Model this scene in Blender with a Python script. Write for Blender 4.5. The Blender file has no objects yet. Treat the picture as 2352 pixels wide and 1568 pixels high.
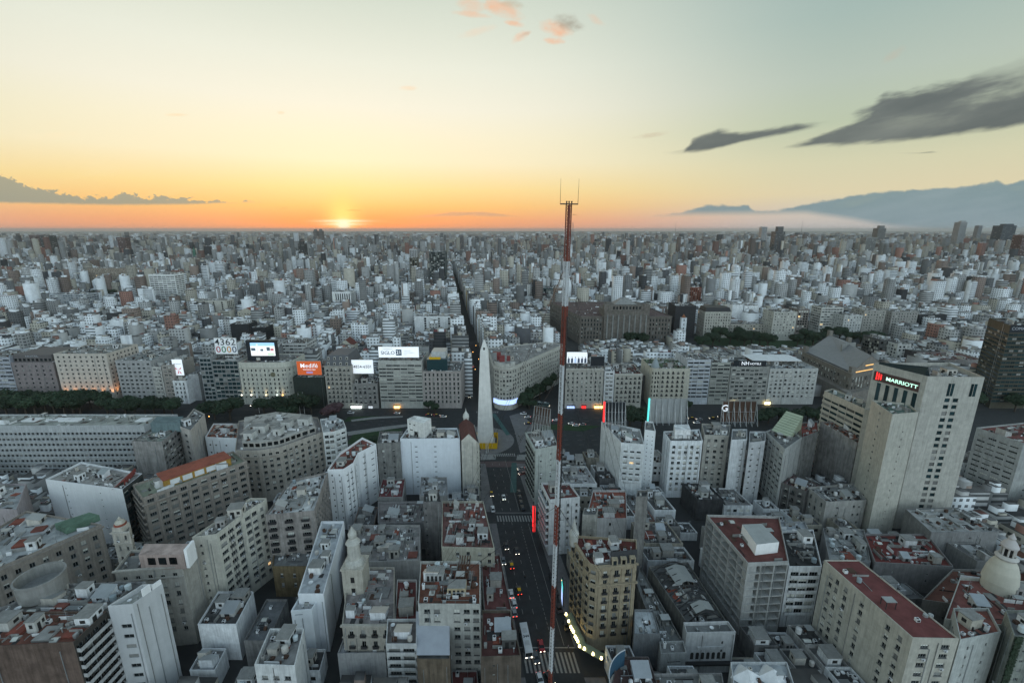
import bpy, math, random
import numpy as np
from math import sin, cos, tan, atan, pi, radians, hypot
from mathutils import Vector, Matrix
random.seed(7)
SC = bpy.context.scene
COL = SC.collection

# ------------------------------------------------------------------ camera
CAMH = 131.0; PITCH = radians(13.8); FPX = 1045.0; CX0, CY0 = 1176.0, 784.0
cd = bpy.data.cameras.new('camera'); cam = bpy.data.objects.new('camera', cd); COL.objects.link(cam)
cd.sensor_width = 36.0; cd.lens = 36.0*FPX/2352.0; cd.clip_start = 1.0; cd.clip_end = 90000
cam.location = (0, 0, CAMH); cam.rotation_euler = (pi/2-PITCH, 0, 0)
SC.camera = cam
CP, SP = cos(PITCH), sin(PITCH)
def ray(px, py):
    u = (px-CX0)/FPX; v = (py-CY0)/FPX
    return (u, CP-v*SP, -SP-v*CP)
def P(px, py, z=0.0):
    d = ray(px, py); t = (z-CAMH)/d[2]
    return (d[0]*t, d[1]*t)
def PY(px, py, Y):                 # point seen at a pixel on the plane Y = const
    d = ray(px, py); t = Y/d[1]
    return (d[0]*t, Y, CAMH+d[2]*t)
def zat(py, Y): return PY(CX0, py, Y)[2]
def proj(x, y, z):
    dz = z-CAMH; dep = y*CP-dz*SP
    if dep < 1: return None
    return (CX0+FPX*x/dep, CY0-FPX*(y*SP+dz*CP)/dep)

# ------------------------------------------------------------------ sky
SUN_AZ = math.atan2(*ray(788, 517)[:2]); SUN_EL = radians(1.2)
def s2l(c):
    return tuple((v/12.92 if v <= .04045 else ((v+.055)/1.055)**2.4) for v in (x/255.0 for x in c))
w = bpy.data.worlds.new("World"); SC.world = w; w.use_nodes = True
WT = w.node_tree; WT.nodes.clear()
class V:
    def __init__(s, o): s.o = o
    def _b(a, b, op, rev=False):
        n = WT.nodes.new('ShaderNodeMath'); n.operation = op
        x, y = (b, a) if rev else (a, b)
        for i, q in enumerate((x, y)):
            if isinstance(q, V): WT.links.new(q.o, n.inputs[i])
            else: n.inputs[i].default_value = q
        return V(n.outputs[0])
    def __add__(a, b): return a._b(b, 'ADD')
    def __radd__(a, b): return a._b(b, 'ADD')
    def __sub__(a, b): return a._b(b, 'SUBTRACT')
    def __rsub__(a, b): return a._b(b, 'SUBTRACT', True)
    def __mul__(a, b): return a._b(b, 'MULTIPLY')
    def __rmul__(a, b): return a._b(b, 'MULTIPLY')
    def __truediv__(a, b): return a._b(b, 'DIVIDE')
    def mx(a, b): return a._b(b, 'MAXIMUM')
    def mn(a, b): return a._b(b, 'MINIMUM')
    def pw(a, b): return a._b(b, 'POWER')
    def f1(a, op):
        n = WT.nodes.new('ShaderNodeMath'); n.operation = op; WT.links.new(a.o, n.inputs[0]); return V(n.outputs[0])
def sst(x, lo, hi):
    n = WT.nodes.new('ShaderNodeMapRange'); n.interpolation_type = 'SMOOTHSTEP'
    WT.links.new(x.o, n.inputs[0]); n.inputs[1].default_value = lo; n.inputs[2].default_value = hi
    return V(n.outputs[0])
def mixc(f, a, b):
    n = WT.nodes.new('ShaderNodeMix'); n.data_type = 'RGBA'
    for q, i in ((f, 0), (a, 6), (b, 7)):
        if isinstance(q, V): WT.links.new(q.o, n.inputs[i])
        elif isinstance(q, tuple): n.inputs[i].default_value = (*q, 1)
        else: n.inputs[i].default_value = q
    return V(n.outputs[2])
def cramp(x, lo, hi, stops, col=True):
    n = WT.nodes.new('ShaderNodeValToRGB'); r = n.color_ramp; r.interpolation = 'LINEAR'
    while len(r.elements) < len(stops): r.elements.new(.5)
    for e, (p, c) in zip(r.elements, stops):
        e.position = min(1, max(0, (p-lo)/(hi-lo)))
        e.color = (*s2l(c), 1) if col else (c, c, c, 1)
    x = (x-lo)*(1.0/(hi-lo)); WT.links.new(x.o, n.inputs[0])
    return V(n.outputs[0])
tc = WT.nodes.new('ShaderNodeTexCoord'); sx = WT.nodes.new('ShaderNodeSeparateXYZ')
WT.links.new(tc.outputs['Generated'], sx.inputs[0])
DX, DY, DZ = (V(sx.outputs[i]) for i in range(3))
elev = DZ.f1('ARCSINE')*(180/pi)
hor = (DX*DX+DY*DY).mx(1e-6).f1('SQRT')
csun = (DX*sin(SUN_AZ)+DY*cos(SUN_AZ))/hor
near = cramp(elev, -2, 60, [(-2, (205, 140, 115)), (0, (236, 156, 118)), (1.1, (244, 166, 116)), (2.6, (251, 195, 120)), (4.6, (253, 222, 152)), (7.5, (253, 239, 200)),
    (10, (252, 242, 210)), (13, (248, 243, 222)), (17, (238, 239, 222)), (23, (214, 222, 207)), (36, (160, 180, 186)), (60, (112, 132, 150))])
mid = cramp(elev, -2, 60, [(-2, (190, 180, 178)), (0, (190, 188, 188)), (1.5, (206, 197, 186)), (3.5, (223, 211, 176)), (6.5, (214, 211, 178)), (10, (190, 200, 174)),
    (14, (184, 197, 184)), (19, (167, 187, 180)), (26, (156, 179, 178)), (40, (132, 155, 166)), (60, (112, 132, 150))])
far = cramp(elev, -2, 60, [(-2, (182, 198, 210)), (0, (210, 228, 240)), (6, (230, 246, 254)), (16, (230, 250, 255)), (28, (190, 214, 226)), (42, (144, 170, 186)), (60, (112, 132, 150))])
t_near = sst(csun, .57, 1.0).pw(1.2)
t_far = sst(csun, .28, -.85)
sky = mixc(t_far, mixc(t_near, mid, near), far)
front = sst(DY, .15, .3)
gy = DY.mx(.1)
ga, gb = DX/gy, DZ/gy            # the sky flattened towards the west
def gp(px, py):
    d = ray(px, py); return d[0]/d[1], d[2]/d[1]
def noise(sa, sb, scale, detail=5, rough=.55, seed=0.0, vec=None):
    c = WT.nodes.new('ShaderNodeCombineXYZ')
    for i, q in enumerate((ga*sa if vec is None else vec[0], gb*sb if vec is None else vec[1])): WT.links.new(q.o, c.inputs[i])
    c.inputs[2].default_value = seed
    n = WT.nodes.new('ShaderNodeTexNoise'); n.inputs['Scale'].default_value = scale
    n.inputs['Detail'].default_value = detail; n.inputs['Roughness'].default_value = rough
    WT.links.new(c.outputs[0], n.inputs['Vector'])
    return V(n.outputs['Fac'])-.5
def profile(pts):
    q = [gp(*p) for p in pts]; lo, hi = q[0][0], q[-1][0]
    b0 = min(b for _, b in q)-.02; b1 = max(b for _, b in q)+.02
    return cramp(ga, lo, hi, [(a, (b-b0)/(b1-b0)) for a, b in q], False)*(b1-b0)+b0
def band(top, bot, jt, jb, st, sb_, nz_t, nz_b):
    tp = profile(top)+nz_t*jt; bt = profile(bot)+nz_b*jb
    lo, hi = gp(*top[0])[0], gp(*top[-1])[0]
    return sst(tp-gb, 0, st)*sst(gb-bt, 0, sb_)*sst(ga, lo, lo+.012)*sst(ga, hi, hi-.05)*front
ca, sa_ = cos(.22), sin(.22)
ra, rb = ga*ca+gb*sa_, gb*ca-ga*sa_
nstreak = noise(0, 0, 1, 6, .6, 3.1, (ra*5.0, rb*26.0)); nsoft = noise(0, 0, 1, 4, .5, 8.4, (ra*2.2, rb*9.0))
nbump = noise(1, 1.5, 46, 6, .66, 1.7); nbump2 = noise(1, 1.5, 30, 6, .66, 5.5)
# faint high veils near the sun side
veil = sst(noise(0, 0, 1, 4, .5, 12.0, (ra*3.0, rb*16.0)), .08, .3)*sst(ga, -.25, -.75)*sst(gb, .05, .12)*sst(gb, .3, .2)*front
sky = mixc(veil*.35, sky, s2l((255, 236, 190)))
# great slate-coloured cloud
m1 = band([(1775, 346), (1870, 306), (1940, 281), (2000, 246), (2030, 215), (2110, 187), (2352, 137), (2520, 150), (2760, 250)],
          [(1775, 347), (1870, 345), (1960, 341), (2100, 325), (2200, 313), (2352, 290), (2520, 262), (2760, 250)], .085, .03, .022, .012, nstreak, nstreak)
m2 = band([(1508, 357), (1570, 341), (1592, 318), (1650, 295), (1700, 297), (1790, 287), (1830, 280), (1890, 284), (1930, 280)],
          [(1508, 358), (1600, 352), (1660, 342), (1700, 330), (1780, 314), (1830, 305), (1890, 290), (1930, 283)], .045, .022, .012, .008, nstreak, nstreak)
m3 = band([(2000, 352), (2110, 350), (2140, 346), (2172, 349)], [(2000, 353), (2110, 354), (2140, 353), (2172, 350)], .004, .004, .003, .003, nstreak, nstreak)*.7
gap = sst(nsoft+nstreak*.5, .08, .3)*sst(gb, .185, .26)*.75
dark = m1*(1.0-gap)
shade = cramp(nsoft+nstreak*.4, -.3, .3, [(-.3, (80, 88, 90)), (0, (97, 104, 104)), (.3, (126, 132, 128))])
sky = mixc((dark.mx(m2)).mx(m3)*.97, sky, shade)
# blue-grey bank low on the side away from the sun
rb_m = band([(1430, 501), (1520, 491), (1590, 478), (1620, 470), (1720, 469), (1732, 481), (1800, 478), (1860, 464), (1930, 452), (2000, 441), (2100, 433), (2220, 426), (2290, 412), (2312, 422), (2352, 411), (2560, 398), (2900, 470)],
            [(1430, 503), (1700, 500), (1850, 498), (1950, 512), (2050, 530), (2200, 545), (2352, 560), (2560, 560), (2900, 560)], .016, .002, .006, .018, nbump2, nbump2)
sky = mixc(rb_m*.93, sky, cramp(nstreak+gb*4-.3, -.3, .3, [(-.3, (132, 155, 165)), (0, (118, 145, 155)), (.3, (138, 158, 156))]))
# cumulus bank low on the sun side
lb_m = band([(-330, 420), (-80, 408), (0, 400), (30, 412), (55, 424), (110, 436), (150, 444), (200, 455), (230, 450), (300, 446), (330, 450), (390, 447), (440, 455), (500, 461), (560, 463), (640, 466)],
            [(-330, 470), (0, 469), (110, 471), (230, 474), (330, 474), (440, 473), (560, 468), (640, 467)], .05, .004, .0035, .007, nbump, nbump)
sky = mixc(lb_m*.95, sky, cramp(gb+nbump*.02, .04, .1, [(.04, (160, 155, 135)), (.06, (150, 155, 142)), (.1, (160, 160, 142))]))
s1 = band([(636, 479), (655, 475), (672, 478)], [(636, 480), (655, 480), (672, 479)], .003, .002, .002, .002, nbump, nbump)
s2 = band([(788, 484), (808, 479), (825, 481), (845, 483)], [(788, 485), (808, 486), (825, 486), (845, 485)], .004, .002, .002, .002, nbump, nbump)
sky = mixc(s1.mx(s2), sky, s2l((178, 112, 66)))
st3 = band([(880, 504), (960, 494), (1040, 485), (1110, 486), (1210, 496)], [(880, 506), (960, 502), (1040, 500), (1110, 500), (1210, 500)], .012, .008, .004, .006, nstreak, nstreak)
sky = mixc(st3*.7, sky, cramp(nstreak, -.15, .2, [(-.15, (215, 165, 135)), (.05, (190, 160, 140)), (.2, (240, 170, 130))]))
# peach puffs high up
def puff(px, py, rx, ry, rot, c, k=1.0, soft=1.5):
    global sky
    a0, b0 = gp(px, py); k_ = 1/1076.0
    da, db = ga-a0, gb-b0; c_, s_ = cos(rot), sin(rot)
    p, q = (da*c_+db*s_)/(rx*k_), (db*c_-da*s_)/(ry*k_)
    m = sst(1.0-(p*p+q*q)+nbump*1.2+nbump2*2.2+nstreak*1.4, -.3, soft)*front
    sky = mixc(m*k, sky, s2l(c))
pk = (246, 186, 146); gr = (163, 155, 138)
puff(1082, 10, 34, 16, -.1, pk, .45); puff(1156, 20, 46, 18, -.3, pk, .8); puff(1172, 8, 30, 10, -.2, (190, 178, 152), .55)
puff(1085, 34, 44, 6, -.1, pk, .5); puff(1186, 56, 26, 6, -.2, pk, .75); puff(1098, 73, 42, 9, .25, (250, 206, 170), .3)
puff(1196, 84, 24, 10, .45, pk, .75); puff(1205, 80, 16, 5, .4, (200, 150, 118), .6)
puff(1278, 66, 34, 18, -.2, pk, .85); puff(1305, 52, 36, 16, -.15, gr, .85); puff(1272, 94, 24, 7, -.05, pk, .8); puff(1368, 46, 22, 8, -.4, pk, .4)
puff(936, 202, 22, 6, 0, (255, 216, 172), .55); puff(645, 259, 9, 4, 0, (250, 214, 168), .6); puff(405, 264, 30, 4, 0, (252, 214, 160), .5)
puff(1492, 311, 44, 6, .12, (205, 188, 160), .6); puff(120, 312, 80, 9, .05, (253, 236, 196), .5); puff(2055, 125, 26, 10, .6, (198, 182, 162), .4)
# the setting sun
sa0, sb0 = gp(789, 518); kk = 1076.0
da, db = (ga-sa0)*kk, (gb-sb0)*kk
def gau(rx, ry, oy=0.0):
    x, y = da*(1/rx), (db-oy)*(1/ry)
    return ((x*x+y*y)*-1.0).f1('EXPONENT')*front
above = sst(db, -10, -4)
sky = mixc((gau(210, 34)*.7), sky, s2l((255, 128, 62)))
sky = mixc((gau(34, 46, 16)*.85)*above, sky, s2l((255, 226, 130)))
sky = mixc((gau(13, 10, 1)*1.5).mn(1.0)*above, sky, (1.15, 1.05, .78))
sky = mixc((gau(50, 2.8, 10)*.95).mn(1.0), sky, (1.0, .95, .72))
sky = mixc((gau(40, 2.4, 3)*.9).mn(1.0), sky, (1.1, .98, .7))
# a physical sky underneath carries a small share
nish = WT.nodes.new('ShaderNodeTexSky'); nish.sky_type = 'NISHITA'; nish.sun_disc = False
nish.sun_elevation = radians(4); nish.sun_rotation = SUN_AZ; nish.altitude = 100
bg0 = WT.nodes.new('ShaderNodeBackground'); bg0.inputs[1].default_value = .006; WT.links.new(nish.outputs[0], bg0.inputs[0])
bg = WT.nodes.new('ShaderNodeBackground'); WT.links.new((t_far*1.0+.98).o, bg.inputs[1]); WT.links.new(sky.o, bg.inputs[0])  # unseen sky behind the camera boosted as added light for camera-facing walls
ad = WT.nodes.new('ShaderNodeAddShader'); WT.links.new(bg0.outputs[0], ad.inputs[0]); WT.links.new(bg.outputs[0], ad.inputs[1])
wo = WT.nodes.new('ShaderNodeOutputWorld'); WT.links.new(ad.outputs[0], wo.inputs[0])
w.cycles.sampling_method = 'MANUAL'; w.cycles.sample_map_resolution = 512

# ------------------------------------------------------------------ sun, exposure
sl = bpy.data.lights.new('sun', 'SUN'); sun = bpy.data.objects.new('sun', sl); COL.objects.link(sun)
sl.energy = .9; sl.angle = radians(1.5); sl.color = (1, .62, .36)
sdir = Vector((sin(SUN_AZ)*cos(SUN_EL), cos(SUN_AZ)*cos(SUN_EL), sin(SUN_EL)))
sun.rotation_euler = (-sdir).to_track_quat('-Z', 'Y').to_euler()
SC.view_settings.view_transform = 'Standard'; SC.view_settings.look = 'None'
SC.view_settings.exposure = 0; SC.view_settings.gamma = 1
SC.cycles.max_bounces = 6; SC.cycles.diffuse_bounces = 3; SC.cycles.glossy_bounces = 3; SC.cycles.volume_bounces = 1
SC.cycles.transparent_max_bounces = 6
HAZE = 4e-5
SC.cycles.use_denoising = True; SC.cycles.use_adaptive_sampling = True; SC.cycles.adaptive_threshold = .02

# ------------------------------------------------------------------ materials
def mat(name, base=(.5, .5, .5), rough=.8, metal=0, objcol=False, stain=0, streak=0, patch=0, emit=0, spec=.3, scale=1.0, rnd=0):
    m = bpy.data.materials.new(name); m.use_nodes = True; nt = m.node_tree; b = nt.nodes['Principled BSDF']
    b.inputs['Roughness'].default_value = rough; b.inputs['Metallic'].default_value = metal
    b.inputs['Specular IOR Level'].default_value = spec
    src = None; L = nt.links.new
    def new(t): return nt.nodes.new(t)
    if objcol:
        oi = new('ShaderNodeObjectInfo'); src = oi.outputs['Color']
    else:
        rg = new('ShaderNodeRGB'); rg.outputs[0].default_value = (*base, 1); src = rg.outputs[0]
    def mulby(src, fac_out, lo, hi, a, c):
        mr = new('ShaderNodeMapRange'); L(fac_out, mr.inputs[0]); mr.inputs[1].default_value = lo; mr.inputs[2].default_value = hi
        mr.inputs[3].default_value = a; mr.inputs[4].default_value = c
        mx = new('ShaderNodeVectorMath'); mx.operation = 'SCALE'; L(src, mx.inputs[0]); L(mr.outputs[0], mx.inputs[3]); return mx.outputs[0]
    if stain or streak or patch:
        ge = new('ShaderNodeNewGeometry')
        if stain:
            n = new('ShaderNodeTexNoise'); n.inputs['Scale'].default_value = .35*scale; n.inputs['Detail'].default_value = 6; n.inputs['Roughness'].default_value = .65
            L(ge.outputs['Position'], n.inputs['Vector']); src = mulby(src, n.outputs['Fac'], .3, .72, 1-stain, 1+stain*.4)
        if streak:
            mp = new('ShaderNodeVectorMath'); mp.operation = 'MULTIPLY'; mp.inputs[1].default_value = (1.1*scale, 1.1*scale, .07*scale); L(ge.outputs['Position'], mp.inputs[0])
            n = new('ShaderNodeTexNoise'); n.inputs['Scale'].default_value = 1; n.inputs['Detail'].default_value = 5; n.inputs['Roughness'].default_value = .7
            L(mp.outputs[0], n.inputs['Vector']); src = mulby(src, n.outputs['Fac'], .38, .72, 1, 1-streak)
        if patch:
            n = new('ShaderNodeTexVoronoi'); n.inputs['Scale'].default_value = .22*scale; L(ge.outputs['Position'], n.inputs['Vector'])
            sp = new('ShaderNodeSeparateColor'); L(n.outputs['Color'], sp.inputs[0]); src = mulby(src, sp.outputs[0], 0, 1, 1-patch, 1+patch*.5)
    if rnd:
        oi = new('ShaderNodeObjectInfo'); src = mulby(src, oi.outputs['Random'], 0, 1, 1-rnd, 1+rnd)
    L(src, b.inputs['Base Color'])
    if emit:
        L(src, b.inputs['Emission Color']); b.inputs['Emission Strength'].default_value = emit
    return m
M = {}
M['plaster'] = mat('plaster', objcol=True, stain=.2, streak=.3, patch=.07, scale=1.6, rough=.9, spec=.2)
M['grimy'] = mat('grimy_plaster', objcol=True, stain=.4, streak=.5, rough=.95, spec=.15)
M['clean'] = mat('painted_plaster', objcol=True, stain=.08, streak=.09, rough=.85, spec=.2)
M['roof'] = mat('flat_roof', objcol=True, stain=.4, patch=.22, rough=.9, spec=.2)
M['tile'] = mat('roof_paint', objcol=True, stain=.35, patch=.1, rough=.85, spec=.2)
M['glass'] = mat('window_glass', (.012, .016, .018), rough=.15, spec=.3, rnd=.7)
M['glass2'] = mat('curtain_glass', (.015, .035, .04), rough=.1, spec=.4, rnd=.5)
M['frame'] = mat('window_frame', (.22, .23, .23), rough=.6)
M['blind'] = mat('roller_blind', (.5, .5, .46), rough=.7, rnd=.35)
M['curtain'] = mat('curtain', (.2, .2, .19), rough=.8, rnd=.5)
M['lit'] = mat('lit_room', (1, .66, .32), emit=.8)
M['dark'] = mat('dark_opening', (.02, .02, .02), rough=.8)
M['concrete'] = mat('concrete', (.27, .27, .26), stain=.25, streak=.25)
M['white'] = mat('white_paint', (.72, .73, .74), stain=.15, streak=.15, rough=.7)
M['metal'] = mat('galvanised', (.42, .44, .45), rough=.45, metal=.6, stain=.15)
M['iron'] = mat('dark_iron', (.03, .03, .032), rough=.6)
M['rust'] = mat('rusty_steel', (.085, .048, .034), rough=.8, stain=.3)
M['red'] = mat('mast_red', (.2, .05, .034), rough=.55, stain=.25)
M['mwhite'] = mat('mast_white', (.56, .58, .6), rough=.5, stain=.2)
M['terra'] = mat('terracotta', (.3, .085, .055), stain=.35, patch=.15)
M['oc'] = mat('object_colour', objcol=True, rough=.7, stain=.12)
M['paint'] = mat('car_paint', objcol=True, rough=.28, spec=.6)
M['asphalt'] = mat('asphalt', (.038, .04, .042), rough=.85, stain=.3, streak=.0)
M['paving'] = mat('paving', (.17, .165, .165), stain=.25, patch=.12, scale=1.5)
M['pinkpav'] = mat('reddish_asphalt', (.11, .075, .075), stain=.25)
M['teal'] = mat('bus_lane_paint', (.05, .11, .105), stain=.3)
M['mark'] = mat('road_paint', (.26, .26, .25), rough=.7, stain=.3, scale=6)
M['grass'] = mat('lawn', (.03, .06, .025), stain=.4, rough=.95)
M['leaf'] = mat('leaf', (.028, .05, .026), rough=.7, rnd=.25, stain=.3, scale=2)
M['leafpink'] = mat('blossom', (.1, .055, .062), rough=.8, stain=.3, scale=2)
M['bark'] = mat('bark', (.06, .048, .038), rough=.9)
M['ground'] = mat('city_ground', (.045, .045, .045), stain=.3, scale=.2)
M['tyre'] = mat('tyre_rubber', (.015, .015, .015), rough=.8)
M['head'] = mat('headlamp', (1, .93, .75), emit=5)
M['tail'] = mat('tail_lamp', (1, .06, .03), emit=4)
M['amber'] = mat('amber_lamp', (1, .5, .12), emit=7)
M['dimamber'] = mat('dim_amber', (1, .55, .18), emit=1.2)
M['warmlamp'] = mat('warm_lamp', (1, .82, .4), emit=6)
M['coollamp'] = mat('cool_lamp', (.85, 1, .95), emit=5)
M['green'] = mat('green_lamp', (.05, 1, .4), emit=5)
M['redneon'] = mat('red_neon', (1, .03, .03), emit=1.6)
M['cyanneon'] = mat('cyan_screen', (.12, .8, .75), emit=.9)
M['blueled'] = mat('blue_led', (.45, .6, 1), emit=1.2)
M['signwhite'] = mat('lit_sign_white', (.86, .9, .95), emit=.55)
M['signgreen'] = mat('sign_green', (.6, 1, .8), emit=1.1)
M['signdim'] = mat('sign_white', (.78, .8, .82), rough=.6, emit=.08)
M['signorange'] = mat('sign_orange', (.72, .13, .035), emit=.28)
M['ink'] = mat('sign_ink', (.02, .024, .03))
M['inkblue'] = mat('sign_blue', (.03, .08, .13))
M['inkgrey'] = mat('sign_grey', (.4, .42, .45))
M['skin'] = mat('skin', (.35, .22, .16))
M['stone'] = mat('obelisk_stone', (.72, .71, .68), stain=.14, streak=.12)
M['yellow'] = mat('yellow_hoarding', (.62, .37, .01), rough=.6)
M['limegreen'] = mat('green_facade', (.12, .16, .13), stain=.2)

# ------------------------------------------------------------------ mesh helpers
class MB:
    def __init__(s): s.v = []; s.f = []; s.m = []
    def poly(s, pts, mi=0):
        n = len(s.v); s.v.extend(pts); s.f.append(tuple(range(n, n+len(pts)))); s.m.append(mi)
    def box(s, x0, x1, y0, y1, z0, z1, mi=0, top=None, bottom=True):
        n = len(s.v)
        s.v.extend([(x0, y0, z0), (x1, y0, z0), (x1, y1, z0), (x0, y1, z0), (x0, y0, z1), (x1, y0, z1), (x1, y1, z1), (x0, y1, z1)])
        fs = [(0, 1, 5, 4), (1, 2, 6, 5), (2, 3, 7, 6), (3, 0, 4, 7), (4, 5, 6, 7)]+([(3, 2, 1, 0)] if bottom else [])
        for k, f in enumerate(fs):
            s.f.append(tuple(n+i for i in f)); s.m.append(top if (k == 4 and top is not None) else mi)
    def obox(s, o, dx, dy, x0, x1, y0, y1, z0, z1, mi=0):   # box along local axes dx, dy at o (2d)
        n = len(s.v)
        for z in (z0, z1):
            for a, b in ((x0, y0), (x1, y0), (x1, y1), (x0, y1)):
                s.v.append((o[0]+dx[0]*a+dy[0]*b, o[1]+dx[1]*a+dy[1]*b, z))
        for f in ((0, 1, 5, 4), (1, 2, 6, 5), (2, 3, 7, 6), (3, 0, 4, 7), (4, 5, 6, 7), (3, 2, 1, 0)):
            s.f.append(tuple(n+i for i in f)); s.m.append(mi)
    def prism(s, pts, z0, z1, mi=0, top=None, cap=True):
        n = len(pts)
        for i in range(n):
            a, b = pts[i], pts[(i+1) % n]
            s.poly([(a[0], a[1], z0), (b[0], b[1], z0), (b[0], b[1], z1), (a[0], a[1], z1)], mi)
        if cap: s.poly([(p[0], p[1], z1) for p in pts], mi if top is None else top)
    def cyl(s, x, y, z0, z1, r0, r1=None, n=10, mi=0, cap=True, top=None):
        r1 = r0 if r1 is None else r1
        k = len(s.v)
        for z, r in ((z0, r0), (z1, r1)):
            for i in range(n):
                a = 2*pi*i/n; s.v.append((x+r*cos(a), y+r*sin(a), z))
        for i in range(n):
            j = (i+1) % n; s.f.append((k+i, k+j, k+n+j, k+n+i)); s.m.append(mi)
        if cap and r1 > 1e-4: s.f.append(tuple(k+n+i for i in range(n))); s.m.append(mi if top is None else top)
    def lathe(s, x, y, prof, n=14, mi=0):
        for (r0, z0), (r1, z1) in zip(prof, prof[1:]): s.cyl(x, y, z0, z1, r0, r1, n, mi, cap=False)
    def tube(s, p, q, r, n=5, mi=0, r2=None):
        p, q = Vector(p), Vector(q); d = (q-p)
        if d.length < 1e-6: return
        d.normalize(); u = d.orthogonal().normalized(); v = d.cross(u); k = len(s.v); r2 = r if r2 is None else r2
        for c, rr in ((p, r), (q, r2)):
            for i in range(n):
                a = 2*pi*i/n; s.v.append(tuple(c+u*cos(a)*rr+v*sin(a)*rr))
        for i in range(n):
            j = (i+1) % n; s.f.append((k+i, k+j, k+n+j, k+n+i)); s.m.append(mi)
        s.f.append(tuple(k+n+i for i in range(n))); s.m.append(mi)
        s.f.append(tuple(k+n-1-i for i in range(n))); s.m.append(mi)
    def mesh(s, name, mats, smooth=False):
        me = bpy.data.meshes.new(name); me.from_pydata(s.v, [], s.f)
        for m in mats: me.materials.append(M[m] if isinstance(m, str) else m)
        if len(mats) > 1: me.polygons.foreach_set('material_index', s.m)
        if smooth: me.polygons.foreach_set('use_smooth', [True]*len(s.f))
        me.update(); return me
def obj(name, me, parent=None, loc=(0, 0, 0), rz=0.0, color=None, scale=None, kind=None):
    o = bpy.data.objects.new(name, me); COL.objects.link(o); o.location = loc
    if rz: o.rotation_euler = (0, 0, rz)
    if scale is not None: o.scale = scale if not isinstance(scale, (int, float)) else (scale,)*3
    if color is not None: o.color = (*color[:3], 1)
    if parent is not None: o.parent = parent
    if kind: o['kind'] = kind
    return o
def tag(o, label, cat, group=None):
    o['label'] = label; o['category'] = cat
    if group: o['group'] = group
    return o
def thing(name, label, cat, loc=(0, 0, 0), rz=0.0, group=None):
    o = bpy.data.objects.new(name, None); COL.objects.link(o); o.location = loc; o.rotation_euler = (0, 0, rz); o.empty_display_size = .5
    return tag(o, label, cat, group)
def copy_tree(o, parent=None):
    c = o.copy(); COL.objects.link(c)
    if parent is not None: c.parent = parent
    for ch in o.children: copy_tree(ch, c)
    return c
TEXTS = []
def text(s, parent, loc, size, m, rx=pi/2, rz=0.0, align='CENTER', name='lettering', bold=0.0, ext=.03, sx=1.0, spacing=1.0):
    c = bpy.data.curves.new(name, 'FONT'); c.body = s; c.size = size; c.align_x = align; c.align_y = 'CENTER'; c.extrude = ext; c.offset = bold
    c.space_character = spacing; c.resolution_u = 3
    c.materials.append(M[m]); o = bpy.data.objects.new(name, c); COL.objects.link(o)
    TEXTS.append((o, name, loc, rx, rz, sx, parent)); return o
def bake_text():
    dg = bpy.context.evaluated_depsgraph_get()
    for o, name, loc, rx, rz, sx, parent in TEXTS:
        me = bpy.data.meshes.new_from_object(o.evaluated_get(dg)); bpy.data.objects.remove(o)
        n = bpy.data.objects.new(name, me); COL.objects.link(n); n.location = loc; n.rotation_euler = (rx, 0, rz); n.scale = (sx, 1, 1); n.parent = parent

# ------------------------------------------------------------------ windows
WC = {}
def win_mesh(w, h, var, mull, sill, frame):
    k = (round(w, 2), round(h, 2), var, mull, sill, frame)
    if k in WC: return WC[k]
    b = MB(); t = min(.09, w*.08); hw = w/2
    b.box(-hw, hw, -.0, .05, 0, t, 0, bottom=False); b.box(-hw, hw, 0, .05, h-t, h, 0)
    b.box(-hw, -hw+t, 0, .05, t, h-t, 0, bottom=False); b.box(hw-t, hw, 0, .05, t, h-t, 0, bottom=False)
    for i in range(mull):
        x = -hw+w*(i+1)/(mull+1); b.box(x-t*.45, x+t*.45, .005, .05, t, h-t, 0, bottom=False)
    y = .045
    cut = {'half': .5, 'third': .72}.get(var)
    pm = {'glass': 1, 'blind': 2, 'curtain': 3, 'lit': 4, 'half': 1, 'third': 1}[var]
    zt = t+(h-2*t)*(cut if cut else 1)
    b.poly([(-hw+t, y, t), (hw-t, y, t), (hw-t, y, zt), (-hw+t, y, zt)], pm)
    if cut: b.poly([(-hw+t, y-.012, zt), (hw-t, y-.012, zt), (hw-t, y-.012, h-t), (-hw+t, y-.012, h-t)], 2)
    if sill: b.box(-hw-.12, hw+.12, -.36, 0, -.1, 0, 5)
    me = b.mesh('window', [frame, 'glass2' if frame == 'iron' else 'glass', 'blind', 'curtain', 'lit', 'concrete'])
    WC[k] = me; return me
VARS = {'mix': (('glass', 46), ('half', 14), ('third', 14), ('blind', 12), ('curtain', 14), ('lit', .2)),
        'dark': (('glass', 80), ('third', 8), ('curtain', 12)), 'open': (('glass', 60), ('curtain', 40)),
        'blinds': (('glass', 25), ('half', 20), ('blind', 45), ('third', 10))}
def S(bay=3.2, ww=1.3, wh=1.5, fh=3.1, top=2.0, sm=.8, base=3.0, rec=.22, balc=0.0, each=False, pil=0.0, cols=None, var='mix', sill=1, rows=99, mull=1, frame='frame', ac=.08, ledge=0.0, bcol=None, cornice=(), rail=.95, wc=None):
    return dict(wc=wc, bay=bay, ww=ww, wh=wh, fh=fh, top=top, sm=sm, base=base, rec=rec, balc=balc, each=each, pil=pil, cols=cols, var=var, sill=sill, rows=rows, mull=mull, frame=frame, ac=ac, ledge=ledge, bcol=bcol, cornice=cornice, rail=rail)
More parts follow.
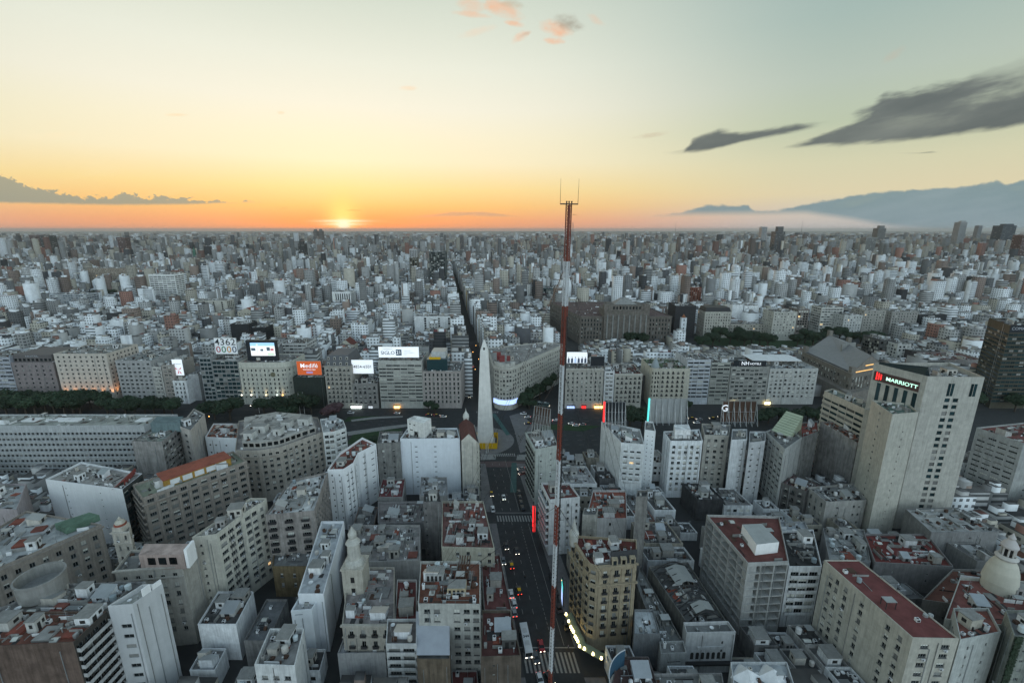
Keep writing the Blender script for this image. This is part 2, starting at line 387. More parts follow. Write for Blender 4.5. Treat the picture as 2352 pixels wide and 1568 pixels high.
def facade(root, o, A, B, z0, z1, st, W, panes, col, detail, rng):
    """wall A->B (outside on the right hand) from z0 to z1, with real openings"""
    L = hypot(B[0]-A[0], B[1]-A[1])
    if L < .05: return
    dx = ((B[0]-A[0])/L, (B[1]-A[1])/L); nx = (dx[1], -dx[0]); rz = math.atan2(dx[1], dx[0])
    def pt(s, z, d=0.0): return (A[0]+dx[0]*s-nx[0]*d, A[1]+dx[1]*s-nx[1]*d, z)
    def quad(s0, s1, a, b, d=0.0): W.poly([pt(s0, a, d), pt(s1, a, d), pt(s1, b, d), pt(s0, b, d)])
    if detail and L > 6 and z1 > 14 and not root.name.startswith('hotel_'):
        for _ in range(rng.choice((1, 2, 2, 3))):
            s = rng.uniform(.4, L-.4); k = MB(); k.box(-.07, .07, -.16, -.02, 0, z1-z0-rng.uniform(.5, 4)); p = pt(s, z0); obj('drainpipe', k.mesh('drainpipe', [rng.choice(('metal', 'concrete'))]), root, (p[0]-o[0], p[1]-o[1], p[2]), rz)
    if st is None or L < 2.0: quad(0, L, z0, z1); return
    if st['cols'] is not None: cs = [c*L for c in st['cols']]; ww = st['ww']; bay = st['bay']
    else:
        n = max(1, int(round((L-2*st['sm'])/st['bay']))); bay = (L-2*st['sm'])/n; cs = [st['sm']+bay*(i+.5) for i in range(n)]
        ww = min(st['ww']*(bay/st['bay'] if st['ww'] > st['bay']*.7 else 1), bay-.12)
    cs = [c for c in cs if c-ww/2 > .08 and c+ww/2 < L-.08]
    rows = []; y = z1-st['top']
    while y-st['wh'] > z0+st['base'] and len(rows) < st['rows']:
        rows.append((y-st['wh'], y)); y -= st['fh']
    rows.reverse()
    if not rows or not cs: quad(0, L, z0, z1); return
    zc = z0; r = st['rec']
    names, wts = zip(*VARS[st['var']])
    for a, b in rows:
        quad(0, L, zc, a); zc = b; sc = 0.0
        for c in cs:
            x0, x1 = c-ww/2, c+ww/2
            quad(sc, x0, a, b); sc = x1
            W.poly([pt(x0, a), pt(x0, a, r), pt(x0, b, r), pt(x0, b)]); W.poly([pt(x1, a, r), pt(x1, a), pt(x1, b), pt(x1, b, r)])
            W.poly([pt(x0, a), pt(x1, a), pt(x1, a, r), pt(x0, a, r)]); W.poly([pt(x0, b, r), pt(x1, b, r), pt(x1, b), pt(x0, b)])
            v = rng.choices(names, wts)[0]
            if detail:
                p = pt(c, a, r-.045); obj('window', win_mesh(ww, b-a, v, st['mull'], st['sill'], st['frame']), root, (p[0]-o[0], p[1]-o[1], p[2]), rz)
                if st['ac'] and rng.random() < st['ac'] and not st['balc']:
                    q = pt(c+rng.uniform(-.3, .3)*ww, a-.75, -.01); obj('air_conditioner', LIB['wall_ac'], root, (q[0]-o[0], q[1]-o[1], q[2]), rz)
            else:
                panes.poly([pt(x0, a, r), pt(x1, a, r), pt(x1, b, r), pt(x0, b, r)], {'glass': 0, 'blind': 1, 'curtain': 2, 'lit': 3, 'half': 2, 'third': 0}[v])
        quad(sc, L, a, b)
    quad(0, L, zc, z1)
    def strip(name, s0, s1, a, b, dep, m='plaster', c=None):
        k = MB(); k.box(0, s1-s0, -dep, -.003, 0, b-a); p = pt(s0, a)
        return obj(name, k.mesh(name, [m]), root, (p[0]-o[0], p[1]-o[1], p[2]), rz, c or col)
    if st['balc'] and detail:
        key = {}
        for a, b in rows:
            spans = [(c-ww/2-.25, c+ww/2+.25) for c in cs] if st['each'] else [(max(.1, cs[0]-bay*.5), min(L-.1, cs[-1]+bay*.5))]
            for s0, s1 in spans:
                kk = round(s1-s0, 2)
                if kk not in key:
                    m_ = MB(); d = st['balc']; w_ = s1-s0
                    m_.box(0, w_, -d, -.003, -.16, 0, 0); m_.box(0, w_, -d, -d+.08, 0, st['rail'], 1); m_.box(0, .08, -d+.08, -.003, 0, st['rail'], 1); m_.box(w_-.08, w_, -d+.08, -.003, 0, st['rail'], 1)
                    key[kk] = m_.mesh('balcony', ['plaster', 'iron' if st['each'] else 'plaster'])
                p = pt(s0, a-.12); obj('balcony', key[kk], root, (p[0]-o[0], p[1]-o[1], p[2]), rz, st['bcol'] or col)
    if st['pil'] and detail:
        ks = [cs[0]-bay/2]+[c+bay/2 for c in cs]
        for s in ks:
            s0 = max(.02, s-.3); strip('pilaster', s0, min(L-.02, s0+.6), max(z0+2, rows[0][0]-1), rows[-1][1]+.5, st['pil'])
    if st['ledge'] and detail:
        for a, b in rows: strip('ledge', .02, L-.02, a-.42, a-.16, st['ledge'])
    if detail:
        for (dz, h, dep) in st['cornice']: strip('cornice', -dep*.6, L+dep*.6, z1-dz-h, z1-dz, dep)

def inset(pts, t):
    n = len(pts); out = []
    for i in range(n):
        a, b, c = pts[i-1], pts[i], pts[(i+1) % n]
        d1 = Vector((b[0]-a[0], b[1]-a[1])).normalized(); d2 = Vector((c[0]-b[0], c[1]-b[1])).normalized()
        n1 = Vector((-d1.y, d1.x)); n2 = Vector((-d2.y, d2.x)); m = (n1+n2)
        k = t/max(.35, 1+n1.dot(n2))
        out.append((b[0]+m.x*k, b[1]+m.y*k))
    return out
def inpoly(p, pts):
    c = False; n = len(pts); j = n-1
    for i in range(n):
        a, b = pts[i], pts[j]
        if (a[1] > p[1]) != (b[1] > p[1]) and p[0] < (b[0]-a[0])*(p[1]-a[1])/(b[1]-a[1])+a[0]: c = not c
        j = i
    return c
def area(pts): return sum(pts[i-1][0]*pts[i][1]-pts[i][0]*pts[i-1][1] for i in range(len(pts)))/2

# ------------------------------------------------------------------ roof furniture (shared meshes)
LIB = {}
def _lib():
    b = MB(); b.box(-.42, .42, -.38, 0, 0, .55, 0); b.cyl(0, 0, 0, 0, 0, 0, 3); b = MB(); b.box(-.42, .42, -.38, 0, 0, .55, 0); b.box(-.34, .1, -.39, -.38, .08, .48, 1, bottom=False)
    LIB['wall_ac'] = b.mesh('air_conditioner', ['white', 'iron'])
    b = MB(); b.box(-.5, .5, -.45, .45, .15, 1.0, 0); b.cyl(0, 0, 1.0, 1.03, .33, .33, 10, 1); b.box(-.4, .4, -.46, -.45, .25, .9, 1, bottom=False)
    b.box(-.45, -.35, -.4, .4, 0, .15, 1, bottom=False); b.box(.35, .45, -.4, .4, 0, .15, 1, bottom=False)
    LIB['air_conditioner'] = b.mesh('air_conditioner', ['white', 'iron'])
    b = MB(); b.cyl(0, 0, .5, 1.9, .75, .78, 12, 0); b.cyl(0, 0, 1.9, 2.2, .78, .2, 12, 0)
    for a in range(4): b.box(.5*cos(a*pi/2)-.06, .5*cos(a*pi/2)+.06, .5*sin(a*pi/2)-.06, .5*sin(a*pi/2)+.06, 0, .5, 1, bottom=False)
    LIB['water_tank'] = b.mesh('water_tank', ['oc', 'iron'])
    b = MB(); b.box(-.5, .5, -.5, .5, 0, 1, 0, bottom=False); b.box(-.55, .55, -.55, .55, 1, 1.07, 1); b.box(-.3, -.02, -.51, -.5, 0, .72, 2, bottom=False); b.box(.15, .38, -.51, -.5, .42, .74, 2, bottom=False); b.box(.5, .51, -.2, .15, .4, .74, 2, bottom=False); b.box(-.51, -.5, -.2, .15, .4, .74, 2, bottom=False)
    LIB['roof_hut'] = b.mesh('roof_hut', ['plaster', 'concrete', 'dark'])
    b = MB(); b.poly([(-.5, -.5, 0), (.5, -.5, 0), (.5, -.5, .55), (-.5, -.5, .55)]); b.poly([(.5, -.5, 0), (.5, .5, 0), (.5, .5, 1), (.5, -.5, .55)]); b.poly([(-.5, .5, 0), (-.5, -.5, 0), (-.5, -.5, .55), (-.5, .5, 1)]); b.poly([(.5, .5, 0), (-.5, .5, 0), (-.5, .5, 1), (.5, .5, 1)])
    b.poly([(-.55, -.58, .55), (.55, -.58, .55), (.55, .55, 1.03), (-.55, .55, 1.03)], 1); b.box(-.2, .15, -.52, -.5, 0, .48, 2, bottom=False)
    LIB['stair_head'] = b.mesh('stair_head', ['plaster', 'metal', 'dark'])
    b = MB(); b.cyl(0, 0, 0, 1.3, .14, .14, 7, 0); b.cyl(0, 0, 1.3, 1.36, .26, .26, 8, 0); b.cyl(0, 0, 1.36, 1.55, .26, .02, 8, 0)
    LIB['vent_pipe'] = b.mesh('vent_pipe', ['metal'])
    b = MB(); b.box(-.35, .35, -.35, .35, 0, 1.7, 0, bottom=False); b.box(-.42, .42, -.42, .42, 1.7, 1.82, 0); b.box(-.2, .2, -.2, .2, 1.82, 1.86, 1)
    LIB['chimney'] = b.mesh('chimney', ['plaster', 'dark'])
    b = MB(); b.poly([(-.5, -.5, .12), (.5, -.5, .12), (.5, 0, .45), (-.5, 0, .45)], 1); b.poly([(.5, .5, .12), (-.5, .5, .12), (-.5, 0, .45), (.5, 0, .45)], 1)
    b.poly([(.5, -.5, .12), (.5, .5, .12), (.5, 0, .45)], 0); b.poly([(-.5, .5, .12), (-.5, -.5, .12), (-.5, 0, .45)], 0); b.box(-.52, .52, -.52, .52, 0, .12, 0)
    LIB['skylight'] = b.mesh('skylight', ['concrete', 'blind'])
    b = MB(); b.tube((0, 0, 0), (0, 0, 4), .04, 4)
    for z in (2.6, 3.1, 3.6): b.tube((-.6, 0, z), (.6, 0, z), .025, 3)
    LIB['aerial'] = b.mesh('aerial', ['metal'])
    b = MB()
    for i in range(5):
        a = i/5*.5*pi/1.3; a2 = (i+1)/5*.5*pi/1.3
        b.cyl(0, 0, .6*(1-cos(a)), .6*(1-cos(a2)), max(.01, .8*sin(a)), .8*sin(a2), 12, 0, cap=False)
    b.tube((0, 0, -.5), (0, 0, 0), .06, 5)
    LIB['satellite_dish'] = b.mesh('satellite_dish', ['white'])
    b = MB(); b.box(-.5, .5, -.5, .5, 0, .6, 0, top=1, bottom=False)
    LIB['roof_terrace'] = b.mesh('roof_terrace', ['plaster', 'tile'])
    b = MB()
    for i in range(4): b.box(-1.5, 1.5, -.12+i*.32, .02+i*.32, .25, .38, 0)
    b.box(-1.3, -1.2, -.12, 1.0, 0, .25, 0); b.box(1.2, 1.3, -.12, 1.0, 0, .25, 0)
    LIB['duct'] = b.mesh('duct', ['metal'])
    b = MB(); b.box(-.5, .5, -.5, .5, .9, .97, 0)
    for x in (-.45, .45):
        for y in (-.45, .45): b.box(x-.03, x+.03, y-.03, y+.03, 0, .9, 1, bottom=False)
    LIB['canopy'] = b.mesh('canopy', ['metal', 'iron'])
_lib()
LIGHT = [(.7, .71, .72), (.76, .78, .8), (.5, .5, .48), (.42, .4, .37), (.58, .55, .5), (.36, .35, .34), (.78, .8, .83)]
TERRA = [(.24, .075, .055), (.2, .075, .06), (.28, .1, .06), (.17, .07, .06)]
def scatter(root, o, pts, z, rng, huts=1, small=6, hcol=None, terr=0, margin=1.0):
    """set huts, tanks, air conditioners and so on about a roof, inside its outline, without piling them up"""
    xs = [p[0] for p in pts]; ys = [p[1] for p in pts]; used = []
    ins = inset(pts, margin)
    d0 = Vector((pts[1][0]-pts[0][0], pts[1][1]-pts[0][1])); rz = math.atan2(d0.y, d0.x)
    def spot(r):
        q = inset(pts, r+.35)
        if area(q) <= .5: return None
        for _ in range(14):
            p = (rng.uniform(min(xs), max(xs)), rng.uniform(min(ys), max(ys)))
            if inpoly(p, q) and all(hypot(p[0]-u[0], p[1]-u[1]) > r+u[2] for u in used):
                used.append((p[0], p[1], r)); return p
    def put(n, p, sc, c=None, rr=0.0, zz=0.0):
        return obj(n, LIB[n], root, (p[0]-o[0], p[1]-o[1], z+zz), rz+rr, c, sc)
    for _ in range(terr):
        s = rng.uniform(3, 5); p = spot(s*.6)
        if p: put('roof_terrace', p, (s, s*rng.uniform(.8, 1.2), 1), rng.choice(TERRA[:2]+[(.3, .3, .29), (.2, .2, .2), (.4, .4, .4)]))
    for _ in range(huts):
        s = rng.uniform(2.4, 4.6); p = spot(s*.62) or spot(1.4)
        if p: put(rng.choice(('roof_hut', 'roof_hut', 'stair_head')), p, (s, s*rng.uniform(.7, 1.0), rng.uniform(2.3, 3.6)), hcol or rng.choice(LIGHT), rng.choice((0, pi/2, pi)))
    kinds = ('water_tank', 'air_conditioner', 'air_conditioner', 'vent_pipe', 'vent_pipe', 'chimney', 'skylight', 'aerial', 'satellite_dish', 'duct', 'canopy')
    for _ in range(small):
        k = rng.choice(kinds); r = {'water_tank': .9, 'duct': 1.6, 'skylight': 1.2, 'canopy': 1.5}.get(k, .6); p = spot(r)
        if not p: continue
        if k == 'water_tank': put(k, p, rng.uniform(.7, 1.15), rng.choice(((.6, .6, .6), (.25, .3, .33), (.45, .43, .4), (.5, .56, .58))))
        elif k == 'skylight': put(k, p, (rng.uniform(1.4, 2.6), rng.uniform(1.2, 2.0), 1.2))
        elif k == 'canopy': put(k, p, (rng.uniform(2, 3), rng.uniform(1.6, 2.4), 2.4))
        elif k == 'chimney': put(k, p, rng.uniform(.7, 1.1), rng.choice(LIGHT))
        elif k == 'satellite_dish':
            d = put(k, p, rng.uniform(.7, 1.1), zz=.5)
        else: put(k, p, rng.uniform(.8, 1.15), rr=rng.choice((0, pi/2)))

def roof_debris(root, o, pts, z, rng, dens=1.0):
    """low divider walls, pipes, crates and slabs too small to tell apart"""
    q = inset(pts, .5); A = area(q)
    if A < 6: return
    xs = [p[0] for p in q]; ys = [p[1] for p in q]; b = MB(); d0 = Vector((pts[1][0]-pts[0][0], pts[1][1]-pts[0][1])).normalized(); d1 = Vector((-d0.y, d0.x))
    for _ in range(int(min(110, A/3.0)*dens)):
        p = Vector((rng.uniform(min(xs), max(xs)), rng.uniform(min(ys), max(ys)))); k = rng.random(); dx, dy = (d0, d1) if rng.random() < .5 else (d1, -d0)
        if k < .3: w_, e, h_, m_ = rng.uniform(1.5, 6), rng.uniform(.12, .22), rng.uniform(.4, 1.3), rng.choice((0, 0, 1))
        elif k < .62: w_, e, h_, m_ = rng.uniform(.3, 1.3), rng.uniform(.3, 1.1), rng.uniform(.3, 1.3), rng.choice((0, 0, 1, 2, 4, 4, 5, 5))
        elif k < .82: w_, e, h_, m_ = rng.uniform(1, 3.2), rng.uniform(.8, 2.2), rng.uniform(.05, .16), rng.choice((0, 5, 4, 0, 4, 4, 3))
        else: w_, e, h_, m_ = rng.uniform(2, 8), .09, rng.uniform(.15, .35), rng.choice((2, 4, 0))
        c = [p, p+dx*w_, p+dx*w_+dy*e, p+dy*e]
        if not all(inpoly((v.x, v.y), q) for v in c): continue
        b.obox((p.x-o[0], p.y-o[1]), dx, dy, 0, w_, 0, e, z+.004, z+h_+rng.uniform(0, .02), m_)
    if b.f: obj('roof_clutter', b.mesh('roof_clutter', ['concrete', 'white', 'metal', 'terra', 'iron', 'rust']), root, kind='stuff')
HEROES = []      # footprints already taken
NB = [0]
def bld(name, label, pts, z, sides=None, col=(.6, .6, .6), roof=(.3, .3, .3), wall='plaster', par=.9, huts=1, small=6, terr=0, group=None, zb=0.0, detail=True, cat='building', hcol=None, seed=None, roofm='roof', take=True, debris=1.0):
    NB[0] += 1
    rng = random.Random(NB[0]*17+3 if seed is None else seed)
    pts = [tuple(p[:2]) for p in pts]
    ox = sum(p[0] for p in pts)/len(pts); oy = sum(p[1] for p in pts)/len(pts); o = (ox, oy)
    root = thing(name, label, cat, (ox, oy, 0), 0, group)
    if take: HEROES.append((pts, z))
    W = MB(); panes = MB(); n = len(pts); sides = sides or {}
    for i in range(n):
        st = sides.get(i, 'auto')
        if st == 'auto': st = S(cols=[rng.uniform(.2, .8)] if rng.random() < .6 else [.25, .7], ww=rng.choice((.6, .8, 1.1)), wh=rng.choice((.6, .9, 1.2)), fh=3, top=rng.uniform(2, 5), sill=0, ac=.06) if (rng.random() < .5 and z > 10) else None
        if st and st['wc']:
            W2 = MB(); facade(root, o, pts[i], pts[(i+1) % n], zb, z, st, W2, panes, st['wc'], detail, rng)
            W2.v = [(p[0]-ox, p[1]-oy, p[2]) for p in W2.v]; obj('side_wall', W2.mesh('side_wall', ['clean']), root, color=st['wc'])
        else: facade(root, o, pts[i], pts[(i+1) % n], zb, z, st, W, panes, col, detail, rng)
    ins = inset(pts, .22); zr = z-par
    for i in range(n):
        a, b, c, d = pts[i], pts[(i+1) % n], ins[(i+1) % n], ins[i]
        W.poly([(*a, z), (*b, z), (*c, z), (*d, z)])
        W.poly([(*d, z), (*c, z), (*c, zr), (*d, zr)])
    W.v = [(p[0]-ox, p[1]-oy, p[2]) for p in W.v]
    obj('wall', W.mesh('wall', [wall]), root, color=col)
    R = MB(); R.poly([(p[0]-ox, p[1]-oy, zr) for p in ins]); ro = obj('roof', R.mesh('roof', [roofm]), root, color=roof)
    if panes.f:
        panes.v = [(p[0]-ox, p[1]-oy, p[2]) for p in panes.v]
        obj('window_panes', panes.mesh('window_panes', ['glass', 'blind', 'curtain', 'lit']), root, kind='stuff')
    scatter(ro, o, ins, zr+.002, rng, huts, int(small*(1.5 if detail else 1.0)), hcol, terr)
    if debris: roof_debris(ro, o, ins, zr, rng, debris)
    root['_o'] = o
    return root
def rel(root): return root.location.x, root.location.y
def part(root, name, mb, mats, col=None, smooth=False, kind=None):
    """a further part given in world coordinates"""
    ox, oy = rel(root); mb.v = [(p[0]-ox, p[1]-oy, p[2]) for p in mb.v]
    return obj(name, mb.mesh(name, mats, smooth), root, color=col, kind=kind)
def Q(z, *px): return [P(x, y, z) for x, y in px]
def slab(A, B, d):      # footprint: front edge A-B, depth d behind it
    L = hypot(B[0]-A[0], B[1]-A[1]); n = (-(B[1]-A[1])/L*d, (B[0]-A[0])/L*d)
    return [A, B, (B[0]+n[0], B[1]+n[1]), (A[0]+n[0], A[1]+n[1])]
def row(x0, x1, yt, Yf, d, ym=None):
    """front edge at distance Yf between two pixel columns, roof at pixel row yt -> footprint, height"""
    z = zat(yt, Yf); a = PY(x0, yt, Yf); b = PY(x1, yt, Yf)
    return [a[:2], b[:2], (b[0], Yf+d), (a[0], Yf+d)], z

# ------------------------------------------------------------------ ground, roads, square
def struct(name, mb, mats, col=None):
    o = obj(name, mb.mesh(name, mats), color=col); o['kind'] = 'structure'; return o
def cx(Y): return -3.8-.1495*(Y-221)
g = MB(); g.poly([(-42000, -3000, 0), (42000, -3000, 0), (42000, 44000, 0), (-42000, 44000, 0)]); struct('ground', g, ['ground'])
def ribbon(name, Y0, Y1, u0, u1, z, m, step=40):
    b = MB(); y = Y0
    while y < Y1-.01:
        y2 = min(Y1, y+step); b.poly([(cx(y)+u0, y, z), (cx(y)+u1, y, z), (cx(y2)+u1, y2, z), (cx(y2)+u0, y2, z)]); y = y2
    return struct(name, b, [m])
ribbon('road', 30, 246, -9.0, 8.8, .004, 'asphalt')
ribbon('road', 318, 7000, -7.0, 7.0, .004, 'asphalt', 400)
for k, (a, b_) in enumerate(((-14.6, -9.0), (8.8, 15.0))):
    b = MB()
    for y0, y1 in ((30, 109), (119, 183), (192, 238)):
        n = len(b.v)
        for z in (0, .14):
            for y in (y0, y1):
                b.v.extend([(cx(y)+a, y, z), (cx(y)+b_, y, z)])
        for f in ((4, 5, 7, 6), (0, 1, 5, 4), (1, 3, 7, 5), (3, 2, 6, 7), (2, 0, 4, 6)): b.f.append(tuple(n+i for i in f)); b.m.append(0)
    struct('pavement', b, ['paving'])
b = MB(); b.poly([(-420, 247, .004), (420, 247, .004), (420, 317, .004), (-420, 317, .004)]); struct('avenue_road', b, ['asphalt'])
OBX, OBY = P(1115.5, 1018, 0)
def ell(x, y, rx, ry, z, n=40): return [(x+rx*cos(2*pi*i/n), y+ry*sin(2*pi*i/n), z) for i in range(n)]
b = MB()
pl = [(p[0], p[1]) for p in ell(OBX-6, OBY+4, 24, 21, 0)]
b.prism(pl, 0, .13); struct('square_paving', b, ['paving'])
b = MB(); q = [P(1195, 1040), P(1222, 1032), P(1222, 975), P(1196, 948), P(1170, 955), P(1182, 990)]; b.prism(q, 0, .13); struct('corner_pavement', b, ['paving'])
for nm, qs in (('lawn', [(797, 1018), (845, 1030), (905, 1008), (925, 985), (880, 984), (815, 992)]), ('lawn', [(790, 968), (830, 967), (870, 960), (870, 955), (800, 957)]), ('lawn', [(1240, 985), (1340, 990), (1380, 978), (1250, 974)]), ('lawn', [(1195, 962), (1214, 976), (1222, 974), (1203, 961)]), ('lawn', [(1600, 790), (1760, 800), (1860, 800), (1880, 782), (1620, 772)])):
    b = MB(); b.prism([P(*p) for p in qs], 0, .12); struct(nm, b, ['grass'])
for qs in ([(800, 1000), (900, 985), (960, 975), (960, 971), (880, 980), (796, 992)], [(808, 968), (870, 961), (925, 958), (925, 955), (860, 957), (806, 964)]):
    b = MB(); b.prism([P(*p) for p in qs], 0, .14); struct('median_path', b, ['concrete'])
b = MB(); b.poly([(*P(*p), .010) for p in ((1172, 1130), (1186, 1130), (1187, 1062), (1175, 1062))]); struct('bus_lane', b, ['teal'])
b = MB(); b.poly([(*P(*p), .15) for p in ((1163, 1000), (1172, 998), (1138, 950), (1128, 950))]); struct('cycle_lane', b, ['teal'])
b = MB(); b.poly([(*P(*p), .009) for p in ((1100, 1072), (1206, 1072), (1206, 1059), (1100, 1059))]); struct('crossing_strip', b, ['pinkpav'])
for qs in (((1104, 1056), (1138, 1055), (1140, 1043), (1104, 1043)), ((1186, 1056), (1212, 1056), (1212, 1044), (1188, 1044))):
    b = MB(); b.prism([P(*p) for p in qs], 0, .14); struct('island_pavement', b, ['concrete'])
# road paint
mk = []
def stripe(pts, z=.013):
    b = MB(); b.poly([(*p, z) for p in pts]); o = obj('road_marking', b.mesh('road_marking', ['mark'])); o['kind'] = 'structure'; return o
for Y0, Y1, u0, u1, n in ((110.5, 117.5, -8.6, 8.4, 13), (184.5, 189, -8.6, 8.4, 13), (247, 250.5, -1.5, 10, 10)):
    for i in range(n):
        u = u0+(u1-u0)*(i+.5)/n; stripe([(cx(Y0)+u-.32, Y0), (cx(Y0)+u+.32, Y0), (cx(Y1)+u+.32, Y1), (cx(Y1)+u-.32, Y1)])
for u, dash, z0, z1 in ((-5.6, 1, 120, 182), (-1.9, 1, 120, 182), (2.0, 0, 120, 182), (5.6, 0, 120, 178), (-5, 1, 193, 240), (-1, 1, 193, 240), (3, 0, 193, 240)):
    y = z0
    while y < z1:
        L = 2.2 if dash else (1.2 if u == 2.0 else 7)
        stripe([(cx(y)+u-.07, y), (cx(y)+u+.07, y), (cx(y+L)+u+.07, y+L), (cx(y+L)+u-.07, y+L)]); y += L+(4 if dash else (.8 if u == 2.0 else .01))
for Y in (119, 191): stripe([(cx(Y)-9, Y), (cx(Y)+9, Y), (cx(Y)+9, Y+.4), (cx(Y)-9, Y+.4)])
for Yl in (262, 268.5, 275, 292, 298, 304):
    for x in range(-300, 330, 9):
        if abs(x-OBX+6) < 27 or (Yl < 290 and -60 < x < -20): continue
        stripe([(x, Yl), (x+3.2, Yl), (x+3.2, Yl+.14), (x, Yl+.14)])
for i in range(12):
    u = -8.4+i*1.4; Y = 313; stripe([(cx(Y)+u-.3, Y), (cx(Y)+u+.3, Y), (cx(Y)+u+.3, Y+3.2), (cx(Y)+u-.3, Y+3.2)])

# ------------------------------------------------------------------ obelisk
ob = thing('obelisk', 'tall pale stone obelisk standing in the middle of the wide avenue', 'obelisk', (OBX, OBY, 0))
zt = 67.5; hb, ht = 5.0, 2.35
b = MB(); b.box(-hb-.8, hb+.8, -hb-.8, hb+.8, 0, 1.4); obj('plinth', b.mesh('plinth', ['stone']), ob)
b = MB()
def fr(h0, z0, h1, z1, mi=0):
    c0 = [(-h0, -h0, z0), (h0, -h0, z0), (h0, h0, z0), (-h0, h0, z0)]; c1 = [(-h1, -h1, z1), (h1, -h1, z1), (h1, h1, z1), (-h1, h1, z1)]
    for i in range(4): j = (i+1) % 4; b.poly([c0[i], c0[j], c1[j], c1[i]], mi)
fr(hb, 1.4, ht, 60.8); obj('shaft', b.mesh('shaft', ['stone']), ob)
b = MB(); fr(ht, 60.8, .25, zt); obj('pyramidion', b.mesh('pyramidion', ['stone']), ob)
b = MB(); b.box(-.5, .5, -2.13, -1.9, 61.5, 63); obj('window', b.mesh('window', ['dark']), ob)
hd = thing('hoarding_fence', 'yellow hoarding fence round the foot of the obelisk', 'fence', (OBX, OBY, 0))
for sx_ in (-1, 1):
    for i in range(5):
        b = MB(); b.box(0, 2.9, -.06, .06, .13, 4.0); me = b.mesh('panel', ['yellow'])
        obj('panel', me, hd, (-7.5+i*3, sx_*7.5, 0)); obj('panel', me, hd, (sx_*7.5, -7.5+i*3, 0), pi/2)
fp = thing('flagpole', 'twin white poles in front of the yellow hoarding', 'pole', (*P(1119, 1041), 0))
for dx_ in (-.6, .6):
    b = MB(); b.tube((dx_, 0, 0), (dx_, 0, 9), .16, 6); obj('pole', b.mesh('pole', ['white']), fp)
b = MB(); b.box(-1, 1, -.5, .5, 0, .4); obj('base', b.mesh('base', ['concrete']), fp)

# ------------------------------------------------------------------ foreground buildings
WH = (0.86, 0.86, 0.86); WG = (0.56, 0.57, 0.58); CREAM = (0.52, 0.49, 0.42); BEIGE = (0.42, 0.38, 0.33); GREY = (0.34, 0.34, 0.34); DG = (0.2, 0.2, 0.2); BROWN = (0.16, 0.115, 0.095)
RT = (.15, .058, .052); RG = (.2, .2, .195); RW = (.42, .43, .43); RD = (0.1, 0.1, 0.1); RGN = (0.17, 0.2, 0.17)
def cupola(root, px, py, z, r, h, m='plaster', col=CREAM, n=16, name='dome', lantern=True):
    x, y = P(px, py, z) if not isinstance(px, tuple) else px
    b = MB(); b.lathe(x, y, [(r, z), (r, z+h*.12), (r*1.08, z+h*.13), (r*1.0, z+h*.2), (r*.93, z+h*.42), (r*.75, z+h*.62), (r*.45, z+h*.78), (r*.2, z+h*.86)], n)
    o = part(root, name, b, [m], col, True)
    if lantern:
        b = MB(); b.lathe(x, y, [(r*.3, z+h*.8), (r*.3, z+h*1.1), (r*.42, z+h*1.12), (r*.3, z+h*1.2), (r*.1, z+h*1.35), (.02, z+h*1.6)], 10); part(root, 'lantern', b, [m], col, True)
    return x, y
# bottom left corner
h = bld('apartment_building', 'slab with stained brown end wall, red roof terraces and striped balconies', Q(32, (-90, 1487), (168, 1474), (246, 1402), (20, 1404)), 32,
    {1: S(bay=2.2, ww=1.9, wh=1.5, fh=2.6, top=1.6, balc=1.1, var='dark', rec=.5, ac=0, sm=.3, bcol=(0.5, 0.5, 0.5), wc=(0.06, 0.055, 0.05))}, BROWN, (0.2, 0.085, 0.062), 'grimy', huts=3, small=14, terr=3)
h = bld('stair_tower', 'white tower with one column of square windows and stepped parapet', Q(34, (247, 1391), (304, 1387), (373, 1339), (328, 1341)), 34,
    {0: S(cols=[.56], ww=2.6, wh=1.3, fh=3.3, top=6.2, var='open', sill=0, ac=0), 1: None}, (0.55, 0.56, 0.57), (0.4, 0.4, 0.37), 'clean', huts=0, small=3, par=1.4)
b = MB(); a1, a2 = P(304, 1387, 34), P(373, 1339, 34)
d = Vector((a2[0]-a1[0], a2[1]-a1[1])).normalized(); nn = Vector((-d.y, d.x)); L = hypot(a2[0]-a1[0], a2[1]-a1[1])
for s0, s1, hh in ((.35, .62, 2.2), (.68, .98, 1.4)):
    b = MB(); b.obox(a1, d, nn, L*s0, L*s1, .003, .4, 34.002, 34+hh); part(h, 'parapet', b, ['clean'], WH)
h = bld('office_block', 'grey cluttered roof block with ring-shaped tank behind the brown slab', Q(32, (-40, 1405), (238, 1405), (334, 1329), (130, 1335)), 31.2,
    {}, GREY, (0.22, 0.21, 0.2), 'grimy', huts=3, small=22, terr=1)
tx, ty = P(98, 1346, 33); b = MB(); b.lathe(tx, ty, [(5.2, 31), (5.4, 36.4)], 28); b.lathe(tx, ty, [(5.4, 36.4), (5.6, 36.4), (5.6, 36.8), (5.1, 36.8), (5.1, 33.4)], 28); b.cyl(tx, ty, 33.2, 33.4, 5.1, 5.1, 28); part(h, 'ring_tank', b, ['concrete'])
h = bld('apartment_building', 'long brown-grey building with heavy cornice and pale roof terraces', Q(30, (-260, 1360), (-60, 1326), (233, 1203), (60, 1172)), 30,
    {1: S(bay=3.2, ww=1.35, wh=1.7, fh=3.2, top=3.2, pil=.2, ac=.12, cornice=((0.8, 0.5, 0.7),)), 0: None}, (0.3, 0.27, 0.24), RW, huts=5, small=16, terr=3)
b = MB(); q = Q(31.5, (125, 1202), (205, 1176), (228, 1182), (150, 1214)); b.prism(q, 29.3, 31.5); part(h, 'green_terrace', b, ['roof'], (0.12, 0.2, 0.15))
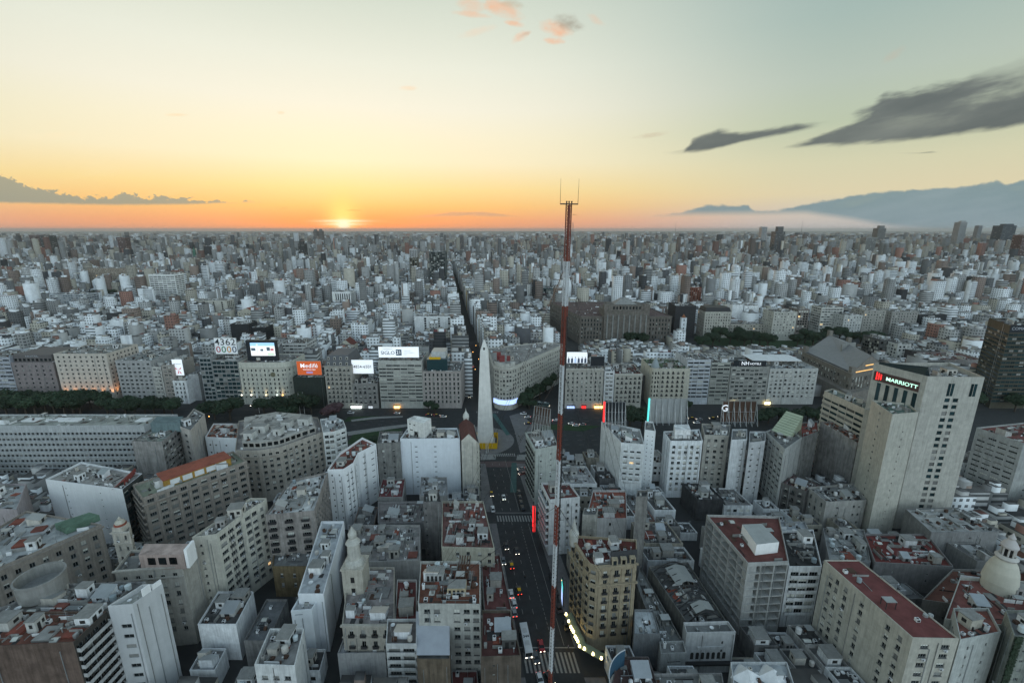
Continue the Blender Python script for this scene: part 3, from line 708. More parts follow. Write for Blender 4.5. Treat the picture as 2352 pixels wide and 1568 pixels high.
h = bld('ornate_tower', 'small square ornate tower with red ringed cupola', Q(34, (256, 1222), (297, 1220), (300, 1206), (262, 1207)), 34,
    {0: S(bay=2.0, ww=.7, wh=1.6, fh=4, top=1.4, sm=.4, cornice=((0, .35, .5), (4.2, .3, .35))), 1: S(bay=2, ww=.7, wh=1.6, fh=4, top=1.4, sm=.4)}, (0.5, 0.47, 0.42), RG, huts=0, small=0)
x_, y_ = rel(h); b = MB(); b.box(x_-1.6, x_+1.6, y_-1.6, y_+1.6, 33.2, 35.6); part(h, 'belvedere', b, ['plaster'], (0.5, 0.47, 0.42)); b = MB(); b.cyl(x_, y_, 35.6, 36.2, 1.7, 1.7, 14); part(h, 'red_ring', b, ['terra']); cupola(h, (x_, y_), 0, 36.2, 1.4, 1.6)
h = bld('apartment_building', 'building with grey sloped roof, recessed terrace and white party wall', Q(30, (262, 1310), (418, 1297), (452, 1256), (300, 1262)), 30,
    {0: S(bay=3.4, ww=1.3, wh=1.7, fh=3.3, top=2.6, cornice=((0, .4, .6), (3.6, .35, .5))), 1: None}, (0.46, 0.44, 0.4), RG, huts=0, small=5)
b = MB(); q = Q(34.5, (318, 1274), (421, 1272), (443, 1248), (332, 1248)); b.prism(q, 29.2, 34.5, 0, 1); o_ = part(h, 'penthouse', b, ['plaster', 'roof'], (0.42, 0.33, 0.3))
for k in (0.18, 0.42, 0.66):
    p0 = Vector(q[0]).lerp(Vector(q[1]), k); b = MB(); b.box(p0.x, p0.x+2.3, p0.y-.06, p0.y+.2, 31, 33.4); part(h, 'window', b, ['glass'])
b = MB(); q = Q(36.5, (421, 1262), (428, 1262), (446, 1240), (440, 1240)); b.prism(q, 30.0, 36.5); part(h, 'party_wall', b, ['clean'], WH)
h = bld('apartment_building', 'cream corner building with many sliding windows and rounded end', Q(33, (441, 1233), (497, 1226), (556, 1180), (592, 1158), (606, 1150), (612, 1143), (575, 1143)), 33,
    {1: S(bay=3.6, ww=2.5, wh=1.35, fh=2.95, top=1.9, sm=.6, mull=2, ac=.2, sill=1, var='dark'), 2: S(bay=3.4, ww=2.4, wh=1.45, fh=2.95, top=1.9, sm=.4, mull=2, ac=.2), 3: S(bay=2.4, ww=1.2, wh=1.35, fh=2.95, top=1.9, sm=.3), 4: S(bay=2.4, ww=1.2, wh=1.35, fh=2.95, top=1.9, sm=.2), 0: S(cols=[.3], ww=.7, wh=.9, fh=2.95, top=3)}, (0.6, 0.58, 0.51), (0.36, 0.34, 0.31), huts=2, small=14)
h = bld('apartment_building', 'grey-brown building with open balconies on its end wall and white roof', Q(30, (610, 1182), (722, 1172), (752, 1084), (668, 1102)), 30,
    {0: S(cols=[.12, .46, .8], ww=2.2, wh=1.5, fh=3.0, top=2.2, balc=.9, each=True, var='mix', mull=2, base=7), 1: S(bay=3, ww=1.1, wh=1.6, fh=3, top=3)}, (0.36, 0.33, 0.31), (0.58, 0.58, 0.57), 'grimy', huts=2, small=9, terr=1)
h = bld('apartment_building', 'white faceted building with red roof terrace and slit windows', Q(30, (752, 1078), (789, 1077), (812, 1062), (822, 1040), (864, 1019), (832, 1004), (780, 1040)), 30,
    {1: S(cols=[.35, .75], ww=1.5, wh=.7, fh=2.9, top=3.5, sill=0, ac=0, var='dark'), 2: S(cols=[.5], ww=1.1, wh=1.2, fh=2.9, top=3, sill=0, ac=0), 3: S(cols=[.3, .75], ww=1.7, wh=.55, fh=3.2, top=3.2, sill=0, ac=0, var='dark')}, (0.812, 0.829, 0.847), (0.23, 0.085, 0.07), 'clean', huts=1, small=5, par=1.1)
h = bld('party_wall_block', 'blank dark grey weathered block wedged between two white buildings', Q(30, (866, 1018), (918, 1015), (925, 990), (872, 990)), 30, {}, (0.25, 0.25, 0.24), RG, 'grimy', huts=1, small=4)
h = bld('apartment_building', 'broad pale blue-white block with two columns of tiny windows', Q(31, (919, 1007), (1056, 1006), (1050, 982), (935, 984)), 31,
    {0: S(cols=[.26, .58], ww=1.25, wh=.5, fh=2.75, top=4.2, sill=0, ac=0, var='dark', base=2), 1: S(bay=3, ww=1.2, wh=1.5, fh=2.9)}, (0.696, 0.737, 0.789), (0.3, 0.3, 0.29), 'clean', huts=2, small=12)
b = MB(); q = Q(39, (935, 960), (972, 970), (990, 958), (952, 952)); b.prism(q, 30.2, 38.5, 0, 1); part(h, 'roof_house', b, ['plaster', 'roof'], (0.789, 0.789, 0.766))
a_, c_ = Vector(q[0]), Vector(q[1]); dd = (c_-a_).normalized()
for s_, zz, ww_, hh in ((1.3, 36, .9, .6), (4.2, 36, .8, .6), (1.6, 33, 1.8, .5), (4.4, 30.4, 2.4, 2.6)):
    b = MB(); p0 = a_+dd*s_; b.obox((p0.x, p0.y), (dd.x, dd.y), (dd.y, -dd.x), 0, ww_, .0, .05, zz, zz+hh); part(h, 'window', b, ['dark'])
h = bld('corner_building', 'narrow building with dark red gabled roof and little onion turret beside the obelisk', Q(31, (1060, 1010), (1094, 1011), (1101, 1016), (1090, 974), (1054, 974)), 30.5, {2: S(bay=3, ww=1.1, wh=1.8, fh=3.2, top=2.5, balc=.7, each=True)}, (0.58, 0.56, 0.5), RG, huts=0, small=1)
q = Q(31, (1059, 1010), (1095, 1011), (1088, 973), (1053, 973)); b = MB(); A_, B_, C_, D_ = [Vector(p) for p in q]; m0, m1 = (A_+B_)/2, (C_+D_)/2
b.poly([(*A_, 30.52), (*m0, 34.4), (*m1, 34.4), (*D_, 30.52)]); b.poly([(*B_, 30.52), (*C_, 30.52), (*m1, 34.4), (*m0, 34.4)]); part(h, 'gable_roof', b, ['tile'], (0.12, 0.05, 0.045))
b = MB(); b.poly([(A_.x, A_.y, 30.5), (B_.x, B_.y, 30.5), (m0.x, m0.y, 34.3)]); b.poly([(C_.x, C_.y, 30.5), (D_.x, D_.y, 30.5), (m1.x, m1.y, 34.3)]); part(h, 'gable', b, ['plaster'], (0.58, 0.56, 0.5))
b = MB(); b.lathe(m1.x, m1.y+.5, [(1.3, 32.6), (1.4, 33.8), (1.7, 34.8), (1.4, 36.2), (.6, 37.4), (.2, 38.2), (.08, 39.6)], 14); part(h, 'turret', b, ['plaster'], (0.62, 0.62, 0.58), True)
# centre foreground, this side of the street
h = bld('narrow_slab', 'tall narrow dark grey slab with thin white edge beside red terraces', Q(28, (972, 1152), (1014, 1152), (1008, 1130), (974, 1130)), 28, {0: S(cols=[.12], ww=.7, wh=.9, fh=3, top=2.6, sill=0, ac=0)}, (0.2, 0.195, 0.195), RD, 'grimy', huts=1, small=3)
h = bld('apartment_building', 'cream building with red roof terraces stepping along the avenue', Q(22, (1014, 1255), (1136, 1258), (1110, 1150), (1016, 1150)), 22,
    {0: S(cols=[.3, .5, .72, .9], ww=1.2, wh=1.4, fh=3, top=1.8), 1: S(bay=3, ww=1.2, wh=1.9, fh=3.2, top=2.2, balc=.6, each=True)}, (0.5, 0.48, 0.4), (0.2, 0.1, 0.09), huts=4, small=16, terr=4)
h = bld('apartment_building', 'building with terracotta roof, pipes and cooling machinery', Q(30, (960, 1386), (1103, 1387), (1103, 1288), (966, 1288)), 30,
    {0: S(cols=[.14, .3, .62, .78, .93], ww=1.7, wh=1.3, fh=2.9, top=1.8, mull=1, ac=.15), 1: S(bay=3.2, ww=1.3, wh=1.5, fh=2.9)}, (0.5, 0.5, 0.47), (0.2, 0.085, 0.058), huts=2, small=16)
for k_, (px, py) in enumerate(((1000, 1320), (1050, 1352))):
    x, y = P(px, py, 30); b = MB(); b.box(x-2.6, x+2.6, y-1.8, y+1.8, 29.2, 31.8, 0, 1)
    for i in range(4): b.box(x-2.2+i*1.2, x-1.5+i*1.2, y-1.84, y-1.8, 29.4, 31.2, 2, bottom=False)
    part(h, 'plant_room' if k_ == 0 else 'cooling_tower', b, ['plaster', 'concrete', 'dark'], (0.45, 0.46, 0.46) if k_ == 0 else (0.5, 0.42, 0.28))
b = MB(); x, y = P(1075, 1310, 30)
for i in range(5): b.tube((x-3+i*.8, y-3, 30), (x-3+i*.8, y+6, 30.5), .18, 6); b.tube((x-3+i*.8, y-3, 29.2), (x-3+i*.8, y-3, 30), .18, 6)
part(h, 'pipework', b, ['rust'], kind='stuff')
h = bld('apartment_building', 'white block with rows of long balconies below the terracotta roof', Q(22, (886, 1478), (957, 1478), (957, 1420), (890, 1420)), 22,
    {0: S(bay=4.2, ww=3.3, wh=1.1, fh=2.6, top=1.6, sm=.3, mull=3, balc=.8, each=False, var='mix', rail=.8)}, (0.56, 0.57, 0.57), (0.2, 0.18, 0.17), huts=1, small=8)
h = bld('annex', 'annex with sloping grey sheet roof above a blank brown wall', Q(21, (957, 1506), (1033, 1506), (1033, 1428), (957, 1428)), 20, {}, (0.2, 0.16, 0.12), RG, 'grimy', huts=0, small=0)
q = Q(20.2, (957, 1503), (1033, 1503), (1033, 1428), (957, 1428)); b = MB(); b.poly([(*q[0], 20.1), (*q[1], 20.1), (*q[2], 24), (*q[3], 24)]); b.poly([(*q[1], 20.1), (*q[2], 20.1), (*q[2], 24)]); b.poly([(*q[3], 20.1), (*q[0], 20.1), (*q[3], 24)]); part(h, 'sheet_roof', b, ['oc'], (0.36, 0.38, 0.42))
h = bld('corner_block', 'dark terrace block with brown stained front at the edge of the avenue', Q(24, (1104, 1508), (1197, 1505), (1172, 1400), (1108, 1400)), 24, {}, (0.17, 0.14, 0.115), (0.13, 0.055, 0.05), 'grimy', huts=2, small=8, hcol=(0.1, 0.1, 0.1))
h = bld('row_house', 'long low house with narrow red roof running along the avenue', Q(15, (1112, 1400), (1176, 1400), (1148, 1270), (1104, 1270)), 15, {1: S(bay=3, ww=1.2, wh=2, fh=3.6, top=1.6, balc=.5, each=True)}, (0.3, 0.29, 0.28), (0.17, 0.07, 0.065), 'grimy', huts=2, small=6)
h = bld('house', 'white house with walled roof courts and blank white flank', Q(22, (584, 1525), (677, 1528), (698, 1442), (620, 1442)), 22, {0: S(bay=3.5, ww=1.6, wh=1.2, fh=3, top=3.5)}, (0.719, 0.731, 0.731), (0.3, 0.29, 0.28), 'plaster', huts=2, small=5, par=1.6)
h = bld('apartment_building', 'long narrow white building with stepped white roofs', Q(22, (684, 1363), (743, 1363), (790, 1196), (738, 1196)), 22, {0: S(cols=[.3], ww=1.4, wh=1, fh=3, top=3)}, (0.766, 0.789, 0.824), (0.56, 0.58, 0.6), 'clean', huts=3, small=6, hcol=WH, par=1.1)
h = bld('house', 'white block with tall blank front wall below the stepped white roofs', Q(19, (668, 1402), (716, 1398), (735, 1368), (688, 1368)), 19, {0: S(cols=[.35], ww=2.2, wh=.35, fh=9, top=1.5, sill=0, ac=0)}, (0.742, 0.777, 0.812), (0.4, 0.4, 0.4), 'clean', huts=0, small=4)
h = bld('warehouse', 'low dark shed with long grey sheet roof behind white houses', Q(11, (560, 1470), (615, 1470), (660, 1375), (612, 1375)), 11, {}, (0.2, 0.2, 0.2), (0.16, 0.165, 0.17), 'grimy', huts=0, small=4)
h = bld('ornate_building', 'old ornate building with tall domed corner tower', Q(22, (784, 1420), (905, 1420), (905, 1290), (800, 1290)), 20, {0: S(bay=3.3, ww=1.2, wh=2.2, fh=4, top=2, balc=.6, each=True, cornice=((0, .5, .6), (4.2, .3, .4)))}, (0.44, 0.41, 0.36), (0.3, 0.27, 0.26), huts=3, small=8, terr=1)
tw = Q(28, (784, 1310), (831, 1310), (831, 1292), (790, 1292)); x0, y0 = tw[0]; x1 = tw[1][0]; cxm = (x0+x1)/2; hw = (x1-x0)/2; yc = y0+hw
b = MB(); b.box(x0, x1, y0, y0+2*hw, 0, 28); part(h, 'corner_tower', b, ['plaster'], (0.48, 0.45, 0.39))
for zz in (23.5, 19.5, 15.5): b = MB(); b.box(cxm-.6, cxm+.6, y0-.03, y0+.2, zz, zz+2); part(h, 'window', b, ['dark'])
b = MB(); b.box(x0-.3, x1+.3, y0-.3, y0+2*hw+.3, 28, 28.5); part(h, 'cornice', b, ['plaster'], (0.48, 0.45, 0.39))
b = MB(); b.lathe(cxm, yc, [(hw*.95, 28.5), (hw*.9, 29.4), (hw*.62, 30.2), (hw*.58, 35.5), (hw*.72, 35.8), (hw*.55, 36.6), (hw*.3, 37.4), (hw*.4, 38), (hw*.42, 39), (hw*.25, 40), (.05, 41.5)], 16); part(h, 'spire', b, ['plaster'], (0.5, 0.49, 0.45), True)
h = bld('house', 'cluster of low roofs with grey tanks behind the domed tower', Q(17, (800, 1290), (965, 1285), (965, 1205), (800, 1205)), 17, {}, (0.4, 0.39, 0.38), (0.3, 0.28, 0.27), huts=6, small=18, terr=2)
h = bld('house', 'small house with dark red terrace between ornate tower and terracotta roof', Q(19, (907, 1425), (957, 1420), (957, 1330), (912, 1330)), 19, {}, (0.48, 0.46, 0.44), (0.18, 0.06, 0.055), huts=2, small=5)
h = bld('hall', 'low hall with pale grey flat roof beside a green yard', Q(11, (775, 1500), (885, 1498), (885, 1462), (790, 1462)), 11, {}, (0.4, 0.4, 0.4), (0.44, 0.44, 0.46), huts=0, small=3)
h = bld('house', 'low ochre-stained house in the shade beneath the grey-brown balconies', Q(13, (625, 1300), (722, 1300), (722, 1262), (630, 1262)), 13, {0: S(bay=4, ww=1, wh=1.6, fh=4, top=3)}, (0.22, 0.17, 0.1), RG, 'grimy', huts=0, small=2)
h = bld('theatre', 'wide low building with brown flat roofs below the white blocks', Q(13, (868, 1200), (1000, 1198), (995, 1150), (868, 1152)), 13, {}, (0.3, 0.29, 0.29), (0.2, 0.18, 0.175), huts=1, small=6)
# upper left
h = bld('office_slab', 'long grey office slab with rows of square windows and patched roof', Q(31, (-150, 978), (330, 976), (408, 951), (-90, 951)), 31,
    {0: S(bay=2.3, ww=1.75, wh=1.5, fh=3.15, top=4.0, sm=.3, ledge=.5, mull=1, ac=0, rec=.5, sill=0, var='dark', base=2)}, (0.46, 0.48, 0.49), (0.36, 0.37, 0.34), huts=1, small=10, par=.6)
for px, wd in ((150, 9), (330, 3), (75, 4)):
    x, y = P(px, 962, 31); b = MB(); b.box(x-wd, x+wd, y-2.4, y+2.4, 30.4, 30.9); part(h, 'roof_sheet', b, ['white'])
h = bld('office_block', 'plain concrete block with banded side windows at the end of the long slab', Q(32, (302, 1013), (371, 1014), (417, 977), (356, 978)), 32, {1: S(bay=2.6, ww=2.2, wh=1.5, fh=3, top=2.2, sm=.3, mull=1, sill=0)}, (0.36, 0.345, 0.335), (0.27, 0.29, 0.25), 'grimy', huts=0, small=5)
b = MB(); q = Q(37, (344, 968), (412, 966), (420, 952), (360, 952)); b.prism(q, 31, 36, 0, 1); part(h, 'machine_house', b, ['plaster', 'roof'], (0.16, 0.22, 0.23))
h = bld('office_block', 'pale rough-walled block with slot windows behind the concrete block', Q(34, (412, 978), (437, 988), (470, 950), (445, 938)), 34, {0: S(cols=[.5], ww=2.6, wh=1.5, fh=3.2, top=3)}, (0.48, 0.45, 0.42), RG, huts=2, small=4)
h = bld('house', 'white house with broken roofline and red roof strip', Q(24, (471, 1003), (545, 1006), (555, 972), (490, 972)), 24, {0: S(cols=[.12, .3, .62], ww=1, wh=1.0, fh=4.5, top=4, sill=0)}, (0.789, 0.812, 0.835), (0.32, 0.14, 0.1), 'clean', huts=2, small=6)
h = bld('curved_building', 'long curved building with cream rendered front and crowded roof', Q(28, (540, 1034), (594, 1034), (645, 1026), (700, 1006), (742, 991), (730, 958), (640, 950), (548, 966)), 28,
    {i: S(bay=3.1, ww=1.5, wh=1.5, fh=3.05, top=2.2, sm=.3, mull=1, ac=.15, cornice=((3.3, .4, .55),)) for i in range(4)}, (0.46, 0.42, 0.37), (0.3, 0.28, 0.27), huts=5, small=24, hcol=(0.6, 0.6, 0.58))
cv = Q(28, (540, 1034), (594, 1034), (645, 1026), (700, 1006), (742, 991), (730, 958), (640, 950), (548, 966)); b = MB(); at = inset(cv, 3.2); b.prism(at, 27.1, 30.6, 0, 1); ao = part(h, 'attic', b, ['plaster', 'roof'], (.42, .4, .37)); roof_debris(ao, rel(h), at, 30.6, random.Random(8), 1.6)
for k in range(4):
    p0, p1 = Vector(at[k]), Vector(at[k+1]); dd = (p1-p0).normalized(); L = (p1-p0).length; n_ = max(1, int(L/2.6))
    for i in range(n_): b = MB(); s0 = L*(i+.15)/n_; b.obox(p0, dd, (dd.y, -dd.x), s0, s0+L*.7/n_, .003, .06, 28.2, 30.0); part(h, 'attic_window', b, ['glass'])
for px, py, w_ in ((600, 985, 3), (660, 975, 2.4), (700, 968, 2.8), (575, 1000, 2.2), (640, 990, 2.0)):
    x, y = P(px, py, 32); b = MB(); b.box(x-w_, x+w_, y-2, y+2, 30.6, 33.4+w_*.3, 0, 1); b.box(x-.4, x+.4, y-2.03, y-2, 30.8, 32.6, 2, bottom=False); part(h, 'roof_house', b, ['plaster', 'concrete', 'dark'], (.56, .56, .54))
h = bld('corner_building', 'white chamfered end building with flat white cap at the lawn', Q(29.5, (742, 993), (768, 990), (795, 982), (788, 964), (772, 958), (735, 962)), 29.5, {0: S(bay=3, ww=2, wh=1.5, fh=3, top=1.8, sm=.3), 1: S(bay=3, ww=2, wh=1.5, fh=3, top=1.8, sm=.3, balc=.7)}, (0.766, 0.777, 0.766), RW, huts=1, small=5, hcol=WH)
A_, B_ = P(327, 1143, 30), P(566, 1058, 30)
h = bld('apartment_building', 'wedge-shaped building with ochre attic, white shutters and red ledge', slab(A_, B_, 15), 30,
    {0: S(bay=3.7, ww=2.2, wh=1.4, fh=3.05, top=1.5, sm=.5, mull=2, pil=.35, ac=.15, cornice=((2.9, .35, 1.0),)), 3: S(bay=3.2, ww=2, wh=1.4, fh=3.05, top=1.5, balc=.9)}, (0.36, 0.32, 0.285), (0.24, 0.26, 0.2), huts=2, small=9)
d = Vector((B_[0]-A_[0], B_[1]-A_[1])).normalized(); nn = Vector((-d.y, d.x)); L = hypot(B_[0]-A_[0], B_[1]-A_[1])
b = MB(); b.obox(A_, d, nn, 8, L-5, 3.2, 12, 29.0, 32.4); part(h, 'attic', b, ['plaster'], (0.42, 0.25, 0.06))
b = MB(); b.obox(A_, d, nn, 7.6, L-4.6, 2.9, 12.3, 32.4, 32.65); part(h, 'attic_roof', b, ['terra'])
for k in range(5): b = MB(); s0 = 10+k*(L-16)/5; b.obox(A_, d, -nn, s0, s0+3.4, -3.2, -3.12, 29.6, 31.9); part(h, 'shutter', b, ['white'])
h = bld('office_block', 'block with broad white party wall and dark glazed side', Q(31, (104, 1100), (281, 1123), (327, 1087), (186, 1060)), 31, {1: S(bay=2.6, ww=2.3, wh=1.9, fh=2.8, top=1.8, sm=.4, ledge=.25, var='dark', ac=0, sill=0, frame='iron', wc=(0.05, 0.055, 0.055))}, (0.696, 0.719, 0.742), (0.35, 0.33, 0.31), 'clean', huts=2, small=12)
b = MB(); q = Q(33, (252, 1112), (283, 1102), (310, 1072), (285, 1082)); b.poly([(*q[0], 30.4), (*q[1], 32.6), (*q[2], 32.6), (*q[3], 30.4)]); b.poly([(*q[1], 30.4), (*q[2], 30.4), (*q[2], 32.6), (*q[1], 32.6)]); part(h, 'red_roof', b, ['tile'], (0.24, 0.055, 0.05))
h = bld('apartment_building', 'pink-grey block at the edge of the picture below the long slab', Q(28, (-140, 1160), (38, 1170), (60, 1110), (-100, 1110)), 28, {}, (0.4, 0.36, 0.37), RW, huts=4, small=8, hcol=WH)

# ------------------------------------------------------------------ foreground, far side of the street
h = bld('corner_building', 'ornate street corner building with blank pale green end wall', Q(30, (1230, 1031), (1281, 1022), (1268, 986), (1208, 992)), 30, {3: S(bay=3, ww=1.1, wh=1.9, fh=3.2, top=2.4, balc=.6, each=True, cornice=((0.2, 0.5, 0.7),))}, (0.46, 0.49, 0.46), (0.2, 0.17, 0.16), huts=2, small=12)
h = bld('apartment_building', 'white building with red roof and curved balconies above the red neon sign', Q(26, (1262, 1147), (1332, 1141), (1308, 1109), (1243, 1108)), 26, {3: S(bay=4.2, ww=3.2, wh=1.8, fh=3, top=2, sm=.3, balc=1.3, mull=2), 0: S(cols=[.35, .62, .9], ww=.9, wh=1.2, fh=3, top=2.6)}, (0.696, 0.708, 0.719), RT, huts=1, small=5, roofm='tile')
YEL = (.37, .31, .22)
st = S(bay=3.3, ww=1.25, wh=1.9, fh=3.15, top=2.2, sm=.9, balc=.5, each=True, pil=.22, var='mix', ac=.05, cornice=((6.6, .45, .7), (0.1, 0.4, 0.6)), rail=.75)
h = bld('ornate_building', 'ochre ornate apartment house with rounded corner and black mansard', Q(32, (1372, 1299), (1463, 1291), (1462, 1238), (1312, 1228), (1345, 1280), (1355, 1293)), 32,
    {0: st, 3: st, 4: S(bay=2.4, ww=1.6, wh=1.7, fh=3.15, top=2.2, sm=.2, balc=.6), 5: S(bay=2.4, ww=1.6, wh=1.7, fh=3.15, top=2.2, sm=.2, balc=.6)}, YEL, (0.13, 0.04, 0.035), huts=2, small=9, hcol=WH)
q = Q(32, (1402, 1297), (1463, 1291), (1463, 1279), (1402, 1285)); b = MB()
b.poly([(*q[0], 32.003), (*q[1], 32.003), (q[2][0], q[2][1]+.4, 34.6), (q[3][0], q[3][1]+.4, 34.6)]); b.poly([(*q[1], 32.003), (*q[2], 32.003), (q[2][0], q[2][1]+.4, 34.6)]); b.poly([(*q[3], 32.003), (*q[0], 32.003), (q[3][0], q[3][1]+.4, 34.6)]); b.poly([(*q[2], 32), (*q[3], 32), (q[3][0], q[3][1]+.4, 34.6), (q[2][0], q[2][1]+.4, 34.6)]); part(h, 'mansard', b, ['iron'])
for k in range(3): b = MB(); p0 = Vector(q[0]).lerp(Vector(q[1]), (k+.5)/3); b.box(p0.x-.9, p0.x+.9, p0.y-.12, p0.y+1.2, 31.4, 33.8); b.box(p0.x-.5, p0.x+.5, p0.y-.16, p0.y-.12, 31.8, 33.4, 1, bottom=False); part(h, 'dormer', b, ['plaster', 'glass'], YEL)
b = MB(); x, y = P(1318, 1238, 32); b.lathe(x, y, [(1.4, 30), (1.5, 34), (1.7, 34.3), (.9, 36), (.05, 40)], 10); part(h, 'corner_spire', b, ['plaster'], (0.45, 0.45, 0.42), True)
h = bld('stair_tower', 'concrete stack with walled terrace behind the ochre apartment house', Q(34, (1338, 1176), (1370, 1176), (1374, 1160), (1342, 1160)), 33, {}, (0.34, 0.34, 0.32), RG, 'grimy', huts=0, small=2)
h = bld('stair_tower', 'tall narrow soot-streaked concrete shaft with beam', Q(37, (1461, 1140), (1486, 1140), (1489, 1125), (1464, 1125)), 37, {}, (0.24, 0.235, 0.225), RD, 'grimy', huts=0, small=1)
h = bld('house', 'group of low red roofs behind the concrete stack', Q(20, (1345, 1190), (1440, 1190), (1438, 1125), (1362, 1125)), 20, {0: S(cols=[.6], ww=.8, wh=1.2, fh=4, top=2)}, (0.5, 0.5, 0.5), (0.26, 0.09, 0.065), huts=3, small=6, roofm='tile')
h = bld('apartment_building', 'white building with long blank flank and windowed stepped front', Q(30, (1427, 1016), (1480, 1020), (1470, 985), (1381, 967)), 30, {0: S(bay=3.6, ww=2, wh=1.35, fh=3, top=4.0, balc=.8, mull=2, rows=6), 3: None}, (0.766, 0.789, 0.8), (0.36, 0.36, 0.35), 'plaster', huts=3, small=10, hcol=WH)
h = bld('narrow_slab', 'thin white slab with scattered tiny windows next to the stepped front', Q(34, (1481, 986), (1506, 990), (1500, 968), (1482, 966)), 34, {0: S(cols=[.3, .75], ww=.5, wh=.5, fh=2.2, top=3, sill=0, ac=0)}, (0.789, 0.812, 0.824), RG, 'clean', huts=0, small=1)
h = bld('apartment_building', 'bright white tower front with columns of shuttered windows', Q(31, (1540, 1012), (1614, 1012), (1606, 985), (1524, 990)), 31, {0: S(bay=2.7, ww=1.5, wh=1.3, fh=2.85, top=2.6, sm=.5, var='blinds', ac=.2), 3: S(cols=[.3, .7], ww=.4, wh=.5, fh=2.8, top=4, sill=0, ac=0)}, (0.812, 0.835, 0.858), RG, huts=0, small=8)
b = MB(); q = Q(35.5, (1551, 985), (1587, 985), (1582, 972), (1548, 972)); b.prism(q, 30.1, 35, 0, 1); part(h, 'roof_house', b, ['plaster', 'roof'], WH)
h = bld('apartment_building', 'beige tower with square windows beside the bright white tower', Q(32, (1618, 998), (1674, 1000), (1678, 975), (1612, 972)), 32, {0: S(bay=2.9, ww=1.5, wh=1.4, fh=3, top=2.2, var='mix', ac=.15), 3: None}, (0.45, 0.43, 0.39), RG, huts=2, small=6)
h = bld('narrow_slab', 'blank white slab wall with grey streak between beige tower and pale twin', Q(33, (1680, 1010), (1716, 1008), (1716, 985), (1682, 985)), 33, {}, (0.696, 0.713, 0.731), RG, huts=1, small=2)
h = bld('narrow_slab', 'pale twin slab separated by a dark slot from the skylit block', Q(33, (1721, 1016), (1758, 1012), (1758, 990), (1722, 990)), 33, {}, (0.56, 0.57, 0.585), RG, huts=0, small=3)
h = bld('apartment_building', 'block with sloping green glass roof and dark framed front', Q(33, (1759, 990), (1803, 1031), (1842, 1004), (1800, 975)), 33, {0: S(bay=4, ww=3.4, wh=1.1, fh=2.9, top=2.5, sm=.4, pil=.3, mull=3, sill=0), 1: None}, (0.45, 0.46, 0.45), RG, huts=0, small=3)
q = Q(33.2, (1772, 987), (1815, 1004), (1841, 980), (1803, 967)); b = MB(); b.poly([(*q[0], 33), (*q[1], 33.2), (*q[2], 39), (*q[3], 39)]); b.poly([(*q[1], 32), (*q[2], 32), (*q[2], 39), (*q[1], 33.2)]); b.poly([(*q[3], 32), (*q[0], 32), (*q[0], 33), (*q[3], 39)]); part(h, 'glass_roof', b, ['oc'], (0.42, 0.47, 0.34))
for i in range(1, 9):
    b = MB(); t = i/9; p0 = Vector((*q[0], 33.02)).lerp(Vector((*q[3], 39.02)), t); p1 = Vector((*q[1], 33.22)).lerp(Vector((*q[2], 39.02)), t); b.tube(p0, p1, .09, 4); part(h, 'glazing_bar', b, ['limegreen'])
h = bld('apartment_building', 'grey block with red tiled top between glass roof and stained wall', Q(31, (1842, 1004), (1880, 990), (1878, 966), (1838, 970)), 31, {}, (0.33, 0.33, 0.32), (0.24, 0.07, 0.055), 'grimy', huts=1, small=3, roofm='tile')
h = bld('apartment_building', 'building with huge stained blank flank and orange tiled rim', Q(31, (1969, 1016), (2013, 1011), (1960, 965), (1885, 968)), 31, {0: S(cols=[.3, .6], ww=1.5, wh=1.0, fh=3, top=2, var='blinds'), 3: None}, (0.4, 0.385, 0.375), (0.27, 0.11, 0.07), 'grimy', huts=1, small=5)
h = bld('house', 'dark ornate old house with balconied front beneath the white slabs', Q(15, (1795, 1108), (1852, 1128), (1888, 1112), (1820, 1086)), 15, {0: S(bay=3, ww=1.2, wh=2, fh=3.8, top=1.8, balc=.6, each=True)}, (0.17, 0.165, 0.16), (0.16, 0.1, 0.1), 'grimy', huts=1, small=5)
h = bld('house', 'grey rendered house with crumbling balustrade and flat roof', Q(16, (1898, 1152), (1990, 1148), (1960, 1110), (1856, 1118)), 16, {0: S(cols=[.3, .72, .85], ww=.9, wh=1.1, fh=4, top=2.4), 3: S(bay=3, ww=1.2, wh=2, fh=4, top=2)}, (0.4, 0.39, 0.37), (0.3, 0.3, 0.29), huts=1, small=5)
# hotel group with the lettered tower
h = bld('hotel_wing', 'low hotel wing with long dark ribbon windows', Q(45, (2030, 958), (2046, 944), (1912, 892), (1894, 897)), 45, {3: S(bay=5.2, ww=4.9, wh=1.4, fh=2.9, top=3.4, sm=.4, mull=3, sill=0, ac=0, var='dark', frame='iron'), 2: S(bay=3, ww=2, wh=1.3, fh=2.9, top=2, balc=.8)}, (0.56, 0.53, 0.46), RGN, huts=2, small=8)
h = bld('hotel_block', 'beige windowless hotel stair block with green flat roof', Q(58, (2050, 951), (2110, 946), (2086, 926), (2002, 918)), 58, {0: S(cols=[.55], ww=.5, wh=.7, fh=3.4, top=8, sill=0, ac=0)}, (0.5, 0.485, 0.43), (0.13, 0.19, 0.16), huts=0, small=2)
zt = 72; q = [P(2131, 864, zt), P(2262, 866, zt), (200, 200), (165, 199)]
h = bld('hotel_tower', 'tall beige hotel tower with twin columns of green windows and lit lettering', q, zt, {0: S(cols=[.44, .59], ww=2.1, wh=1.7, fh=2.95, top=9.5, sill=0, ac=0, var='open', frame='iron', mull=0)}, (0.5, 0.485, 0.44), (0.3, 0.28, 0.27), huts=2, small=12, par=2.0)
A_, B_ = Vector(q[3]), Vector(q[0]); d = (B_-A_).normalized(); nn = Vector((d.y, -d.x)); L = (B_-A_).length; ang = math.atan2(d.y, d.x)
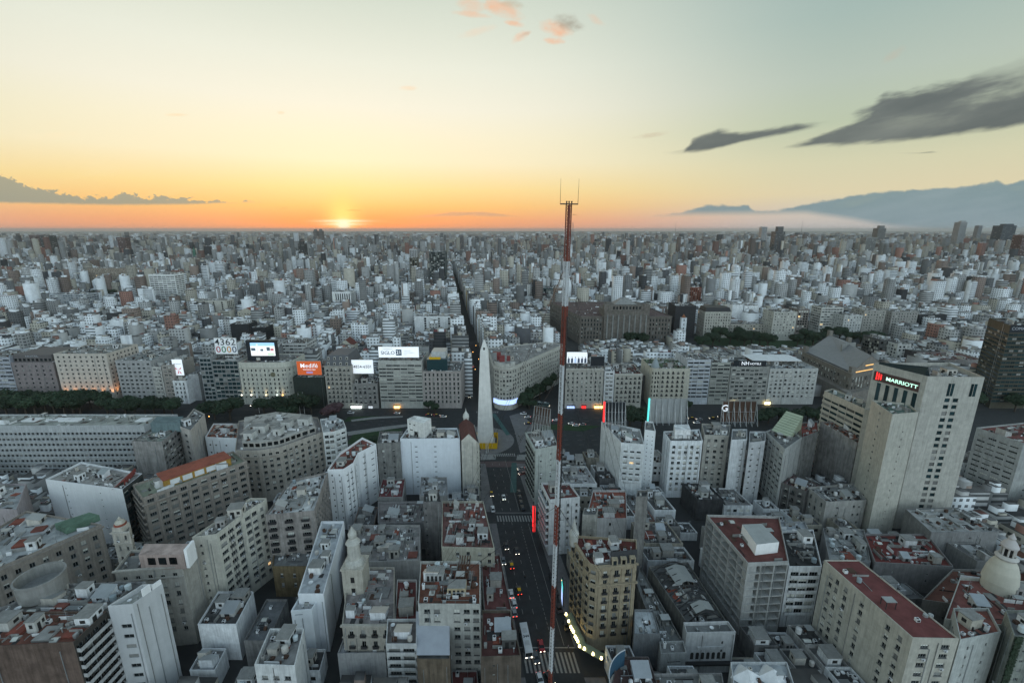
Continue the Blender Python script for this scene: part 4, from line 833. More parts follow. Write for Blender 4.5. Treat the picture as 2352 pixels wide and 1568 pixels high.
b = MB(); b.obox(A_, d, nn, 1, L-2, .003, .3, 64.4, 68.6); part(h, 'sign_band', b, ['oc'], (0.09, 0.05, 0.045))
b = MB(); q5 = [A_+d*1, A_+d*(L-1.5)]; b.poly([(*(q5[0]+nn*.02), 68.7), (*(q5[1]+nn*.02), 68.7), (*(q5[1]-nn*2.0), 75.5), (*(q5[0]-nn*2.0), 72.5)]); b.poly([(*(q5[1]+nn*.02), 68.7), (*(q5[1]-nn*6), 68.7), (*(q5[1]-nn*2.0), 75.5)]); part(h, 'sloped_glazing', b, ['glass2'])
for k in range(5): b = MB(); s0 = L*(.14+k*.17); b.obox(A_, d, nn, s0, s0+L*.075, .004, .06, 51, 63.6); part(h, 'window_strip', b, ['glass2'])
f0, f1 = Vector(q[0]), Vector(q[1]); fd = (f1-f0).normalized(); fL = (f1-f0).length; fo = (fd.y, -fd.x)
for t_ in (.40, .46, .80, .86): b = MB(); b.obox(f0, fd, fo, fL*t_, fL*t_+1.1, .004, .06, 63.5, 69); part(h, 'window_strip', b, ['glass2'])
b = MB(); b.obox(A_, d, nn, .5, L-.5, .003, 1.4, 49.4, 50.4); part(h, 'ledge', b, ['plaster'], (0.45, 0.44, 0.4))
x_, y_ = rel(h); pc = A_+d*(L*.59)+nn*.36; text('MARRIOTT', h, (pc.x-x_, pc.y-y_, 66.4), 2.25, 'signgreen', rz=ang, bold=.03, sx=1.1)
pc = A_+d*(L*.15)+nn*.36; b = MB()
for k in range(3): s_ = L*.10+k*.9; b.obox(A_, d, nn, s_, s_+.45, .32, .4, 64.9+.2*k, 68.4-.3*k)
part(h, 'red_emblem', b, ['redneon'])
h = bld('office_block', 'grey block with rows of paired windows and red roof beside the hotel tower', Q(33, (2352, 1017), (2500, 1010), (2400, 965), (2243, 981)), 33, {3: S(bay=4.6, ww=3.2, wh=.9, fh=2.7, top=3, sm=.8, mull=3, sill=0, ac=0)}, (0.4, 0.41, 0.4), (0.22, 0.085, 0.075), huts=2, small=9)
# right foreground
fr_ = Q(28, (1718, 1292), (1812, 1288), (1790, 1185), (1623, 1181))
h = bld('frame_building', 'open concrete frame building with red roof and white roof house', fr_, 28, {3: S(bay=5.2, ww=4.95, wh=2.6, fh=3.0, top=1.35, sm=.15, rec=3.4, mull=0, sill=0, ac=0, var='dark'), 0: S(bay=3.8, ww=3.4, wh=2.55, fh=3.0, top=1.4, sm=.15, rec=3.0, mull=0, sill=0, ac=0, var='dark')}, (0.42, 0.42, 0.41), RT, huts=0, small=5, roofm='tile', terr=0, debris=.2)
b = MB(); q = Q(31.5, (1738, 1248), (1790, 1242), (1750, 1200), (1705, 1202)); b.prism(q, 27.1, 31.2, 0, 1); part(h, 'roof_house', b, ['clean', 'metal'], WH)
h = bld('office_block', 'dark glazed block with black roof and white parapets', Q(24, (1812, 1300), (1888, 1300), (1868, 1215), (1795, 1218)), 24, {0: S(bay=3.6, ww=3.2, wh=1.7, fh=2.9, top=2.2, balc=.7, var='mix', mull=2)}, (0.696, 0.708, 0.719), (0.045, 0.045, 0.045), huts=1, small=5, hcol=WH)
st = S(bay=3.1, ww=1.1, wh=1.5, fh=2.85, top=1.7, sm=1.2, sill=1, ac=.06)
h = bld('apartment_building', 'big cream apartment slab with long red painted roof', Q(32, (2097, 1464), (2203, 1466), (1973, 1285), (1893, 1285)), 32, {3: S(cols=[.12, .2, .31, .5, .78, .9], ww=1.2, wh=1.5, fh=2.85, top=2.4, sill=1, ac=.05), 0: S(cols=[.3, .75], ww=2.0, wh=1.2, fh=2.85, top=2.0, mull=2, ac=.2)}, (0.5, 0.48, 0.42), (.17, .058, .056), 'plaster', huts=0, small=3, par=.35, roofm='tile', debris=.1)
x, y = P(2132, 1412, 32)
for dx_ in (-.7, .7): b = MB(); b.cyl(x+dx_, y, 31.66, 32.3, .6, .55, 10); part(h, 'roof_vent', b, ['metal'])
# domed building
zd = 24; dm = bld('domed_building', 'pale building carrying a great ribbed dome with lantern', Q(zd, (2170, 1420), (2352, 1440), (2380, 1335), (2205, 1325)), zd, {}, (0.5, 0.5, 0.46), (0.25, 0.1, 0.085), huts=2, small=6)
x, y = P(2292, 1345, zd); b = MB(); b.lathe(x, y, [(3.9, zd-1), (3.9, zd+2), (4.2, zd+2.2), (4.05, zd+3.5), (3.7, zd+6), (2.9, zd+8.5), (1.9, zd+10.2)], 24); part(dm, 'dome', b, ['clean'], (0.52, 0.5, 0.43), True)
b = MB(); b.lathe(x, y, [(2.4, zd+10), (2.7, zd+10.6), (2.2, zd+11.2), (1.9, zd+11.4)], 18); part(dm, 'dome_collar', b, ['clean'], (0.5, 0.48, 0.45), True)
for k in range(8): b = MB(); a = k*pi/4; b.cyl(x+1.55*cos(a), y+1.55*sin(a), zd+11.2, zd+14, .22, .22, 6); part(dm, 'lantern_column', b, ['clean'], (0.5, 0.48, 0.46))
b = MB(); b.cyl(x, y, zd+11.2, zd+14, 1.1, 1.1, 10); part(dm, 'lantern_core', b, ['dark'])
b = MB(); b.lathe(x, y, [(2.0, zd+14), (2.1, zd+14.5), (1.5, zd+15.6), (.8, zd+16.6), (.9, zd+17.2), (.4, zd+18), (.05, zd+18.8)], 14); part(dm, 'lantern_cap', b, ['clean'], (0.5, 0.47, 0.46), True)
h = bld('house', 'white-walled roof court with brown terrace beside the dome', Q(27, (2206, 1468), (2300, 1450), (2270, 1395), (2190, 1395)), 27, {}, (0.5, 0.52, 0.5), (0.24, 0.1, 0.08), huts=2, small=7, hcol=CREAM)
h = bld('apartment_building', 'olive-grey block with ivy strip at the lower corner', Q(30, (2330, 1460), (2470, 1460), (2420, 1400), (2310, 1400)), 30, {}, (0.3, 0.32, 0.29), RG, 'grimy', huts=1, small=4)
# cinema and halls
h = bld('cinema', 'white art deco front with a row of arched openings', Q(15, (1577, 1452), (1690, 1450), (1672, 1425), (1570, 1428)), 15, {}, (0.5, 0.51, 0.52), RG, 'plaster', huts=0, small=2, par=1.2)
a_, c_ = [Vector(v) for v in Q(15, (1577, 1452), (1690, 1450))]; dd = (c_-a_).normalized(); L = (c_-a_).length; on = Vector((dd.y, -dd.x))
for k in range(7):
    b = MB(); s_ = L*(.16+.11*k); pp = [(s_-.5, 5.2), (s_+.5, 5.2), (s_+.5, 7.2)]+[(s_+.5*cos(t*pi/6), 7.2+.5*sin(t*pi/6)) for t in range(1, 6)]+[(s_-.5, 7.2)]
    b.poly([(*(a_+dd*s+on*.02), z) for s, z in pp]); part(h, 'arched_opening', b, ['dark'])
b = MB(); b.obox(a_, dd, on, L*.25, L*.78, .003, .25, 8.9, 9.9); part(h, 'relief_panel', b, ['plaster'], (0.5, 0.51, 0.52))
b = MB(); b.obox(a_, dd, on, 0, L, .003, 1.2, 3.8, 4.4); part(h, 'canopy', b, ['iron'])
hall = Q(12, (1585, 1440), (1668, 1425), (1580, 1290), (1490, 1300))
h = bld('market_hall', 'long hall with dark arched roof trusses and grey panels', hall, 12, {}, (0.2, 0.2, 0.19), (0.12, 0.12, 0.12), 'grimy', huts=0, small=4)
A_, B_, C_, D_ = [Vector(v) for v in hall]
for k in range(9):
    t = .08+k*.105; p0, p1 = A_.lerp(D_, t), B_.lerp(C_, t); b = MB(); pr = None
    for i in range(9):
        s = i/8; q_ = p0.lerp(p1, .06+.88*s); zz = 11.4+3.2*sin(pi*s)
        if pr: b.tube(pr, (q_.x, q_.y, zz), .22, 5)
        pr = (q_.x, q_.y, zz)
    part(h, 'roof_truss', b, ['iron'])
for t0, t1 in ((.1, .24), (.55, .86)):
    b = MB(); q_ = [A_.lerp(D_, t0).lerp(B_.lerp(C_, t0), .28), A_.lerp(D_, t0).lerp(B_.lerp(C_, t0), .78), A_.lerp(D_, t1).lerp(B_.lerp(C_, t1), .78), A_.lerp(D_, t1).lerp(B_.lerp(C_, t1), .28)]
    m0 = (q_[0]+q_[1])/2; m1 = (q_[2]+q_[3])/2
    b.poly([(*q_[0], 13.9), (*m0, 15.1), (*m1, 15.1), (*q_[3], 13.9)]); b.poly([(*m0, 15.1), (*q_[1], 13.9), (*q_[2], 13.9), (*m1, 15.1)]); part(h, 'roof_panel', b, ['oc'], (0.3, 0.31, 0.3))
h = bld('depot', 'long flat concrete roof beside the arched hall', Q(10, (1515, 1480), (1572, 1478), (1470, 1300), (1462, 1340)), 10, {}, (0.25, 0.25, 0.25), (0.2, 0.205, 0.2), 'grimy', huts=0, small=8)
h = bld('shed', 'low shed with white sheet roof at the foot of the ochre apartment house', Q(13, (1456, 1455), (1517, 1455), (1500, 1398), (1457, 1398)), 13, {}, (0.2, 0.21, 0.22), (0.5, 0.53, 0.55), huts=0, small=1)
h = bld('house', 'grey house with slot window beside the cinema', Q(12, (1518, 1500), (1577, 1498), (1570, 1470), (1515, 1472)), 12, {0: S(cols=[.55], ww=4, wh=.6, fh=9, top=3, sill=0, ac=0, mull=4)}, (0.34, 0.35, 0.35), RG, huts=0, small=3)
h = bld('round_front_building', 'dark red roofed building behind the curved blue sign', Q(18, (1398, 1590), (1520, 1590), (1490, 1500), (1420, 1500)), 17, {}, (0.14, 0.12, 0.12), (0.1, 0.06, 0.055), 'grimy', huts=1, small=4)
h = bld('house', 'grey terrace roof in front of the cinema', Q(17, (1500, 1580), (1668, 1580), (1660, 1530), (1500, 1532)), 15, {}, (0.3, 0.3, 0.3), (0.2, 0.2, 0.19), huts=1, small=6)
h = bld('house', 'white house with tent-shaped metal roofs', Q(20, (1690, 1580), (1835, 1580), (1810, 1505), (1680, 1505)), 18, {}, (0.55, 0.57, 0.58), (0.4, 0.42, 0.43), huts=0, small=3)
for px in (1715, 1775):
    x, y = P(px, 1550, 18); b = MB(); b.cyl(x, y, 17.3, 20, 4.2, .05, 4, 0, cap=False); part(h, 'tent_roof', b, ['white'])
h = bld('workshop', 'big pale sloping shed roof near the foot of the hotel', Q(15, (2140, 1222), (2295, 1220), (2200, 1165), (2080, 1168)), 15, {}, (0.25, 0.25, 0.25), (0.38, 0.38, 0.37), huts=0, small=2, par=.3)
h = bld('workshop', 'low workshop with dark red roofs and lantern skylights', Q(12, (2010, 1290), (2190, 1300), (2130, 1225), (1985, 1225)), 12, {}, (0.26, 0.25, 0.25), (0.17, 0.045, 0.04), huts=3, small=10, roofm='tile')
h = bld('workshop', 'brown roofed workshop with pale glazed strip behind the dome', Q(14, (2120, 1370), (2352, 1400), (2360, 1305), (2190, 1300)), 13, {}, (0.26, 0.25, 0.24), (0.14, 0.06, 0.045), huts=2, small=8, roofm='tile')
h = bld('warehouse', 'low warehouse with curved pale metal roof behind the red-roofed frame', Q(14, (1785, 1240), (1870, 1238), (1850, 1192), (1770, 1192)), 13, {}, (0.36, 0.37, 0.38), (0.4, 0.42, 0.44), huts=0, small=3)
h = bld('house', 'cluttered patchwork of tin roofs beside the cream slab', Q(11, (1905, 1285), (2000, 1290), (1985, 1215), (1890, 1212)), 11, {}, (0.3, 0.3, 0.3), (0.33, 0.33, 0.32), huts=5, small=14, terr=3)

# ------------------------------------------------------------------ the row across the avenue
def wrow(name, label, x0, x1, yt, Yf, d, st, col, roof=RG, right=None, left=None, **k):
    pts, z = row(x0, x1, yt, Yf, d); return bld(name, label, pts, z, {0: st, 1: right, 3: left}, col, roof, **k), pts, z
SQ = S(bay=4.2, ww=1.5, wh=1.5, fh=3.35, top=2.0, sm=.6, mull=1, ac=0, sill=0, var='dark')
wrow('office_block', 'blue-grey striped block at the edge beyond the tree belt', -60, 21, 820, 335, 25, S(bay=5, ww=4.7, wh=1.3, fh=3.2, top=2, mull=3, sill=0, ac=0), (0.4, 0.42, 0.47))
h, p_, z_ = wrow('hotel', 'mauve-brown hotel with dark mansard and grid of square windows', 23, 121, 832, 335, 28, S(bay=5.0, ww=1.5, wh=1.5, fh=3.4, top=2.4, sm=.8, ac=0, sill=0, var='dark'), (0.27, 0.235, 0.235), (0.12, 0.11, 0.11))
b = MB(); i_ = inset(p_, .3); b.prism(inset(p_, 1.6), z_-.9, z_+5.5, 0); part(h, 'mansard', b, ['oc'], (0.12, 0.11, 0.11))
for k in range(9): t = (k+.5)/9; b = MB(); x = p_[0][0]+1.6+(p_[1][0]-p_[0][0]-3.2)*t; b.box(x-.9, x+.9, 335+1.45, 337, z_+.6, z_+2.6); part(h, 'dormer_window', b, ['glass'])
x_, y_ = rel(h); text('HOTEL', h, ((p_[0][0]+p_[1][0])/2-x_, 336.4-y_, z_+4.4), 2.0, 'inkgrey', sx=1.6)
h, p_, z_ = wrow('hotel', 'cream white hotel lit by orange floodlights at its foot', 122, 243, 812, 333, 30, S(bay=4.1, ww=1.45, wh=1.5, fh=3.35, top=2.0, sm=.8, ac=0, sill=0, var='dark'), (0.6, 0.55, 0.49), (0.3, 0.3, 0.28), right=S(bay=3.6, ww=1.45, wh=1.5, fh=3.35, top=2.0, ac=0, sill=0, var='dark'), huts=2, small=10)
HOTEL2 = (p_, z_)
wrow('office_block', 'grey block with black arcaded attic storey', 264, 345, 828, 332, 28, S(bay=3.6, ww=2.0, wh=1.4, fh=3.2, top=2.2, sm=.5, sill=0, ac=0, var='dark'), (0.4, 0.4, 0.4), (0.3, 0.32, 0.31), huts=2, small=8)
wrow('apartment_building', 'narrow pale building with open balconies beside the arcaded attic', 347, 369, 842, 332, 24, S(bay=3.6, ww=2.6, wh=1.6, fh=3.1, top=1.6, balc=.9, mull=2), (0.56, 0.55, 0.52), huts=1)
wrow('apartment_building', 'brownish balconied building with orange roof shed', 370, 394, 838, 332, 24, S(bay=3.6, ww=2.6, wh=1.5, fh=3.1, top=1.6, balc=.9), (0.4, 0.37, 0.34), (0.4, 0.2, 0.09), huts=2)
h, p_, z_ = wrow('apartment_building', 'small white building with tall dark windows below the lit poster', 396, 427, 874, 331, 22, S(bay=3.4, ww=1.1, wh=2.0, fh=3.4, top=1.8, sill=0, ac=0, var='dark'), (0.789, 0.8, 0.812), huts=1)
wrow('house', 'grey blank-sided building next to the small white one', 428, 455, 862, 338, 20, None, (0.45, 0.45, 0.46))
GLZ = S(bay=3.3, ww=3.0, wh=2.3, fh=3.3, top=1.4, sm=.3, mull=1, sill=0, ac=0, var='dark', frame='iron', ledge=.2, rec=.15)
wrow('office_block', 'slim dark glass block with pale floor bands', 456, 483, 820, 331, 25, GLZ, (0.34, 0.36, 0.37))
h, p_, z_ = wrow('office_block', 'black glass office block beneath the big telephone number', 485, 545, 826, 330, 25, GLZ, (0.3, 0.31, 0.31), RD, huts=1, small=3); H4362 = (p_, z_)
Yh = 330; zz = zat(832, Yh); a = PY(547, 832, Yh); c = PY(655, 832, Yh)
rp = [(a[0], Yh), (c[0]-4, Yh), (c[0], Yh+1.2), (c[0]+2.6, Yh+4), (c[0]+3.4, Yh+8), (c[0]+3.4, Yh+25), (a[0], Yh+25)]
HS = S(bay=3.3, ww=1.1, wh=1.7, fh=3.5, top=5.6, sm=.9, sill=1, ac=0, var='dark', mull=0)
h = bld('hotel', 'cream hotel with rounded corner, round emblem and warm lamps', rp, zz, {0: HS, 1: S(bay=2.5, ww=1, wh=1.6, fh=3.5, top=5.6, sm=.2, sill=0, ac=0), 2: S(bay=2.5, ww=1, wh=1.6, fh=3.5, top=5.6, sm=.2, sill=0, ac=0), 3: S(bay=2.5, ww=1, wh=1.6, fh=3.5, top=5.6, sm=.2, sill=0, ac=0), 4: S(bay=3, ww=1.3, wh=1.7, fh=3.5, top=5.6, sill=0, ac=0)}, (0.6, 0.59, 0.52), RG, huts=1, small=6)
b = MB(); i2 = inset(rp, -.5); b.prism(i2, zz-4.6, zz-4.1); part(h, 'cornice', b, ['plaster'], (0.52, 0.5, 0.44))
b = MB(); i2 = inset(rp, -1.0); b.prism(i2, 7.0, 7.6); part(h, 'lower_cornice', b, ['plaster'], (0.52, 0.5, 0.44))
b = MB(); px_ = PY(627, 860, Yh); b.cyl(0, 0, 0, .2, 1.9, 1.9, 16); me = b.mesh('emblem', ['oc']); e_ = obj('emblem', me, h, (px_[0]-h.location.x, Yh-.02-h.location.y, px_[2]), color=(0.16, 0.15, 0.1)); e_.rotation_euler = (pi/2, 0, 0)
lamps_xy = []
for px, m_ in ((556, 'head'), (578, 'head'), (612, 'warmlamp'), (637, 'coollamp'), (650, 'amber')):
    q_ = PY(px, 913, Yh-.9); b = MB(); b.cyl(0, 0, 0, .55, .45, .3, 8); obj('wall_lamp', b.mesh('wall_lamp', [m_]), h, (q_[0]-h.location.x, Yh-.9-h.location.y, 7.7)); lamps_xy.append((q_[0], Yh-.9, 8.6, m_))
h, p_, z_ = wrow('house', 'low dark ivy-green block under the orange billboard', 672, 744, 866, 322, 22, None, (0.035, 0.045, 0.04), RD, huts=0, small=2); HMED = (p_, z_)
ORN = S(bay=3.4, ww=1.15, wh=2.0, fh=3.5, top=2.0, sm=.6, balc=.45, each=True, pil=.2, ac=0, rail=.7, cornice=((0, .4, .6),))
h, p_, z_ = wrow('ornate_building', 'ornate building with slate mansard and round dormers', 744, 806, 840, 322, 26, ORN, (0.42, 0.4, 0.36), (0.13, 0.13, 0.14), huts=2, small=6)
b = MB(); i1 = inset(p_, .5); i2 = inset(p_, 2.6)
for k in range(4): j = (k+1) % 4; b.poly([(*i1[k], z_-.5), (*i1[j], z_-.5), (*i2[j], z_+7.5), (*i2[k], z_+7.5)])
b.poly([(*v, z_+7.5) for v in i2]); part(h, 'mansard', b, ['oc'], (0.11, 0.115, 0.125))
for k in range(4):
    for zz_ in (z_+.4, z_+4.2):
        t = (k+.5)/4; x = p_[0][0]+.9+(p_[1][0]-p_[0][0]-1.8)*t; b = MB(); yb = 322+.6+(zz_-z_)*.26; b.box(x-.8, x+.8, yb-.3, yb+2, zz_, zz_+2.1); b.box(x-.45, x+.45, yb-.33, yb-.3, zz_+.3, zz_+1.7, 1, bottom=False); part(h, 'dormer', b, ['plaster', 'glass'], (0.5, 0.48, 0.44))
h, p_, z_ = wrow('ornate_building', 'grey belle epoque building with curved gable below the white number board', 808, 866, 880, 322, 26, S(bay=3.3, ww=1.4, wh=2.1, fh=3.7, top=2.4, sm=.6, balc=.4, each=True, pil=.25, ac=0, rail=.7, cornice=((0, .5, .7),)), (0.32, 0.31, 0.3), (0.09, 0.09, 0.1), huts=1, small=4); H4854 = (p_, z_)
for t in (0.18, 0.5, 0.82): x = p_[0][0]+(p_[1][0]-p_[0][0])*t; b = MB(); w_ = 2.4 if t == .5 else 1.1; b.box(x-w_, x+w_, 322.2, 323.6, z_, z_+2.2+w_*.4); b.box(x-w_*.5, x+w_*.5, 322.16, 322.2, z_+.4, z_+2, 1, bottom=False); part(h, 'gable', b, ['plaster', 'glass'], (0.36, 0.35, 0.33))
h, p_, z_ = wrow('office_block', 'office block with thin horizontal louvre bands under the university board', 868, 968, 828, 322, 26, S(bay=5.0, ww=4.75, wh=1.25, fh=2.75, top=3.2, sm=.2, mull=4, sill=0, ac=0, ledge=.45, var='mix', rec=.4), (0.5, 0.5, 0.47), (0.3, 0.3, 0.29), huts=1, small=5); HSIG = (p_, z_)
h, p_, z_ = wrow('corner_building', 'pinkish corner building with arched top windows and glass roof storey', 970, 1058, 852, 322, 26, S(bay=2.9, ww=1.3, wh=2.4, fh=3.5, top=1.8, sm=.5, pil=.25, ac=0, sill=0, var='dark', cornice=((0, .5, .6), (7.2, .3, .4))), (0.46, 0.42, 0.4), RG, right=S(bay=3, ww=1.3, wh=2.4, fh=3.5, top=1.8, pil=.2, ac=0, sill=0), huts=1, small=3)
b = MB(); i1 = inset(p_, 3); b.box(i1[0][0], i1[1][0]-7, 325, 341, z_-.9, z_+8, 0); part(h, 'glass_storey', b, ['glass2']); b = MB(); b.box(i1[0][0]+2, i1[1][0]-12, 324.6, 325, z_+8.2, z_+10, 0); part(h, 'yellow_panel', b, ['yellow'])
b = MB(); b.box(i1[0][0]+3, i1[1][0]-9, 329, 341, z_+8, z_+13, 0, 1); part(h, 'roof_house', b, ['plaster', 'metal'], (0.56, 0.58, 0.58))
# rounded prow building
zp = zat(842, 318); A1 = PY(1140, 842, 318); A2 = PY(1183, 842, 318)
x0, x1 = A1[0], A2[0]
fi = [(x0-3, 330), (x0-1.6, 323), (x0+2, 319), ((x0+x1)/2, 317.6), (x1-2, 319), (x1+1.4, 323)]
rB = P(1296, 790, zp); fi += [(rB[0], rB[1]), (rB[0]-16, rB[1]+8), (x0-9, 372)]
FI = S(bay=3.2, ww=1.4, wh=1.8, fh=3.35, top=3.4, sm=.4, sill=1, ac=0)
h = bld('flatiron_building', 'long cream building with rounded prow facing the obelisk', fi, zp, {i: (FI if i == 5 else S(bay=2.6, ww=1.4, wh=1.7, fh=3.35, top=3.4, sm=.3, sill=1, ac=0) if 0 <= i < 5 else FI if i == 8 else None) for i in range(9)}, (0.5, 0.485, 0.44), (0.29, 0.28, 0.27), huts=7, small=26)
b = MB(); b.prism(inset(fi, -.7), zp-2.2, zp-1.7); part(h, 'cornice', b, ['plaster'], (0.56, 0.54, 0.5))
b = MB(); q_ = inset(fi[:6]+[(x1+2, 328), (x0-1, 328)], 1.5); b.prism(q_, zp-.9, zp+1.6); part(h, 'attic', b, ['plaster'], (0.56, 0.55, 0.51))
for dx_, dy_, w_, hh_ in ((2, 7, 4, 4.5), (7.5, 9, 2.6, 3.5), (0, 11, 3, 6)):
    b = MB(); b.box(x0+dx_, x0+dx_+w_, 318+dy_, 318+dy_+3, zp+1.6, zp+1.6+hh_); part(h, 'red_tank_house', b, ['oc'], (0.2, 0.045, 0.045))
led = thing('led_ribbon', 'curved blue-white electronic ribbon round the foot of the prow', 'screen', ((x0+x1)/2, 318, 0))
pr_ = inset(fi[:7], -1.0)[1:6]
for a, c in zip(pr_, pr_[1:]):
    b = MB(); b.poly([(a[0]-(x0+x1)/2, a[1]-318, 4.6), (c[0]-(x0+x1)/2, c[1]-318, 4.6), (c[0]-(x0+x1)/2, c[1]-318, 8.2), (a[0]-(x0+x1)/2, a[1]-318, 8.2)]); obj('screen_panel', b.mesh('screen_panel', ['blueled']), led)
ST2 = S(bay=3.4, ww=1.2, wh=1.7, fh=3.4, top=3.0, sm=.6, sill=1, ac=.04, cornice=((1.2, .4, .6),))
h, p_, z_ = wrow('apartment_building', 'pale stone block carrying the lit screen of standing figures', 1299, 1387, 846, 322, 28, ST2, (0.48, 0.46, 0.42), huts=1, small=5); HSCR = (p_, z_)
wrow('apartment_building', 'narrow white building with stacked bay balconies', 1389, 1412, 852, 322, 26, S(bay=3.4, ww=2.3, wh=1.6, fh=3.1, top=1.6, balc=1.0, mull=2), (0.766, 0.777, 0.789))
wrow('apartment_building', 'cream building with tall pilasters and red roof terrace', 1413, 1476, 858, 322, 26, S(bay=3.4, ww=1.3, wh=2.1, fh=3.6, top=2.4, sm=.5, pil=.35, balc=.4, each=True, ac=0, cornice=((0.8, 0.5, 0.6), (4.4, .35, .5))), (0.54, 0.52, 0.47), RT, huts=3, small=7)
wrow('house', 'dark recessed building in the side street gap', 1478, 1496, 862, 340, 24, S(bay=3, ww=1.2, wh=1.6, fh=3.2), (0.13, 0.13, 0.13))
h, p_, z_ = wrow('ornate_building', 'cream building with bay windows, corner turret and roof garden', 1497, 1586, 846, 325, 28, S(bay=3.9, ww=1.3, wh=1.9, fh=3.5, top=2.4, sm=3.2, balc=.4, each=True, ac=0, var='dark'), (0.58, 0.55, 0.47), (0.1, 0.14, 0.08), huts=1, small=6)
x, y = p_[0][0]+2.6, 325.5
b = MB(); b.lathe(x, y, [(2.7, 0), (2.7, z_+1)], 14); part(h, 'corner_bay', b, ['plaster'], (0.58, 0.55, 0.47)); b = MB(); b.lathe(x, y, [(3.1, z_+1), (3.0, z_+2), (2.0, z_+5), (.6, z_+7.6), (.05, z_+9.4)], 12); part(h, 'turret', b, ['oc'], (0.28, 0.32, 0.34), True)
for k in range(9):
    for a in (-2.3, -1.57, -.8): b = MB(); zc = z_-2.2-k*3.5; xx, yy = x+2.72*cos(a), y+2.72*sin(a); b.box(xx-.5, xx+.5, yy-.06, yy+.15, zc-1.8, zc); part(h, 'window', b, ['glass'])
BND = S(bay=4.4, ww=4.1, wh=1.4, fh=3.0, top=1.8, sm=.3, mull=3, sill=0, ac=0, ledge=.4)
wrow('office_block', 'bluish white office block with horizontal bands and stepped top', 1580, 1634, 826, 330, 26, BND, (0.56, 0.59, 0.64), huts=2)
wrow('office_block', 'grey-green office block with dark ribbon windows', 1635, 1679, 832, 330, 26, BND, (0.38, 0.39, 0.36), huts=2)
h, p_, z_ = wrow('hotel', 'grey hotel with glazed centre bays and white rooftop lettering', 1680, 1768, 842, 330, 28, S(bay=3.6, ww=2.8, wh=1.6, fh=3.2, top=2.0, sm=.6, mull=2, sill=0, ac=0), (0.36, 0.36, 0.34), RD, huts=1, small=6); HNH = (p_, z_)
h, p_, z_ = wrow('apartment_building', 'wide pale building with white roof slab beside the lettered hotel', 1769, 1880, 846, 330, 28, S(bay=3.4, ww=1.7, wh=1.5, fh=3.2, top=2.2, sm=.6, var='blinds', ac=0), (0.54, 0.54, 0.52), RW, huts=3, small=8)
b = MB(); b.box(p_[0][0]-9, p_[1][0]-8, 338, 356, z_+3.4, z_+3.8); part(h, 'white_canopy', b, ['white'])
for xx in (p_[0][0]+2, p_[1][0]-10):
    b = MB(); b.box(xx, xx+.4, 340, 340.4, z_-.9, z_+3.4); part(h, 'canopy_post', b, ['iron'])
# shop lights along the foot of the row
shop = []
for x0_, x1_, Ys, m_, lb in ((806, 830, 320.7, 'coollamp', 'pale green lit shopfront below the grey belle epoque building'), (846, 856, 320.7, 'signwhite', 'round white lit shop sign under the louvred offices'), (905, 918, 320.7, 'amber', 'orange lit kiosk front below the louvred offices'), (1302, 1320, 320.6, 'blueled', 'blue lit shopfront under the screen block'), (1336, 1346, 320.6, 'redneon', 'red lit shopfront under the screen block'), (1365, 1384, 320.6, 'amber', 'amber lit cafe front at the end of the screen block'), (1680, 1690, 328.5, 'warmlamp', 'warm floodlit bay at one end of the lettered hotel'), (1755, 1768, 328.5, 'warmlamp', 'warm floodlit bay at the other end of the lettered hotel')):
    a = PY(x0_, 935, Ys); c = PY(x1_, 935, Ys); t = thing('shopfront', lb, 'shopfront', (a[0], Ys, 0)); wd = c[0]-a[0]
    n_ = max(1, int(wd/1.6))
    for k in range(n_): b = MB(); b.box(wd*k/n_+.1, wd*(k+1)/n_-.1, 0, .1, .4, 2.6); obj('window', b.mesh('window', [m_]), t)
    b = MB(); b.box(-.2, wd+.2, -.9, .4, 2.7, 3.1); obj('awning', b.mesh('awning', ['iron']), t)

# ------------------------------------------------------------------ billboards and signs
def board(label, x0, x1, yt, yb, Y, m='signdim', zroof=None, thick=.7, cat='billboard', name='billboard', frame='metal'):
    a = PY(x0, yt, Y); c = PY(x1, yb, Y); cxm = (a[0]+c[0])/2; wd = c[0]-a[0]; zt_, zb_ = a[2], c[2]
    t = thing(name, label, cat, (cxm, Y, 0)); b = MB(); b.box(-wd/2, wd/2, 0, thick, zb_, zt_, 1); b.poly([(-wd/2+.15, -.004, zb_+.15), (wd/2-.15, -.004, zb_+.15), (wd/2-.15, -.004, zt_-.15), (-wd/2+.15, -.004, zt_-.15)], 0)
    obj('panel', b.mesh('panel', [m, frame]), t)
    zr = zroof if zroof is not None else zb_-1.5
    for k in range(max(2, int(wd/5)+1)):
        b = MB(); x = -wd/2+.6+(wd-1.2)*k/(max(2, int(wd/5)+1)-1); b.tube((x, .4, zr), (x, .4, zb_), .14, 4); b.tube((x, 4, zr), (x, .5, (zb_+zt_)/2), .1, 4); obj('strut', b.mesh('strut', ['iron']), t)
    return t, wd, zb_, zt_
p_, z_ = H4362; t, wd, zb_, zt_ = board('white board with telephone digits 4362 over coloured zeros', 490, 547, 776, 813, 334, 'signdim', z_-.9)
for k, ch in enumerate('4362'): text(ch, t, (-wd/2+wd*(k+.56)/4.2, -.03, zb_+(zt_-zb_)*.73), (zt_-zb_)*.56, 'ink', bold=.015, name='digit', sx=1.1)
for nm, c in (('digred', (0.42, 0.03, 0.06)), ('diggreen', (0.02, 0.2, 0.09)), ('digorange', (0.6, 0.27, 0.05)), ('digblue', (0.02, 0.05, 0.12))): M[nm] = mat(nm, c)
for k, m_ in enumerate(('digred', 'diggreen', 'digorange', 'digblue')): text('0', t, (-wd/2+wd*(k+.62)/4.2, -.03, zb_+(zt_-zb_)*.27), (zt_-zb_)*.54, m_, bold=.015, name='digit', sx=1.1)
